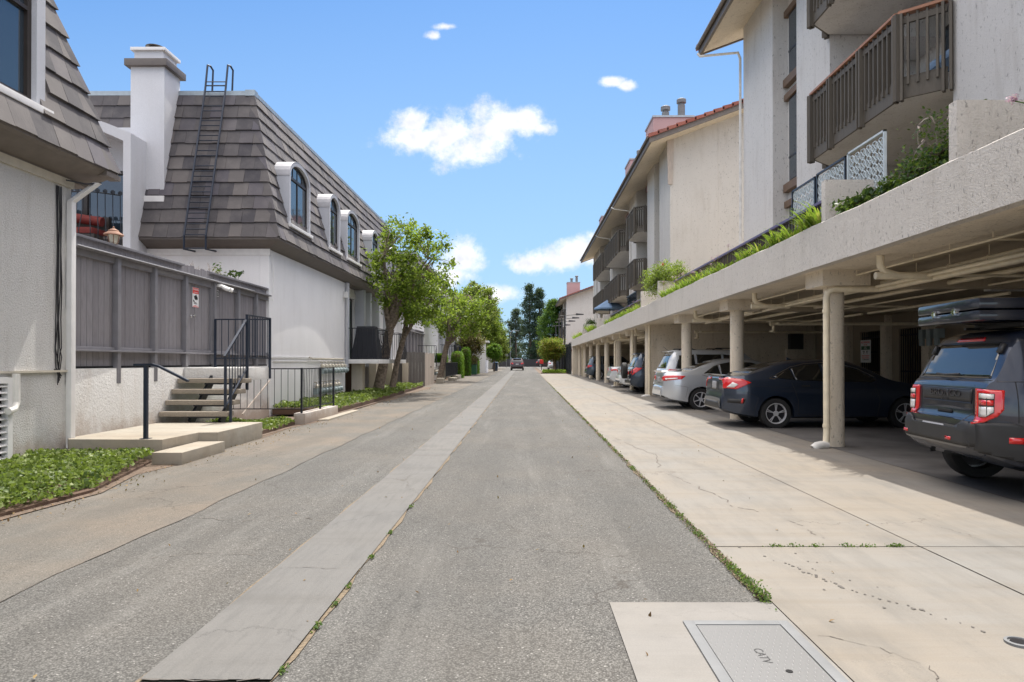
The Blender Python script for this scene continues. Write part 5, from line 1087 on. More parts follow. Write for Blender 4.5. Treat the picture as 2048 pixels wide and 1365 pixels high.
# lattice screens
def screen(lab, ya, yb, zt):
    t = thing('lattice_screen', lab, 'screen', (5.3, ya, 3.0), 'white lattice screens on the near terrace'); x = 5.3
    fr = MB(); fr.box(x - .02, x + .02, ya, ya + .035, 3.0, zt); fr.box(x - .02, x + .02, yb - .035, yb, 3.0, zt); fr.box(x - .02, x + .02, ya, yb, zt - .03, zt); fr.build('frame', 'screen white' if ya < 11 else 'dark alloy', t)
    la = MB(); z = 3.6; p = .17; iy = 0
    ny = int((yb - ya - .08) / p); nz = int((zt - .03 - 3.55) / p); y0 = ya + .04
    for i in range(ny + 1):
        for j in range(nz + 1):
            cy_, cz = y0 + (i + .5) * p * (yb-ya-.08) / ((ny) * p), 3.55 + (j + .5) * p
            if cy_ > yb - .04 or cz > zt - .05: continue
            n = 8; R_ = .085
            pts = [(cy_ + R_ * math.cos(a * math.pi / 4 + .39), cz + R_ * math.sin(a * math.pi / 4 + .39)) for a in range(n)]
            for a in range(n): la.bar((x, *pts[a]), (x, *pts[(a+1) % n]), .012, .016, up=(1, 0, 0))
            la.bar((x, cy_ - .05, cz - .05), (x, cy_ + .05, cz + .05), .012, .014, up=(1, 0, 0)); la.bar((x, cy_ - .05, cz + .05), (x, cy_ + .05, cz - .05), .012, .013, up=(1, 0, 0))
            la.bar((x, cy_ - p/2, cz), (x, cy_ - .04, cz), .012, .015, up=(1, 0, 0)); la.bar((x, cy_, cz - p/2), (x, cy_, cz - .04), .012, .0155, up=(1, 0, 0))
    la.build('lattice', 'screen white', t, fix=False)
screen('white lattice screen panel, nearest and largest in view', 10.02, 11.18, 4.82); screen('white lattice screen panel, middle of the three', 11.24, 12.36, 4.80); screen('white lattice screen panel, farthest of the three', 12.42, 13.5, 4.78)
# umbrella
t = thing('patio_umbrella', 'blue patio umbrella on the middle terrace', 'umbrella', (6.0, 48, 3.0))
m = MB(); ap = (6.0, 48, 5.88); pts = [(6.0 + 1.12*math.cos(a*math.pi/4), 48 + 1.12*math.sin(a*math.pi/4), 5.18) for a in range(8)]
for a in range(8): m.quad(ap, pts[a], pts[(a+1) % 8]); q0, q1 = pts[a], pts[(a+1) % 8]; m.quad(q0, (q0[0], q0[1], q0[2]-.1), (q1[0], q1[1], q1[2]-.1), q1)
cn = m.build('canopy', 'blue cloth', t, fix=False); sm = cn.modifiers.new('s', 'SOLIDIFY'); sm.thickness = .01
MB().tube([(6.0, 48, 3.0), (6.0, 48, 5.9)], .025, 8).build('pole', 'black iron', t)
t = thing('terrace_screen', 'black geometric metal screen beside the blue umbrella', 'screen', (5.6, 43, 3)); m = MB()
for q in range(12): z = 4.35 + .09 * (q % 6); m.box(5.58, 5.62, 34.2 + (q % 3), 36.4 + (q % 2), z, z + .03); m.box(5.581, 5.619, 34.2 + q * .25, 34.24 + q * .25, 4.3, 4.9)
m.box(5.57, 5.63, 34.1, 37.4, 4.9, 4.95); m.box(5.57, 5.63, 34.1, 37.4, 3.0, 4.3); m.build('panel', 'black iron', t)
# ================================================================ CARS
def interp(pts, s):
    if s <= pts[0][0]: return pts[0][1]
    for a, b in zip(pts[:-1], pts[1:]):
        if s <= b[0]: 
            t = (s - a[0]) / max(1e-6, b[0] - a[0]); return a[1] + (b[1] - a[1]) * t
    return pts[-1][1]
def smoothpts(pts, n=6):
    """Catmull-Rom through (s,z)"""
    o = []; P = [pts[0]] + pts + [pts[-1]]
    for i in range(1, len(P) - 2):
        p0, p1, p2, p3 = P[i-1], P[i], P[i+1], P[i+2]
        for k in range(n):
            t = k / n; f = lambda a, b, c, d: .5 * ((2*b) + (-a + c)*t + (2*a - 5*b + 4*c - d)*t*t + (-a + 3*b - 3*c + d)*t**3)
            o.append((f(p0[0], p1[0], p2[0], p3[0]), f(p0[1], p1[1], p2[1], p3[1])))
    o.append(pts[-1]); return o
class Car:
    def __init__(c, lab, cat, name, loc, rot, spec, paint, group='cars parked under the carport'):
        c.sp = spec; c.t = thing(name, lab, cat, (0, 0, 0), group); c.paint = paint
        L, W, H = spec['L'], spec['W'], spec['H']; c.L, c.W, c.H = L, W, H
        top = smoothpts(spec['top'], 5); belt = spec['belt']; sill = spec.get('sill', .22); rw = spec.get('wr', .32); AR = rw + spec.get('gap', .045)
        ax = (spec['sr'], spec['sf']); rf = spec.get('roof', .74); pr = spec.get('pr', .16)
        bot = spec.get('bot', [(0, .40), (.25, .30), (.7, sill), (L - .8, sill), (L, .28)])
        st = []
        last = None
        for (s, z) in top:
            if last is None or math.hypot(s - last[0], z - last[1]) > .03: st.append((s, z)); last = (s, z)
        ext = []
        for a in ax:
            for k in range(-12, 13): s = a + AR * math.sin(k / 12 * math.pi / 2); ext.append((s, None))
        ts = sorted(st, key=lambda p: p[0]); 
        def ztop(s): return interp(ts, s)
        allst = st + [(s, ztop(s)) for s, _ in ext] + [(s, ztop(s)) for s in np.arange(.3, L - .3, .12)]
        allst.sort(key=lambda p: p[0])
        stn = []
        for p in allst:
            if not stn or p[0] - stn[-1][0] > .012 or abs(p[1] - stn[-1][1]) > .05: stn.append(p)
        def plan(s):
            r = 1 - pr * max(0, 1 - s / .62) ** 2.1; f = 1 - .26 * max(0, 1 - (L - s) / .9) ** 2.4; return r * f
        bm = bmesh.new(); rows = []
        for (s, zt) in stn:
            zb = interp(bot, s); arch_ = None
            for a in ax:
                if abs(s - a) < AR: zz = rw + math.sqrt(max(0, AR*AR - (s - a)**2)); arch_ = zz if zz > zb else None
            w = W / 2 * plan(s); zbe = min(interp(belt, s), zt - .015); h = max(0, zt - zbe); base = zb
            k = min(1, h / .42); rwid = w * (.955 - (.955 - rf) * k) if True else w
            fr = [(.0, 0), (.80, 0), (.955, .05), (.985, .22), (1.0, .45), (1.0, .66), (.992, .82), (.972, .94), (.955, 1.0)]
            pts = []
            for (a, b) in fr:
                z = base + (zbe - base) * b
                if arch_ and z < arch_: z = arch_ - (.004 if a < .9 else 0) + b * .004
                pts.append((w * a, z))
            wb = w * .955
            for (f_, g_) in ((.10, .12), (.35, .40), (.62, .68), (.86, .90)): pts.append((wb + (rwid - wb) * f_, zbe + h * g_ * .97))
            crown = spec.get('crown', .035) * (1 if h > .2 else .5)
            pts += [(rwid * .93, zt - .012 * k), (rwid * .72, zt + crown * .45), (rwid * .38, zt + crown * .85), (0, zt + crown)]
            row = [bm.verts.new((s, y, z)) for y, z in pts] + [bm.verts.new((s, -y, z)) for y, z in pts[-2:0:-1]]
            rows.append(row)
        n = len(rows[0])
        for r0, r1 in zip(rows[:-1], rows[1:]):
            for j in range(n): bm.faces.new((r0[j], r0[(j+1) % n], r1[(j+1) % n], r1[j]))
        bm.faces.new(rows[0][::-1]); bm.faces.new(rows[-1])
        bmesh.ops.recalc_face_normals(bm, faces=bm.faces)
        me = bpy.data.meshes.new('body'); bm.to_mesh(me); me.shade_smooth(); me.set_sharp_from_angle(angle=R(spec.get('sharp', 38))); me.materials.append(M[paint])
        c.body = bpy.data.objects.new('body', me); COL.objects.link(c.body); c.body.parent = c.t; WL[c.body.name] = Vector()
        bmt = bm.copy(); bmesh.ops.triangulate(bmt, faces=bmt.faces); c.bvh = BVHTree.FromBMesh(bmt); bm.free(); bmt.free()
        u = MB(); u.box(.75, L - .55, -W/2 + .32, W/2 - .32, .24, sill + .30)
        
        u.build('underbody', 'under body', c.t)
        c.rw = rw; c.ax = ax; c.loc = loc; c.rot = rot
    def patch(c, name, mat, poly, mode='side', off=.006, side=-1, grid=.05, thick=True):
        me = bmesh.new(); vs = [me.verts.new((a, b, 0)) for a, b in poly]; f = me.faces.new(vs)
        for ax_ in (0, 1):
            lo = min(p[ax_] for p in poly); hi = max(p[ax_] for p in poly); k = int((hi - lo) / grid)
            for i in range(1, k + 1):
                co = [0, 0, 0]; co[ax_] = lo + (hi - lo) * i / (k + 1); no = [0, 0, 0]; no[ax_] = 1
                bmesh.ops.bisect_plane(me, geom=list(me.verts) + list(me.edges) + list(me.faces), plane_co=co, plane_no=no)
        bmesh.ops.triangulate(me, faces=me.faces)
        for v in me.verts:
            a, b = v.co.x, v.co.y
            if mode == 'side': o = Vector((a, side * 3, b)); d = Vector((0, -side, 0))
            elif mode == 'rear': o = Vector((-3, a, b)); d = Vector((1, 0, 0))
            elif mode == 'top': o = Vector((a, b, 4)); d = Vector((0, 0, -1))
            else: d = Vector((.7071, -side * .7071, 0)); o = Vector((.10, side * c.W / 2 * .82, b)) + Vector((.7071, side * .7071, 0)) * a - d * 3
            h = c.bvh.ray_cast(o, d)
            p = h[0] if h[0] is not None else c.bvh.find_nearest(Vector((a, side * c.W / 2, b)) if mode == 'side' else Vector((0, a, b)))[0]
            v.co = p - d * off
        nn = Vector((-1, side, 0)) if mode == 'diag' else Vector((0, side, 0)) if mode == 'side' else (Vector((-1, 0, 0)) if mode == 'rear' else Vector((0, 0, 1)))
        for f in me.faces:
            f.normal_update()
            if f.normal.dot(nn) < 0: f.normal_flip()
        m = bpy.data.meshes.new(name); me.to_mesh(m); me.free(); m.shade_smooth(); m.materials.append(M[mat])
        o = bpy.data.objects.new(name, m); COL.objects.link(o); o.parent = c.t; WL[o.name] = Vector()
        if thick: s = o.modifiers.new('solid', 'SOLIDIFY'); s.thickness = off; s.offset = -1
        return o
    def both(c, name, mat, poly, **k): c.patch(name, mat, poly, side=-1, **k); c.patch(name, mat, poly, side=1, **k)
    def line(c, name, mat, pts, wd=.010, mode='side', side=-1, off=.004):
        m = MB(); q = []
        for (a, b), (a2, b2) in zip(pts[:-1], pts[1:]):
            k = max(1, int(math.hypot(a2-a, b2-b) / .06))
            for i in range(k): q.append((a + (a2-a)*i/k, b + (b2-b)*i/k))
        q.append(pts[-1]); P = []
        for a, b in q:
            if mode == 'side': o = Vector((a, side * 3, b)); d = Vector((0, -side, 0))
            elif mode == 'rear': o = Vector((-3, a, b)); d = Vector((1, 0, 0))
            else: o = Vector((a, b, 4)); d = Vector((0, 0, -1))
            h = c.bvh.ray_cast(o, d)
            if h[0] is not None: P.append(h[0] - d * .001)
        if len(P) > 1: return m.tube(P, wd / 2, 5, False).build(name, mat, c.t)
    def wheels(c, nsp=5, style='alloy', tw=.22, dark=False):
        for ax_ in c.ax:
            for sd in (-1, 1):
                r = c.rw; y = sd * (c.W / 2 - .135)
                ty = MB(); h = tw / 2; ty.lathe([(r*.66, -h*.9), (r*.80, -h), (r*.95, -h*.92), (r, -h*.6), (r, h*.6), (r*.95, h*.92), (r*.80, h), (r*.66, h*.9), (r*.66, -h*.9)], (ax_, y, r), 40, 'y', False)
                o = ty.build('wheel', 'rubber', c.t, smooth=True)
                rm = MB(); yo = y + sd * (h - .03)
                rm.lathe([(r*.60, -.06), (r*.67, -.06), (r*.67, .022), (r*.64, .022), (r*.60, -.0), (r*.60, -.06)] if sd > 0 else [(r*.60, .0), (r*.64, -.022), (r*.67, -.022), (r*.67, .06), (r*.60, .06), (r*.60, .0)], (ax_, yo, r), 40, 'y', False)
                rm.lathe([(.0, -.012), (.055, -.012), (.055, .012), (.0, .012)], (ax_, yo + sd * .0, r), 16, 'y')
                for k in range(nsp):
                    a = 2 * math.pi * k / nsp + .3
                    for q in (-.1, .1) if style == 'twin' else (0,):
                        p0 = (ax_ + .04*math.cos(a), yo - sd*.004, r + .04*math.sin(a)); p1 = (ax_ + r*.63*math.cos(a + q), yo, r + r*.63*math.sin(a + q)); rm.bar(p0, p1, .014 if style == 'twin' else .04, .045 if style != 'twin' else .022, up=(0, 1, 0)) if style == 'twin' else rm.bar(p0, p1, .022, .052, up=(0, 1, 0))
                rm.build('rim', 'alloy', o)
                MB().lathe([(0, -.01), (r*.63, -.01), (r*.63, .01), (0, .01)], (ax_, yo - sd * .05, r), 30, 'y').build('brake_disc', 'dark alloy', o)
    def place(c):
        c.t.location = c.loc; c.t.rotation_euler = (0, 0, R(c.rot)); c.t['label'] = c.t['label']
def plate(c, z, y=0, w=.36, h=.17):
    return c.patch('number_plate', 'plate grey', [(y - w/2 + .02, z - h/2), (y + w/2 - .02, z - h/2), (y + w/2, z - h/2 + .02), (y + w/2, z + h/2 - .02), (y + w/2 - .02, z + h/2), (y - w/2 + .02, z + h/2), (y - w/2, z + h/2 - .02), (y - w/2, z - h/2 + .02)], mode='rear', off=.012)
def mir(p): return [(-a, b) for a, b in p][::-1]

# ---- dark blue sedan
L = 4.63
c = Car('dark blue grey sedan with wide red arrow shaped tail lights, beside the near column', 'car', 'parked_sedan', (4.15, 15.12, 0), 0,
    dict(L=L, W=1.80, H=1.42, wr=.325, sr=1.10, sf=3.80, top=[(0, .42), (-.01, .60), (.05, .74), (.06, .98), (.09, 1.08), (.13, 1.105), (.42, 1.12), (.62, 1.17), (1.25, 1.36), (1.75, 1.425), (2.3, 1.44), (2.75, 1.40), (3.15, 1.24), (3.55, 1.03), (4.1, .93), (4.45, .80), (4.6, .66), (4.63, .45)],
         belt=[(0, .98), (.6, 1.03), (1.6, 1.0), (3.3, .94), (4.2, .82), (4.63, .6)], roof=.66, pr=.30), 'blue grey paint')
c.both('rear_side_window', 'car glass', [(1.06, 1.09), (1.30, 1.21), (1.42, 1.26), (1.50, 1.02), (1.20, 1.055)])
c.both('side_window', 'car glass', [(1.52, 1.02), (1.46, 1.275), (1.75, 1.345), (2.05, 1.37), (2.10, .995)]); c.both('side_window', 'car glass', [(2.16, .993), (2.12, 1.37), (2.45, 1.36), (2.85, 1.25), (3.12, 1.10), (3.2, 1.02), (3.1, .975)])
for sd in (-1, 1):
    c.line('window_trim', 'chrome', [(.96, 1.055), (1.10, 1.125), (1.45, 1.29), (1.75, 1.36), (2.1, 1.385), (2.45, 1.375), (2.87, 1.26), (3.18, 1.09)], .014, side=sd)
    c.line('window_trim', 'chrome', [(.96, 1.05), (1.08, 1.045), (1.30, 1.19)], .02, side=sd)
    c.line('door_seam', 'black trim', [(1.42, .97), (1.55, .60), (1.55, .30), (2.13, .27), (2.14, .97)], side=sd); c.line('door_seam', 'black trim', [(2.14, .27), (3.2, .27), (3.25, .6), (3.15, .93)], side=sd); c.line('body_crease', 'black trim', [(.5, .90), (1.6, .86), (3.3, .82)], .006, side=sd)
    c.line('bumper_seam', 'black trim', [(.62, .30), (.72, .66), (.45, .78)], .006, side=sd)
for sd in (-1, 1): MB().box(1.62, 1.80, sd*.875 - .012, sd*.875 + .03*sd + .012, .885, .915).build('door_handle', 'dark alloy', c.t, bevel=.008)
c.patch('rear_window', 'car glass', [(-.60, 1.175), (.60, 1.175), (.50, 1.35), (-.50, 1.35)], mode='rear', grid=.04)
tl = [(-.86, .84), (-.40, .86), (-.40, .90), (-.52, .93), (-.60, .99), (-.70, 1.05), (-.70, 1.08), (-.86, 1.06)]
for p, sd in ((None, -1), (None, 1)):
    c.patch('tail_light', 'tail red', [(.0, 1.04), (.05, .86), (.28, .83), (.58, .97), (.40, 1.045), (.12, 1.07)], side=sd, off=.012, grid=.03)
a = [(-.72, 1.06), (-.30, 1.07), (-.30, 1.03), (-.58, 1.01), (-.66, .92), (-.66, .85), (-.72, .84)]
c.patch('tail_light', 'tail red', a, mode='rear', off=.012, grid=.03); c.patch('tail_light', 'tail red', mir(a), mode='rear', off=.012, grid=.03)
c.patch('reverse_light', 'lamp clear', [(.10, .87), (.24, .865), (.32, .93), (.22, .98)], side=-1, off=.016, grid=.05)
c.patch('trunk_panel', 'black trim', [(-.30, .80), (.30, .80), (.36, 1.02), (-.36, 1.02)], mode='rear', off=.004); plate(c, .90, w=.32)
c.patch('lower_bumper', 'black trim', [(-.6, .42), (.6, .42), (.5, .56), (-.5, .56)], mode='rear', off=.006)
for sd in (-1, 1): c.patch('bumper_vent', 'black trim', [(.12, .55), (.42, .53), (.46, .62), (.12, .63)], side=sd, off=.008); c.patch('reflector', 'tail red', [(.36, .54), (.40, .54), (.42, .64), (.38, .64)], side=sd, off=.014)
sp_ = MB(); sp_.hexa([(.06, -.62, 1.105), (.20, -.62, 1.115), (.20, .62, 1.115), (.06, .62, 1.105), (.03, -.58, 1.14), (.20, -.58, 1.13), (.20, .58, 1.13), (.03, .58, 1.14)]); sp_.build('spoiler', 'blue grey paint', c.t, bevel=.01)
MB().hexa([(1.65, -.02, 1.45), (1.80, -.02, 1.45), (1.80, .02, 1.45), (1.65, .02, 1.45), (1.64, -.006, 1.51), (1.72, -.012, 1.47), (1.72, .012, 1.47), (1.64, .006, 1.51)]).build('roof_antenna', 'blue grey paint', c.t)
c.wheels(5, 'twin'); c.place()

# ---- silver sedan
c = Car('silver sedan with long red tail light, between two round columns', 'car', 'parked_sedan', (3.95, 20.42, 0), 0,
    dict(L=4.80, W=1.80, H=1.46, wr=.325, sr=1.10, sf=3.88, top=[(0, .42), (-.01, .62), (.05, .72), (.07, .98), (.11, 1.09), (.2, 1.12), (.60, 1.13), (.85, 1.16), (1.45, 1.38), (1.9, 1.46), (2.4, 1.475), (2.85, 1.42), (3.3, 1.20), (3.6, 1.06), (4.2, .95), (4.6, .82), (4.78, .66), (4.8, .45)],
         belt=[(0, .98), (.7, 1.03), (1.7, 1.02), (3.4, .96), (4.3, .84), (4.8, .6)], roof=.68, pr=.28), 'silver paint')
c.both('rear_side_window', 'car glass', [(1.18, 1.07), (1.50, 1.28), (1.62, 1.32), (1.66, 1.045)]); c.both('side_window', 'car glass', [(1.69, 1.045), (1.66, 1.34), (1.95, 1.395), (2.2, 1.40), (2.24, 1.02)]); c.both('side_window', 'car glass', [(2.30, 1.02), (2.26, 1.40), (2.6, 1.385), (3.0, 1.26), (3.35, 1.03), (3.3, 1.0)])
for sd in (-1, 1):
    c.line('door_seam', 'black trim', [(1.14, 1.03), (1.30, .98), (1.60, .62), (1.62, .3), (2.27, .27), (2.28, 1.0)], side=sd); c.line('door_seam', 'black trim', [(2.28, .27), (3.35, .27), (3.38, .95)], side=sd); c.line('bumper_seam', 'black trim', [(.66, .38), (.72, .68), (.35, .74)], .006, side=sd)
    MB().box(1.68, 1.86, sd*.87 - .012, sd*.87 + .035*sd + .012, .90, .93).build('door_handle', 'silver paint', c.t, bevel=.01)
    c.patch('tail_light', 'tail red', [(.0, 1.0), (.03, .86), (.55, .91), (.66, 1.0), (.3, 1.02)], side=sd, off=.012, grid=.03); c.patch('tail_light_band', 'lamp clear', [(.05, .93), (.06, .89), (.42, .92), (.44, .95)], side=sd, off=.016, grid=.05)
a = [(-.74, 1.0), (-.48, 1.0), (-.48, .86), (-.74, .86)]; c.patch('tail_light', 'tail red', a, mode='rear', off=.012, grid=.04); c.patch('tail_light', 'tail red', mir(a), mode='rear', off=.012, grid=.04)
c.patch('rear_window', 'car glass', [(-.62, 1.18), (.62, 1.18), (.52, 1.40), (-.52, 1.40)], mode='rear', grid=.04); plate(c, .88)
c.patch('lower_bumper', 'black trim', [(-.75, .36), (.75, .36), (.65, .44), (-.65, .44)], mode='rear', off=.006); MB().hexa([(.05, -.66, 1.10), (.22, -.66, 1.12), (.22, .66, 1.12), (.05, .66, 1.10), (.02, -.62, 1.14), (.22, -.62, 1.145), (.22, .62, 1.145), (.02, .62, 1.14)]).build('spoiler', 'silver paint', c.t, bevel=.01)
c.wheels(6); c.place()

# ---- generic builders for the other cars
SUVTOP = lambda L, H: [(0, .45), (-.01, .62), (.04, .78), (.08, 1.02), (.12, 1.10), (.30, H - .22), (.42, H - .07), (.58, H), (1.5, H + .02), (2.4, H), (2.75, H - .07), (3.15, H - .40), (3.45, 1.10), (L - .5, 1.0), (L - .15, .85), (L, .5)]
def suv(lab, name, X, y, paint, L, W, H, z=0, light='wrap', grp='cars parked under the carport', rot=0, spare=False, rails=False, roof=.76, wr=.35):
    c = Car(lab, 'car', name, (X, y, z), rot, dict(L=L, W=W, H=H, wr=wr, sr=.92, sf=L - .88, top=SUVTOP(L, H), belt=[(0, 1.03), (.5, 1.08), (3.3, 1.0), (L - .5, .93), (L, .6)], roof=roof, pr=.12), paint, grp)
    t_ = H - .14
    c.both('side_window', 'car glass', [(.42, 1.14), (.56, t_ - .02), (1.05, t_ + .01), (1.10, 1.11)]); c.both('side_window', 'car glass', [(1.16, 1.11), (1.12, t_ + .01), (1.95, t_ + .01), (2.0, 1.07)]); c.both('side_window', 'car glass', [(2.06, 1.07), (2.02, t_ + .01), (2.6, t_ - .04), (3.15, 1.12), (3.1, 1.05)])
    c.patch('rear_window', 'car glass', [(-.66, 1.14), (.66, 1.14), (.56, H - .14), (-.56, H - .14)], mode='rear', grid=.05)
    for sd in (-1, 1):
        if light == 'wrap': c.patch('tail_light', 'tail red', [(.03, .98), (.05, .86), (.36, .92), (.42, 1.03), (.15, 1.06)], side=sd, off=.012, grid=.04)
        else: c.patch('tail_light', 'tail red', [(.06, .80), (.28, .95), (.48, 1.10), (.22, 1.12), (.06, 1.02)], side=sd, off=.012, grid=.04)
        c.line('door_seam', 'black trim', [(1.13, 1.05), (1.25, .35), (2.02, .30), (2.03, 1.05)], side=sd)
    a = [(-W*.40, 1.03), (-W*.28, 1.03), (-W*.28, .85), (-W*.40, .85)]; c.patch('tail_light', 'tail red', a, mode='rear', off=.012, grid=.05); c.patch('tail_light', 'tail red', mir(a), mode='rear', off=.012, grid=.05)
    c.patch('lower_bumper', 'black trim', [(-.8, .46), (.8, .46), (.76, .58), (-.76, .58)], mode='rear', off=.006); plate(c, .84 if not spare else .66, w=.4)
    MB().hexa([(.25, -.55, H - .05), (.6, -.55, H), (.6, .55, H), (.25, .55, H - .05), (.2, -.52, H - .01), (.6, -.52, H + .03), (.6, .52, H + .03), (.2, .52, H - .01)]).build('spoiler', paint, c.t, bevel=.012)
    if rails:
        for sd in (-1, 1): MB().tube([(.6, sd*.56, H), (.7, sd*.56, H + .07), (1.0, sd*.56, H + .07), (1.2, sd*.56, H + .01)], .018, 6).build('roof_rail', 'black trim', c.t, smooth=True); MB().tube([(1.7, sd*.56, H), (1.85, sd*.56, H + .08), (2.3, sd*.56, H + .08), (2.5, sd*.56, H + .01)], .018, 6).build('roof_rail', 'black trim', c.t, smooth=True)
        MB().tube([(.35, -.2, H - .02), (.15, -.2, H + .14)], .006, 5).build('antenna', 'black trim', c.t)
    if spare:
        s = MB().lathe([(.0, -.11), (.20, -.11), (.26, -.125), (.33, -.10), (.345, -.05), (.345, .06), (.32, .10), (.0, .10)], (-.13, .08, .98), 30, 'x').build('spare_wheel', 'rubber', c.t, smooth=True)
    c.wheels(5); c.place(); return c
def sedan(lab, X, y, paint, lamp, z=0):
    L = 4.6; c = Car(lab, 'car', 'parked_sedan', (X, y, z), 0, dict(L=L, W=1.79, H=1.44, wr=.32, sr=1.08, sf=3.75, top=[(0, .42), (-.01, .62), (.05, .74), (.07, .98), (.11, 1.06), (.55, 1.09), (.8, 1.14), (1.4, 1.36), (1.9, 1.43), (2.4, 1.44), (2.9, 1.34), (3.4, 1.05), (4.1, .95), (4.45, .82), (4.6, .45)], belt=[(0, .96), (.7, 1.0), (3.3, .95), (4.6, .6)], roof=.68, pr=.17), paint)
    c.both('side_window', 'car glass', [(1.2, 1.05), (1.5, 1.27), (2.0, 1.36), (2.05, 1.0)]); c.both('side_window', 'car glass', [(2.12, 1.0), (2.1, 1.37), (2.6, 1.32), (3.2, .99)]); c.patch('rear_window', 'car glass', [(-.62, 1.16), (.62, 1.16), (.52, 1.37), (-.52, 1.37)], mode='rear', grid=.05)
    for sd in (-1, 1): c.patch('tail_light', 'tail red', lamp, side=sd, off=.012, grid=.04); c.line('door_seam', 'black trim', [(1.25, .98), (1.6, .6), (1.6, .3), (2.1, .28), (2.1, .98)], side=sd)
    a = [(-.74, .98), (-.46, .99), (-.46, .86), (-.74, .85)]; c.patch('tail_light', 'tail red', a, mode='rear', off=.012, grid=.04); c.patch('tail_light', 'tail red', mir(a), mode='rear', off=.012, grid=.04); plate(c, .86)
    c.patch('lower_bumper', 'black trim', [(-.75, .40), (.75, .40), (.7, .5), (-.7, .5)], mode='rear', off=.006); c.wheels(5); c.place(); return c
suv('white wagon with roof rails, behind the silver sedan', 'parked_wagon', 4.58, 23.5, 'white car paint', 4.8, 1.87, 1.74, .04, 'tri', rails=True)
suv('dark blue compact vehicle with a spare wheel on its tailgate, just beyond the partition wall', 'parked_suv', 4.42, 29.25, 'deep blue paint', 4.5, 1.80, 1.72, .05, 'tri', spare=True)
sedan('white sedan half hidden behind the spare wheel', 4.25, 31.15, 'white car paint', [(.02, .98), (.03, .84), (.28, .86), (.34, .96)], .07)
sedan('white sedan with a raised trunk, farther of the two white sedans', 4.38, 35.7, 'white car paint', [(.02, .97), (.04, .88), (.3, .88), (.42, .97)], .08)
suv('dark grey blue compact vehicle, farthest car under the carport', 'parked_suv', 4.55, 50.9, 'grey blue paint', 4.5, 1.82, 1.68, .13)
suv('maroon car driving away down the middle of the alley', 'moving_car', -1.0, 92, 'maroon paint', 4.6, 1.86, 1.62, .25, 'wrap', 'cars driving', rot=90)
suv('white vehicle parked behind the small round tree', 'parked_suv', 4.4, 101, 'white car paint', 4.5, 1.85, 1.7, .27, 'wrap', 'cars parked beyond the fence', rot=90)
for k, (x, p, lb) in enumerate(((-10.5, 'white car paint', 'white car on the cross street, left of the stop sign'), (-6.2, 'maroon paint', 'dark red car on the cross street behind the stop sign'), (2.2, 'maroon paint', 'red car on the cross street, right of the maroon car'), (8.0, 'black paint', 'dark car on the cross street, right of the red car'))):
    suv(lb, 'moving_car', x, 134 + (k % 2) * 2, p, 4.4, 1.8, 1.45, G(134), 'wrap', 'cars on the cross street', rot=180 if k % 2 else 0)

# ---- black boxy vehicle with roof tent
L = 4.39
c = Car('black boxy off roader with a hard shell tent on its roof, nearest parked car', 'car', 'parked_off_roader', (4.55, 7.58, 0), -5,
    dict(L=L, W=1.89, H=1.76, wr=.36, sr=.86, sf=3.53, gap=.06, top=[(.0, .62), (-.02, .72), (.0, .80), (.10, .82), (.115, 1.0), (.12, 1.16), (.145, 1.19), (.20, 1.24), (.30, 1.46), (.38, 1.62), (.44, 1.68), (.60, 1.72), (1.5, 1.76), (2.4, 1.75), (2.65, 1.68), (3.05, 1.28), (3.2, 1.14), (4.0, 1.08), (4.25, .95), (4.39, .7)],
         belt=[(0, .78), (.11, 1.12), (.4, 1.17), (3.1, 1.1), (4.1, 1.0), (4.39, .65)], roof=.80, pr=.27, bot=[(0, .52), (.10, .44), (.35, .34), (.8, .26), (3.8, .26), (4.39, .35)], crown=.02, sill=.26, sharp=32), 'black paint')
c.patch('rear_window', 'car glass', [(-.70, 1.235), (.70, 1.235), (.68, 1.27), (.62, 1.58), (.58, 1.60), (-.58, 1.60), (-.62, 1.58), (-.68, 1.27)], mode='rear', grid=.05, off=.004)
c.patch('bumper', 'black trim', [(-.86, .545), (.86, .545), (.89, .80), (.55, .80), (.42, .72), (-.42, .72), (-.55, .80), (-.89, .80)], mode='rear', off=.014)
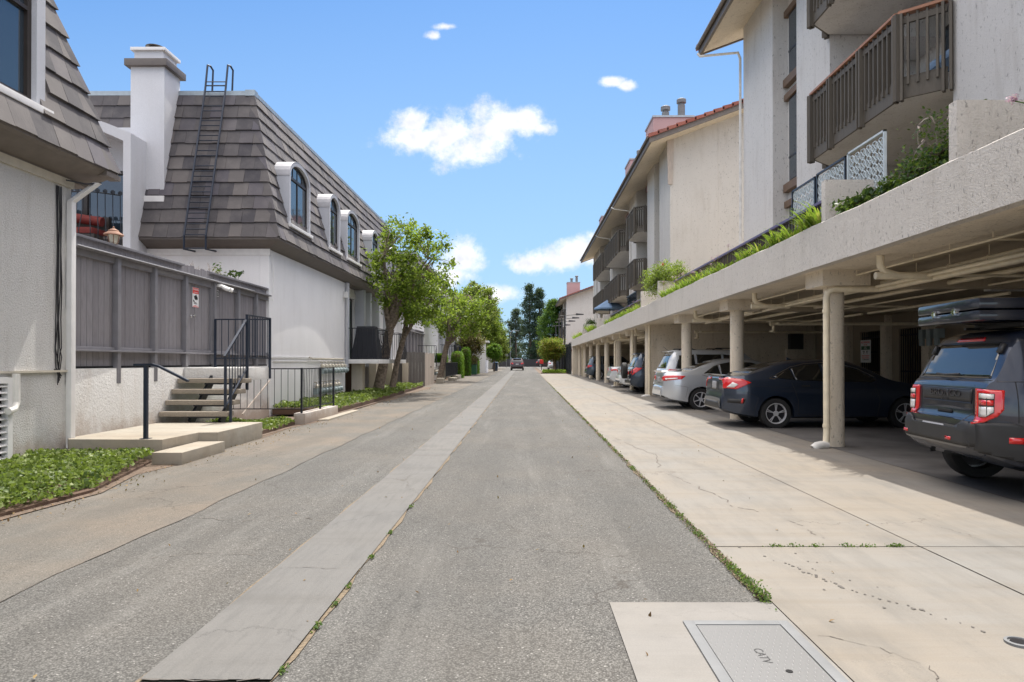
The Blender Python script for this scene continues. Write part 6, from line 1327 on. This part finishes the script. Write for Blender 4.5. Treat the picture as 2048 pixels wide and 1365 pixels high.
for sd in (-1, 1):
    c.patch('bumper_side', 'black trim', [(.03, .50), (.45, .40), (.47, .74), (.30, .80), (.03, .80)], side=sd, off=.014, grid=.04); c.patch('reflector', 'tail red', [(.26, .60), (.38, .60), (.38, .66), (.26, .66)], side=sd, off=.02)
    c.patch('side_window', 'car glass', [(.42, 1.23), (.50, 1.60), (1.02, 1.62), (1.02, 1.23)], side=sd); c.patch('side_window', 'car glass', [(1.1, 1.22), (1.1, 1.62), (1.9, 1.62), (1.9, 1.19)], side=sd); c.patch('side_window', 'car glass', [(1.98, 1.19), (1.98, 1.62), (2.5, 1.58), (2.9, 1.24), (2.85, 1.17)], side=sd)
    c.line('door_seam', 'black trim', [(.34, 1.2), (.34, .80)], side=sd); c.line('door_seam', 'black trim', [(1.05, 1.18), (1.2, .6), (1.2, .3)], side=sd); c.line('body_seam', 'dark alloy', [(.14, 1.205), (1.0, 1.205)], .008, side=sd)
    # tail lamp: red housing that wraps the corner, clear lenses set in it
    c.patch('tail_light', 'tail red', [(-.13, .79), (-.02, .80), (.10, .86), (.15, .93), (.15, 1.12), (-.13, 1.13)], mode='diag', side=sd, off=.02, grid=.03)
    c.patch('lamp_inner', 'black trim', [(-.085, .845), (.0, .85), (.075, .90), (.075, 1.085), (-.085, 1.09)], mode='diag', side=sd, off=.026, grid=.04)
    c.patch('reverse_light', 'lamp clear', [(-.08, .85), (.0, .855), (.07, .905), (.07, .955), (-.08, .95)], mode='diag', side=sd, off=.032, grid=.04)
    c.patch('brake_light', 'tail red', [(-.08, .965), (.07, .97), (.07, 1.02), (-.08, 1.02)], mode='diag', side=sd, off=.032, grid=.04)
    c.patch('turn_light', 'lamp clear', [(-.08, 1.035), (.07, 1.035), (.07, 1.08), (-.08, 1.085)], mode='diag', side=sd, off=.032, grid=.04)
    a = [(-.68, 1.59), (-.62, 1.59), (-.62, 1.50), (-.68, 1.50)]; a = [(q[0]*sd*-1, q[1]) for q in a]; c.patch('glass_hinge', 'black trim', a, mode='rear', off=.035)
c.patch('high_brake_light', 'tail red', [(-.28, 1.625), (.28, 1.625), (.26, 1.665), (-.26, 1.665)], mode='rear', off=.01)
c.patch('name_panel', 'black trim', [(-.50, .98), (.50, .98), (.52, 1.12), (-.52, 1.12)], mode='rear', off=.008)
c.line('chrome_strip', 'dark alloy', [(-.50, 1.115), (.50, 1.115)], .02, 'rear'); c.line('chrome_strip', 'dark alloy', [(-.50, .975), (.50, .975)], .016, 'rear')
hit = c.bvh.ray_cast(Vector((-3, 0, 1.05)), Vector((1, 0, 0)))[0]; xr = hit.x - .012
text('BRONCO', .10, (xr, 0, 1.062), AX_N, 'black paint', 'lettering', c.t, .004, wx=1.5); text('SPORT', .035, (xr, 0, 1.0), AX_N, 'black paint', 'lettering', c.t, .002, wx=1.5)
c.line('tailgate_seam', 'dark alloy', [(-.54, 1.16), (-.54, .80)], .008, 'rear'); c.line('tailgate_seam', 'dark alloy', [(.54, 1.16), (.54, .80)], .008, 'rear'); c.line('tailgate_seam', 'dark alloy', [(-.78, 1.215), (.78, 1.215)], .012, 'rear'); c.line('tailgate_seam', 'black trim', [(-.7, 1.61), (.7, 1.61)], .012, 'rear')
c.patch('handle_recess', 'solid dark', [(-.15, .845), (.15, .845), (.15, .885), (-.15, .885)], mode='rear', off=.004); plate(c, .66, 0, .46, .15)
for y in (-.33, .62, -.85): c.patch('reflector', 'tail red', [(y - .05, .58), (y + .05, .58), (y + .05, .615), (y - .05, .615)], mode='rear', off=.022)
MB().tube([(.18, -.15, 1.27), (.13, .05, 1.26), (.17, .30, 1.27)], .012, 6).build('rear_wiper', 'black trim', c.t)
for ax_ in c.ax:
    for sd in (-1, 1):
        m = MB(); R0, R1 = .405, .47
        for k in range(14): a0 = math.pi * (k - .6) / 12.8; a1 = math.pi * (k + .4) / 12.8; q = [(ax_ + r*math.cos(a), r*math.sin(a) + .36) for r, a in ((R0, a0), (R1, a0), (R1, a1), (R0, a1))]; m.hexa([(q[0][0], sd*.93, q[0][1]), (q[1][0], sd*.93, q[1][1]), (q[2][0], sd*.93, q[2][1]), (q[3][0], sd*.93, q[3][1]), (q[0][0], sd*.955, q[0][1]), (q[1][0], sd*.955, q[1][1]), (q[2][0], sd*.955, q[2][1]), (q[3][0], sd*.955, q[3][1])])
        m.build('arch_trim', 'black trim', c.t)
c.wheels(6, tw=.24); c.place()
t = thing('roof_tent', 'black hard shell roof tent with two latches on the off roader', 'roof tent', (4.7, 7.4, 1.8))
for z0, z1 in ((1.82, 1.93), (1.94, 2.055)): MB().box(4.62, 6.9, 6.88, 8.16, z0, z1).build('shell', 'black paint', t, bevel=.035)
m = MB()
for y in (7.2, 7.62): m.box(4.595, 4.625, y + .07, y + .17, 1.92, 1.95); m.box(4.592, 4.62, y + .10, y + .14, 1.90, 1.97)
m.build('latch', 'chrome', t); m = MB()
for x in (5.25, 6.3): m.box(x, x + .06, 6.9, 8.14, 1.775, 1.82)
m.box(5.1, 6.6, 6.96, 7.02, 1.77, 1.80); m.box(5.1, 6.6, 8.02, 8.08, 1.77, 1.80); m.build('roof_rack', 'black trim', t, bevel=.01)
t.location = (4.72, 7.42, 1.8); t.rotation_euler = (0, 0, R(-5))
# ================================================================ VEGETATION
def tree(name, lab, cat, base, H, cz, rad, ncl, nper, lsize, lmat, bmat='bark', tr=.16, lean=(0, 0), spread=.32, limbs=4, gaps=.35, group=None, fork=.35, seed=1, jitter=1.0, bottom=-1.0):
    """trunk, limbs and twigs carry leaf clusters scattered through an ellipsoid crown"""
    random.seed(seed); global rng; rng = np.random.default_rng(seed)
    t = thing(name, lab, cat, base, group); B = Vector(base); C = B + Vector((lean[0], lean[1], cz))
    fk = B + Vector((lean[0] * .35, lean[1] * .35, H * fork)); m = MB(); P = []
    m.tube([B + Vector((0, 0, -.1)), B + Vector((0, 0, .05)), B.lerp(fk, .5) + Vector((random.gauss(0, .04), 0, 0)), fk], [tr * 1.5, tr * 1.15, tr * .95, tr * .9], 12)
    sk = []
    for k in range(limbs):
        a = 2 * math.pi * (k + random.random() * .6) / limbs; r_ = random.uniform(.35, .8)
        e = C + Vector((rad[0] * r_ * math.cos(a), rad[1] * r_ * math.sin(a), rad[2] * random.uniform(-.1, .7)))
        mid = fk.lerp(e, .45) + Vector((0, 0, rad[2] * .12)); pts = [fk, fk.lerp(mid, .5) + Vector((random.gauss(0, .05), random.gauss(0, .05), 0)), mid, mid.lerp(e, .5) + Vector((random.gauss(0, .08), random.gauss(0, .08), .05)), e]
        m.tube(pts, [tr * .72, tr * .55, tr * .42, tr * .25, tr * .1], 8); sk += [(p, tr * f) for p, f in zip([mid, mid.lerp(e, .5), e, pts[1]], (.3, .2, .1, .35))]
    cl = []
    while len(cl) < ncl:
        v = Vector((random.uniform(-1, 1), random.uniform(-1, 1), random.uniform(-1, 1)))
        if v.length > 1 or v.z < bottom: continue
        if v.length < .45 and random.random() < .75: continue
        nz = math.sin(v.x * 5.1 + seed) * math.sin(v.y * 4.3 + seed * 2) + math.sin(v.z * 6.1 + seed * 3) * .6
        if nz < -gaps * 1.4 + random.gauss(0, .15) and gaps > 0 and random.random() < gaps * 1.6: continue
        v = v * random.choice((.86, .95, 1.0, 1.07)); cl.append(C + Vector((v.x * rad[0], v.y * rad[1], v.z * rad[2])))
    for q in cl:
        s = min(sk, key=lambda p: (p[0] - q).length); mm = s[0].lerp(q, .55) + Vector((0, 0, .06 * jitter)); m.tube([s[0], mm, q], [min(.03, s[1]), .014, .006], 4, False)
        sp_ = spread * random.uniform(.6, 1.3); P.append(np.array(q)[None, :] + rng.normal(size=(int(nper * random.uniform(.5, 1.4)), 3)) * np.array([sp_, sp_, sp_ * .75]) * .6)
    m.build('trunk', bmat, t, smooth=True, fix=False)
    V_, F_ = leaves(np.concatenate(P), lsize, .5, .55); npmesh('crown', V_, F_, lmat, t); return t
G_ST = 'leafy street trees by the townhouses'
tree('street_tree', 'large leafy tree with a forked pale trunk beside the iron balcony', 'tree', (-6.02, 28.05, .15), 7.2, 4.95, (1.75, 2.0, 2.2), 150, 50, .165, 'tree leaves', 'bark', .20, (1.45, -.4), .30, 7, .75, G_ST, .36, 3)
tree('street_tree', 'slimmer tree just behind the large leafy one', 'tree', (-5.72, 29.45, .15), 5.4, 3.9, (1.4, 1.6, 1.3), 62, 46, .165, 'tree leaves', 'bark', .13, (1.3, .5), .30, 4, .7, G_ST, .42, 5)
tree('street_tree', 'leaning tree beyond the plank enclosure', 'tree', (-5.75, 46.0, .12), 6.6, 4.5, (1.9, 2.4, 1.9), 105, 48, .21, 'tree leaves', 'bark', .20, (1.4, 0), .38, 6, .75, G_ST, .36, 8)
tree('yellow_green_tree', 'yellow green tree behind the leaning one', 'tree', (-6.0, 68, .18), 8.6, 6.3, (2.2, 2.8, 2.7), 150, 60, .27, 'yellow tree leaves', 'bark', .2, (1.2, 0), .45, 6, .75, G_ST, .3, 11)
tree('brown_tree', 'brown leaved tree beside the pale garden wall pillar', 'tree', (-5.3, 63, .16), 5.2, 3.0, (1.15, 1.2, 1.9), 150, 70, .15, 'brown leaves', 'dark bark', .08, (.35, 0), .34, 4, .35, G_ST, .2, 13)
tree('street_tree', 'mid green tree with orange touches beyond the brown one', 'tree', (-5.0, 78, .2), 8.4, 6.0, (1.9, 2.2, 2.7), 130, 60, .28, 'tree leaves', 'bark', .16, (.4, 0), .5, 5, .45, G_ST, .3, 17)
tree('willowy_tree', 'pale green drooping tree at the far end of the alley, left side', 'tree', (-5.0, 108, .3), 7.0, 4.0, (1.9, 2.4, 3.3), 260, 80, .22, 'yellow tree leaves', 'bark', .14, (.6, 0), .45, 4, .25, G_ST, .2, 19)
tree('topiary_tree', 'clipped round bright green tree on a thin stem', 'tree', (-3.75, 84, .23), 3.4, 2.45, (.98, .98, 1.0), 330, 60, .11, 'hedge leaves', 'dark bark', .07, (0, 0), .16, 4, 0, None, .4, 23, .4, -.95)
tree('small_round_tree', 'small round tree with orange tinged leaves on the corner island', 'tree', (3.35, 74.2, .2), 3.9, 2.6, (1.42, 1.5, 1.2), 230, 60, .15, 'orange green leaves', 'reddish bark', .17, (-.35, 0), .30, 5, .35, None, .36, 27, .8)
G_CF = 'tall conifers at the end of the alley'
def conifer(lab, x, y, H, Wd, mat, seed, n=240, nper=70, ls=.3, trunks=1, grp=G_CF, wob_=.35, z0=.12, gap=.35):
    random.seed(seed); global rng; rng = np.random.default_rng(seed)
    t = thing('conifer', lab, 'tree', (x, y, G(y)), grp); m = MB(); P = []
    for k in range(trunks):
        ox = (k - (trunks - 1) / 2) * Wd * .34; hh = H * (1 - .06 * k)
        m.tube([(x + ox * .5, y, G(y) - .2), (x + ox, y, H * .5), (x + ox, y, hh)], [.32, .2, .04], 8)
        for i in range(n // trunks):
            f = z0 + (1 - z0) * random.random() ** .85; zz = hh * f
            env = Wd / 2 / (1 if trunks == 1 else 1.35) * (min(1, (1 - f) * 2.6 + .18)) * (1 - wob_ * abs(math.sin(f * 17 + seed + k)))
            a = random.random() * 6.283; r_ = env * random.uniform(.45, 1.05); q = (x + ox + r_ * math.cos(a), y + r_ * math.sin(a), zz + G(y))
            if math.sin(a * 3 + f * 31 + seed) < -.75 + gap * .5 and random.random() < gap * 1.5: continue
            m.tube([(x + ox, y, zz - .1 * r_), q], [.05, .02], 4, False)
            P.append(np.array(q)[None] + rng.normal(size=(nper, 3)) * np.array([.30, .30, .20]) * (Wd / 5))
    m.build('trunk', 'dark bark', t, fix=False); V_, F_ = leaves(np.concatenate(P), ls, .2, .5); npmesh('crown', V_, F_, mat, t)
conifer('tallest dark twin topped conifer at the end of the alley', 2.2, 152, 18.2, 6.4, 'conifer needles', 31, 400, 60, .36, 2, wob_=.42, z0=.05, gap=.4)
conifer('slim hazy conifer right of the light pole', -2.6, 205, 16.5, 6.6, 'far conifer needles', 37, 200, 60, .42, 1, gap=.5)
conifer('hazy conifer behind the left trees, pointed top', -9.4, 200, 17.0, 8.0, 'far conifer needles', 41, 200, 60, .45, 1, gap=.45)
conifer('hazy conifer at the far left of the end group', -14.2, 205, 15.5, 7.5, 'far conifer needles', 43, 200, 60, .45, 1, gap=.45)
conifer('bright green bushy conifer behind the small round tree', 5.0, 118, 11.6, 5.2, 'bright conifer needles', 47, 330, 70, .28, 1, wob_=.15, z0=.1, gap=.05)
for k, (x, y, H, W_) in enumerate(((-24, 190, 12, 12), (-6, 215, 9, 12), (5, 190, 8, 10), (12, 175, 9, 9), (22, 180, 13, 13), (-34, 170, 12, 12))):
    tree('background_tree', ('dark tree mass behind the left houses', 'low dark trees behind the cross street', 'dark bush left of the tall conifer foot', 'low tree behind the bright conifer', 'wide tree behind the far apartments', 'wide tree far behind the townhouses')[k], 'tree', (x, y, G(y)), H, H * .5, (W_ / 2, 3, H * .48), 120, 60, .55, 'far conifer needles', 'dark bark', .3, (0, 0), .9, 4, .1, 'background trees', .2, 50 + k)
# hedges
def hedge(lab, x0, x1, y0, y1, z0, z1, n, rnd=.3, ls=.10):
    t = thing('clipped_hedge', lab, 'hedge', ((x0 + x1) / 2, y0, z0), 'clipped hedges on the left'); MB().box(x0 + .15, x1 - .15, y0 + .15, y1 - .15, z0, z1 - .2).build('stems', 'mulch', t, bevel=.2)
    P = []
    while len(P) < n:
        p = np.array([random.uniform(-1, 1) for _ in range(3)]); e = 4.0; s = (abs(p[0])**e + abs(p[1])**e + max(0, p[2])**e) ** (1/e)
        if s > 1 or s < .80: continue
        P.append(((x0+x1)/2 + p[0] * (x1-x0)/2 + random.gauss(0, .02), (y0+y1)/2 + p[1] * (y1-y0)/2, z0 + (p[2] + 1) / 2 * (z1 - z0)))
    V_, F_ = leaves(np.array(P), ls, .2, .6); npmesh('foliage', V_, F_, 'hedge leaves', t)
hedge('tall rounded bright hedge, nearer one', -5.75, -4.85, 52.5, 55.5, .1, 2.25, 14000); hedge('tall rounded bright hedge, one behind', -5.65, -4.85, 60.5, 62.5, .1, 2.75, 9000); hedge('darker hedge in front of the garden wall', -6.3, -4.7, 69.5, 72.5, .1, 1.95, 9000)
hedge('low hedge strip raised over a terrace edge', -6.6, -5.5, 48.0, 49.4, 1.35, 2.0, 7000)
MB().box(-6.62, -5.4, 47.8, 49.6, 1.15, 1.35).build('terrace_slab', 'white paint')
o = bpy.data.objects['terrace_slab']; tag(o, 'white slab that carries the low hedge strip', 'slab')
# corner island planting
V_, F_ = leaves(np.array([(2.0 + 2.4*random.random(), 71.5 + 6*random.random(), .22 + .35*random.random()**2) for _ in range(9000)]), .14, .5, .5); tag(npmesh('island_plants', V_, F_, 'strap leaves'), 'low green ground cover on the corner island under the small round tree', 'ground cover', None, 'stuff')
MB().prism([(1.7, 71.2), (4.6, 71.0), (4.6, 79), (2.6, 82), (1.9, 78)], 'z', .05, .26).build('corner_island', 'mulch')['kind'] = 'structure'
# strap leaved planter plants
def straps(lab, y0, y1, n, L=.5, x=4.68, z=3.46, mat='strap leaves', flowers=0, grp='spiky planter plants on the carport edge', droop=1.0, name='strap_plant'):
    t = thing(name, lab, 'plant', (x, (y0+y1)/2, z), grp); m = MB()
    for k in range(n):
        by = random.uniform(y0, y1); bx = x + random.gauss(0, .04); a = random.random() * 6.283; l = L * random.uniform(.6, 1.15); rr = l * random.uniform(.35, .8); w_ = .024
        dx, dy = math.cos(a), math.sin(a); px, py = -dy * w_, dx * w_; prev = None
        for i in range(5):
            f = i / 4; c = (bx + dx * rr * f, by + dy * rr * f, z + l * (f * 1.15 - f * f * .55 * droop)); ww = 1 - f * .85
            cur = ((c[0] - px*ww, c[1] - py*ww, c[2]), (c[0] + px*ww, c[1] + py*ww, c[2]))
            if prev: m.quad(prev[0], prev[1], cur[1], cur[0])
            prev = cur
    m.build('leaves', mat, t, fix=False)
    if flowers:
        for k in range(flowers):
            by = random.uniform(y0, y1); h = random.uniform(.25, .55); q = Vector((x + random.gauss(0, .1), by + random.gauss(0, .1), z + .1 + h)); so_ = MB().tube([(x, by, z), q], .004, 4, False).build('flower_stalk', mat, t, fix=False); P = [q + Vector((random.gauss(0, .02), random.gauss(0, .02), random.gauss(0, .02))) for _ in range(22)]
            V_, F_ = leaves(np.array(P), .022, .1, .8); npmesh('flower', V_, F_, 'pink petals', so_)
straps('big bright spiky plant beside the near divider wall', 10.60, 11.35, 240, .62); straps('second bright spiky plant along the purple rail', 11.8, 12.8, 200, .5); straps('third spiky plant along the purple rail', 13.4, 14.8, 190, .45)
straps('spiky plants farther along the purple rail', 15.6, 17.5, 200, .42, flowers=5); straps('row of yellow green spiky plants before the flowering bush', 18.0, 23.1, 620, .46, flowers=14); straps('green spiky plants below the second purple rail', 27.2, 39.2, 800, .46, flowers=14)
straps('bright yellow green plants before the far divider walls', 45.5, 50.0, 320, .75, flowers=6); straps('spiky plants at the end of the carport edge', 55.0, 64.5, 420, .6, flowers=10)
straps('few thin strap leaves with a pink flower head at the right edge', 5.9, 6.15, 7, .3, 4.75, 3.40, grp=None, name='flowering_plant')
t = thing('flowering_plant', 'pink flower head on a stalk against the nearest divider wall', 'flower', (4.62, 6.45, 3.4)); MB().tube([(4.72, 6.2, 3.5), (4.66, 6.3, 3.78), (4.62, 6.45, 3.87)], .006, 5).build('stalk', 'light shrub leaves', t)
V_, F_ = leaves(np.array([(4.62 + random.gauss(0, .022), 6.45 + random.gauss(0, .022), 3.885 + random.gauss(0, .018)) for _ in range(160)]), .02, .2, .8); npmesh('flowers', V_, F_, 'pink petals', t)
MB().tube([(4.7, 6.35, 3.4), (4.72, 6.36, 3.98)], .007, 5).build('stake', 'black iron', t)
fb = tree('flowering_bush', 'round light green bush with a red flower on the terrace edge', 'shrub', (4.98, 23.9, 3.0), 1.9, 1.25, (.75, .75, .68), 160, 60, .065, 'light shrub leaves', 'dark bark', .03, (0, 0), .17, 6, .1, None, .2, 61, .3)
V_, F_ = leaves(np.array([(4.72 + random.gauss(0, .02), 23.3 + random.gauss(0, .02), 4.72 + random.gauss(0, .02)) for _ in range(60)]), .06, .1, .8); npmesh('flower', V_, F_, 'red petals', fb)
tree('terrace_shrub', 'small shrub behind the divider wall past the flowering bush', 'shrub', (4.95, 27.1, 3.0), 1.3, .9, (.35, .5, .4), 50, 40, .06, 'light shrub leaves', 'dark bark', .02, (0, 0), .14, 4, .1, None, .2, 62, .3)
tree('terrace_shrub', 'thin branched shrub under the wooden balcony', 'shrub', (5.2, 8.5, 3.0), 1.6, 1.05, (.35, .6, .48), 40, 20, .055, 'dark shrub leaves', 'twigs', .02, (-.1, -.2), .15, 6, .2, None, .15, 63, .3)
tree('terrace_shrub', 'dark leafy shrub behind the carport edge, under the balcony', 'shrub', (4.95, 8.3, 3.0), .9, .72, (.22, .8, .22), 60, 35, .065, 'dark shrub leaves', 'dark bark', .02, (0, 0), .13, 5, .1, None, .3, 64, .3)
tree('trailing_vine', 'dark green vine spilling over the carport edge right of the divider wall', 'plant', (4.85, 9.3, 3.3), .5, .30, (.14, .95, .16), 70, 34, .085, 'dark shrub leaves', 'dark bark', .012, (-.08, 0), .10, 6, .1, None, .3, 66, .3)
tree('terrace_shrub', 'dark red plant on the far terrace near the carport end', 'shrub', (4.95, 51.5, 3.0), 1.6, 1.2, (.4, .6, .4), 50, 40, .09, 'dark shrub leaves', 'dark bark', .02, (0, 0), .2, 4, .1, None, .2, 67, .3)
# ================================================================ FAR STREET FURNITURE
def lamp(lab, y):
    t = thing('street_lamp', lab, 'street lamp', (4.42, y, G(y)), 'black lamp posts beyond the carport'); z = 6.55 - G(y) * 0
    MB().tube([(4.42, y, G(y)), (4.42, y, z)], [.09, .07], 8).build('pole', 'lamp head black', t, smooth=True)
    m = MB(); m.tube([(3.9, y, z - .08), (4.42, y, z - .05), (5.75, y, z + .06)], .035, 6); m.build('arm', 'lamp head black', t)
    MB().hexa([(5.65, y - .12, z - .02), (6.5, y - .09, z + .02), (6.5, y + .09, z + .02), (5.65, y + .12, z - .02), (5.65, y - .10, z + .2), (6.5, y - .05, z + .14), (6.5, y + .05, z + .14), (5.65, y + .10, z + .2)]).build('lamp_head', 'lamp head black', t, bevel=.02)
for k, y in enumerate((75.0, 81.0, 87.3, 96.5)): lamp(('first and tallest looking black lamp post beyond the carport', 'second black lamp post beyond the carport', 'third black lamp post beyond the carport', 'lowest looking and farthest black lamp post')[k], y)
t = thing('iron_fence', 'tall black iron fence with mesh after the end of the carport', 'fence', (4.55, 66.4, .17)); m = MB()
for k in range(230): y = 66.5 + k * .135; m.box(4.53, 4.56, y, y + .03, .2, 3.25)
m.box(4.52, 4.57, 66.4, 97.6, .35, .4); m.box(4.52, 4.57, 66.4, 97.6, 3.0, 3.05); m.build('pickets', 'black iron', t, fix=False)
for y in (66.5, 69, 74, 79, 84, 89, 94): MB().box(4.48, 4.58, y, y + .1, .15, 3.35).build('post', 'black iron', t)
MB().box(4.565, 4.58, 66.4, 97.6, .4, 3.0).build('mesh_panel', 'black cloth', t)
MB().box(4.49, 4.53, 69.2, 69.28, .25, 3.0).build('pale_post', 'white paint', t); MB().box(4.49, 4.53, 66.7, 66.76, .25, 2.2).build('pale_post', 'white paint', t)
t = thing('mailbox', 'red box on a dark post at the corner of the side drive', 'box', (2.35, 95, .26)); MB().box(2.1, 2.62, 94.8, 95.1, 1.15, 1.75).build('box', 'red paint', t, bevel=.08); MB().box(2.3, 2.4, 94.9, 95, .26, 1.2).build('post', 'dark alloy', t)
t = thing('stop_sign', 'back of a road sign on a post at the far corner', 'sign', (-3.3, 124, .34)); MB().tube([(-3.3, 124, .3), (-3.3, 124, 2.9)], .04, 6).build('post', 'galvanised metal', t); MB().lathe([(0, 0), (.38, 0), (.38, .02), (0, .02)], (-3.3, 124.05, 2.55), 8, 'y').build('plate', 'galvanised metal', t)
t = thing('light_pole', 'tall thin street light at the cross street', 'street lamp', (-3.0, 144, .4)); MB().tube([(-3.0, 144, .3), (-3.0, 144, 7.4), (-2.7, 144, 7.9), (-1.6, 144, 8.0)], .07, 6).build('pole', 'galvanised metal', t); MB().box(-1.7, -1.1, 143.9, 144.1, 7.9, 8.02).build('head', 'galvanised metal', t)
t = thing('dark_street_wall', 'low dark wall along the far side of the cross street', 'wall', (0, 144, .4)); MB().box(-30, 30, 145, 145.3, .2, 2.0).build('wall', 'dark alloy', t)
t = thing('far_garage', 'pale low garage wall left of the far sign', 'building', (-5, 112, .3)); MB().box(-9, -4.5, 112, 118, .2, 2.9).build('wall', 'white stucco', t); MB().box(-9.2, -4.3, 111.8, 118.2, 2.9, 3.1).build('roof', 'cornice paint', t)
t = thing('house_behind_trees', 'pale low house wall beyond the corner island', 'building', (6, 99, .3)); MB().box(5.3, 9, 98.2, 101.5, .2, 3.0).build('wall', 'tan stucco', t); MB().box(5.1, 9.2, 98, 101.7, 3.0, 3.2).build('roof', 'clay tiles', t)
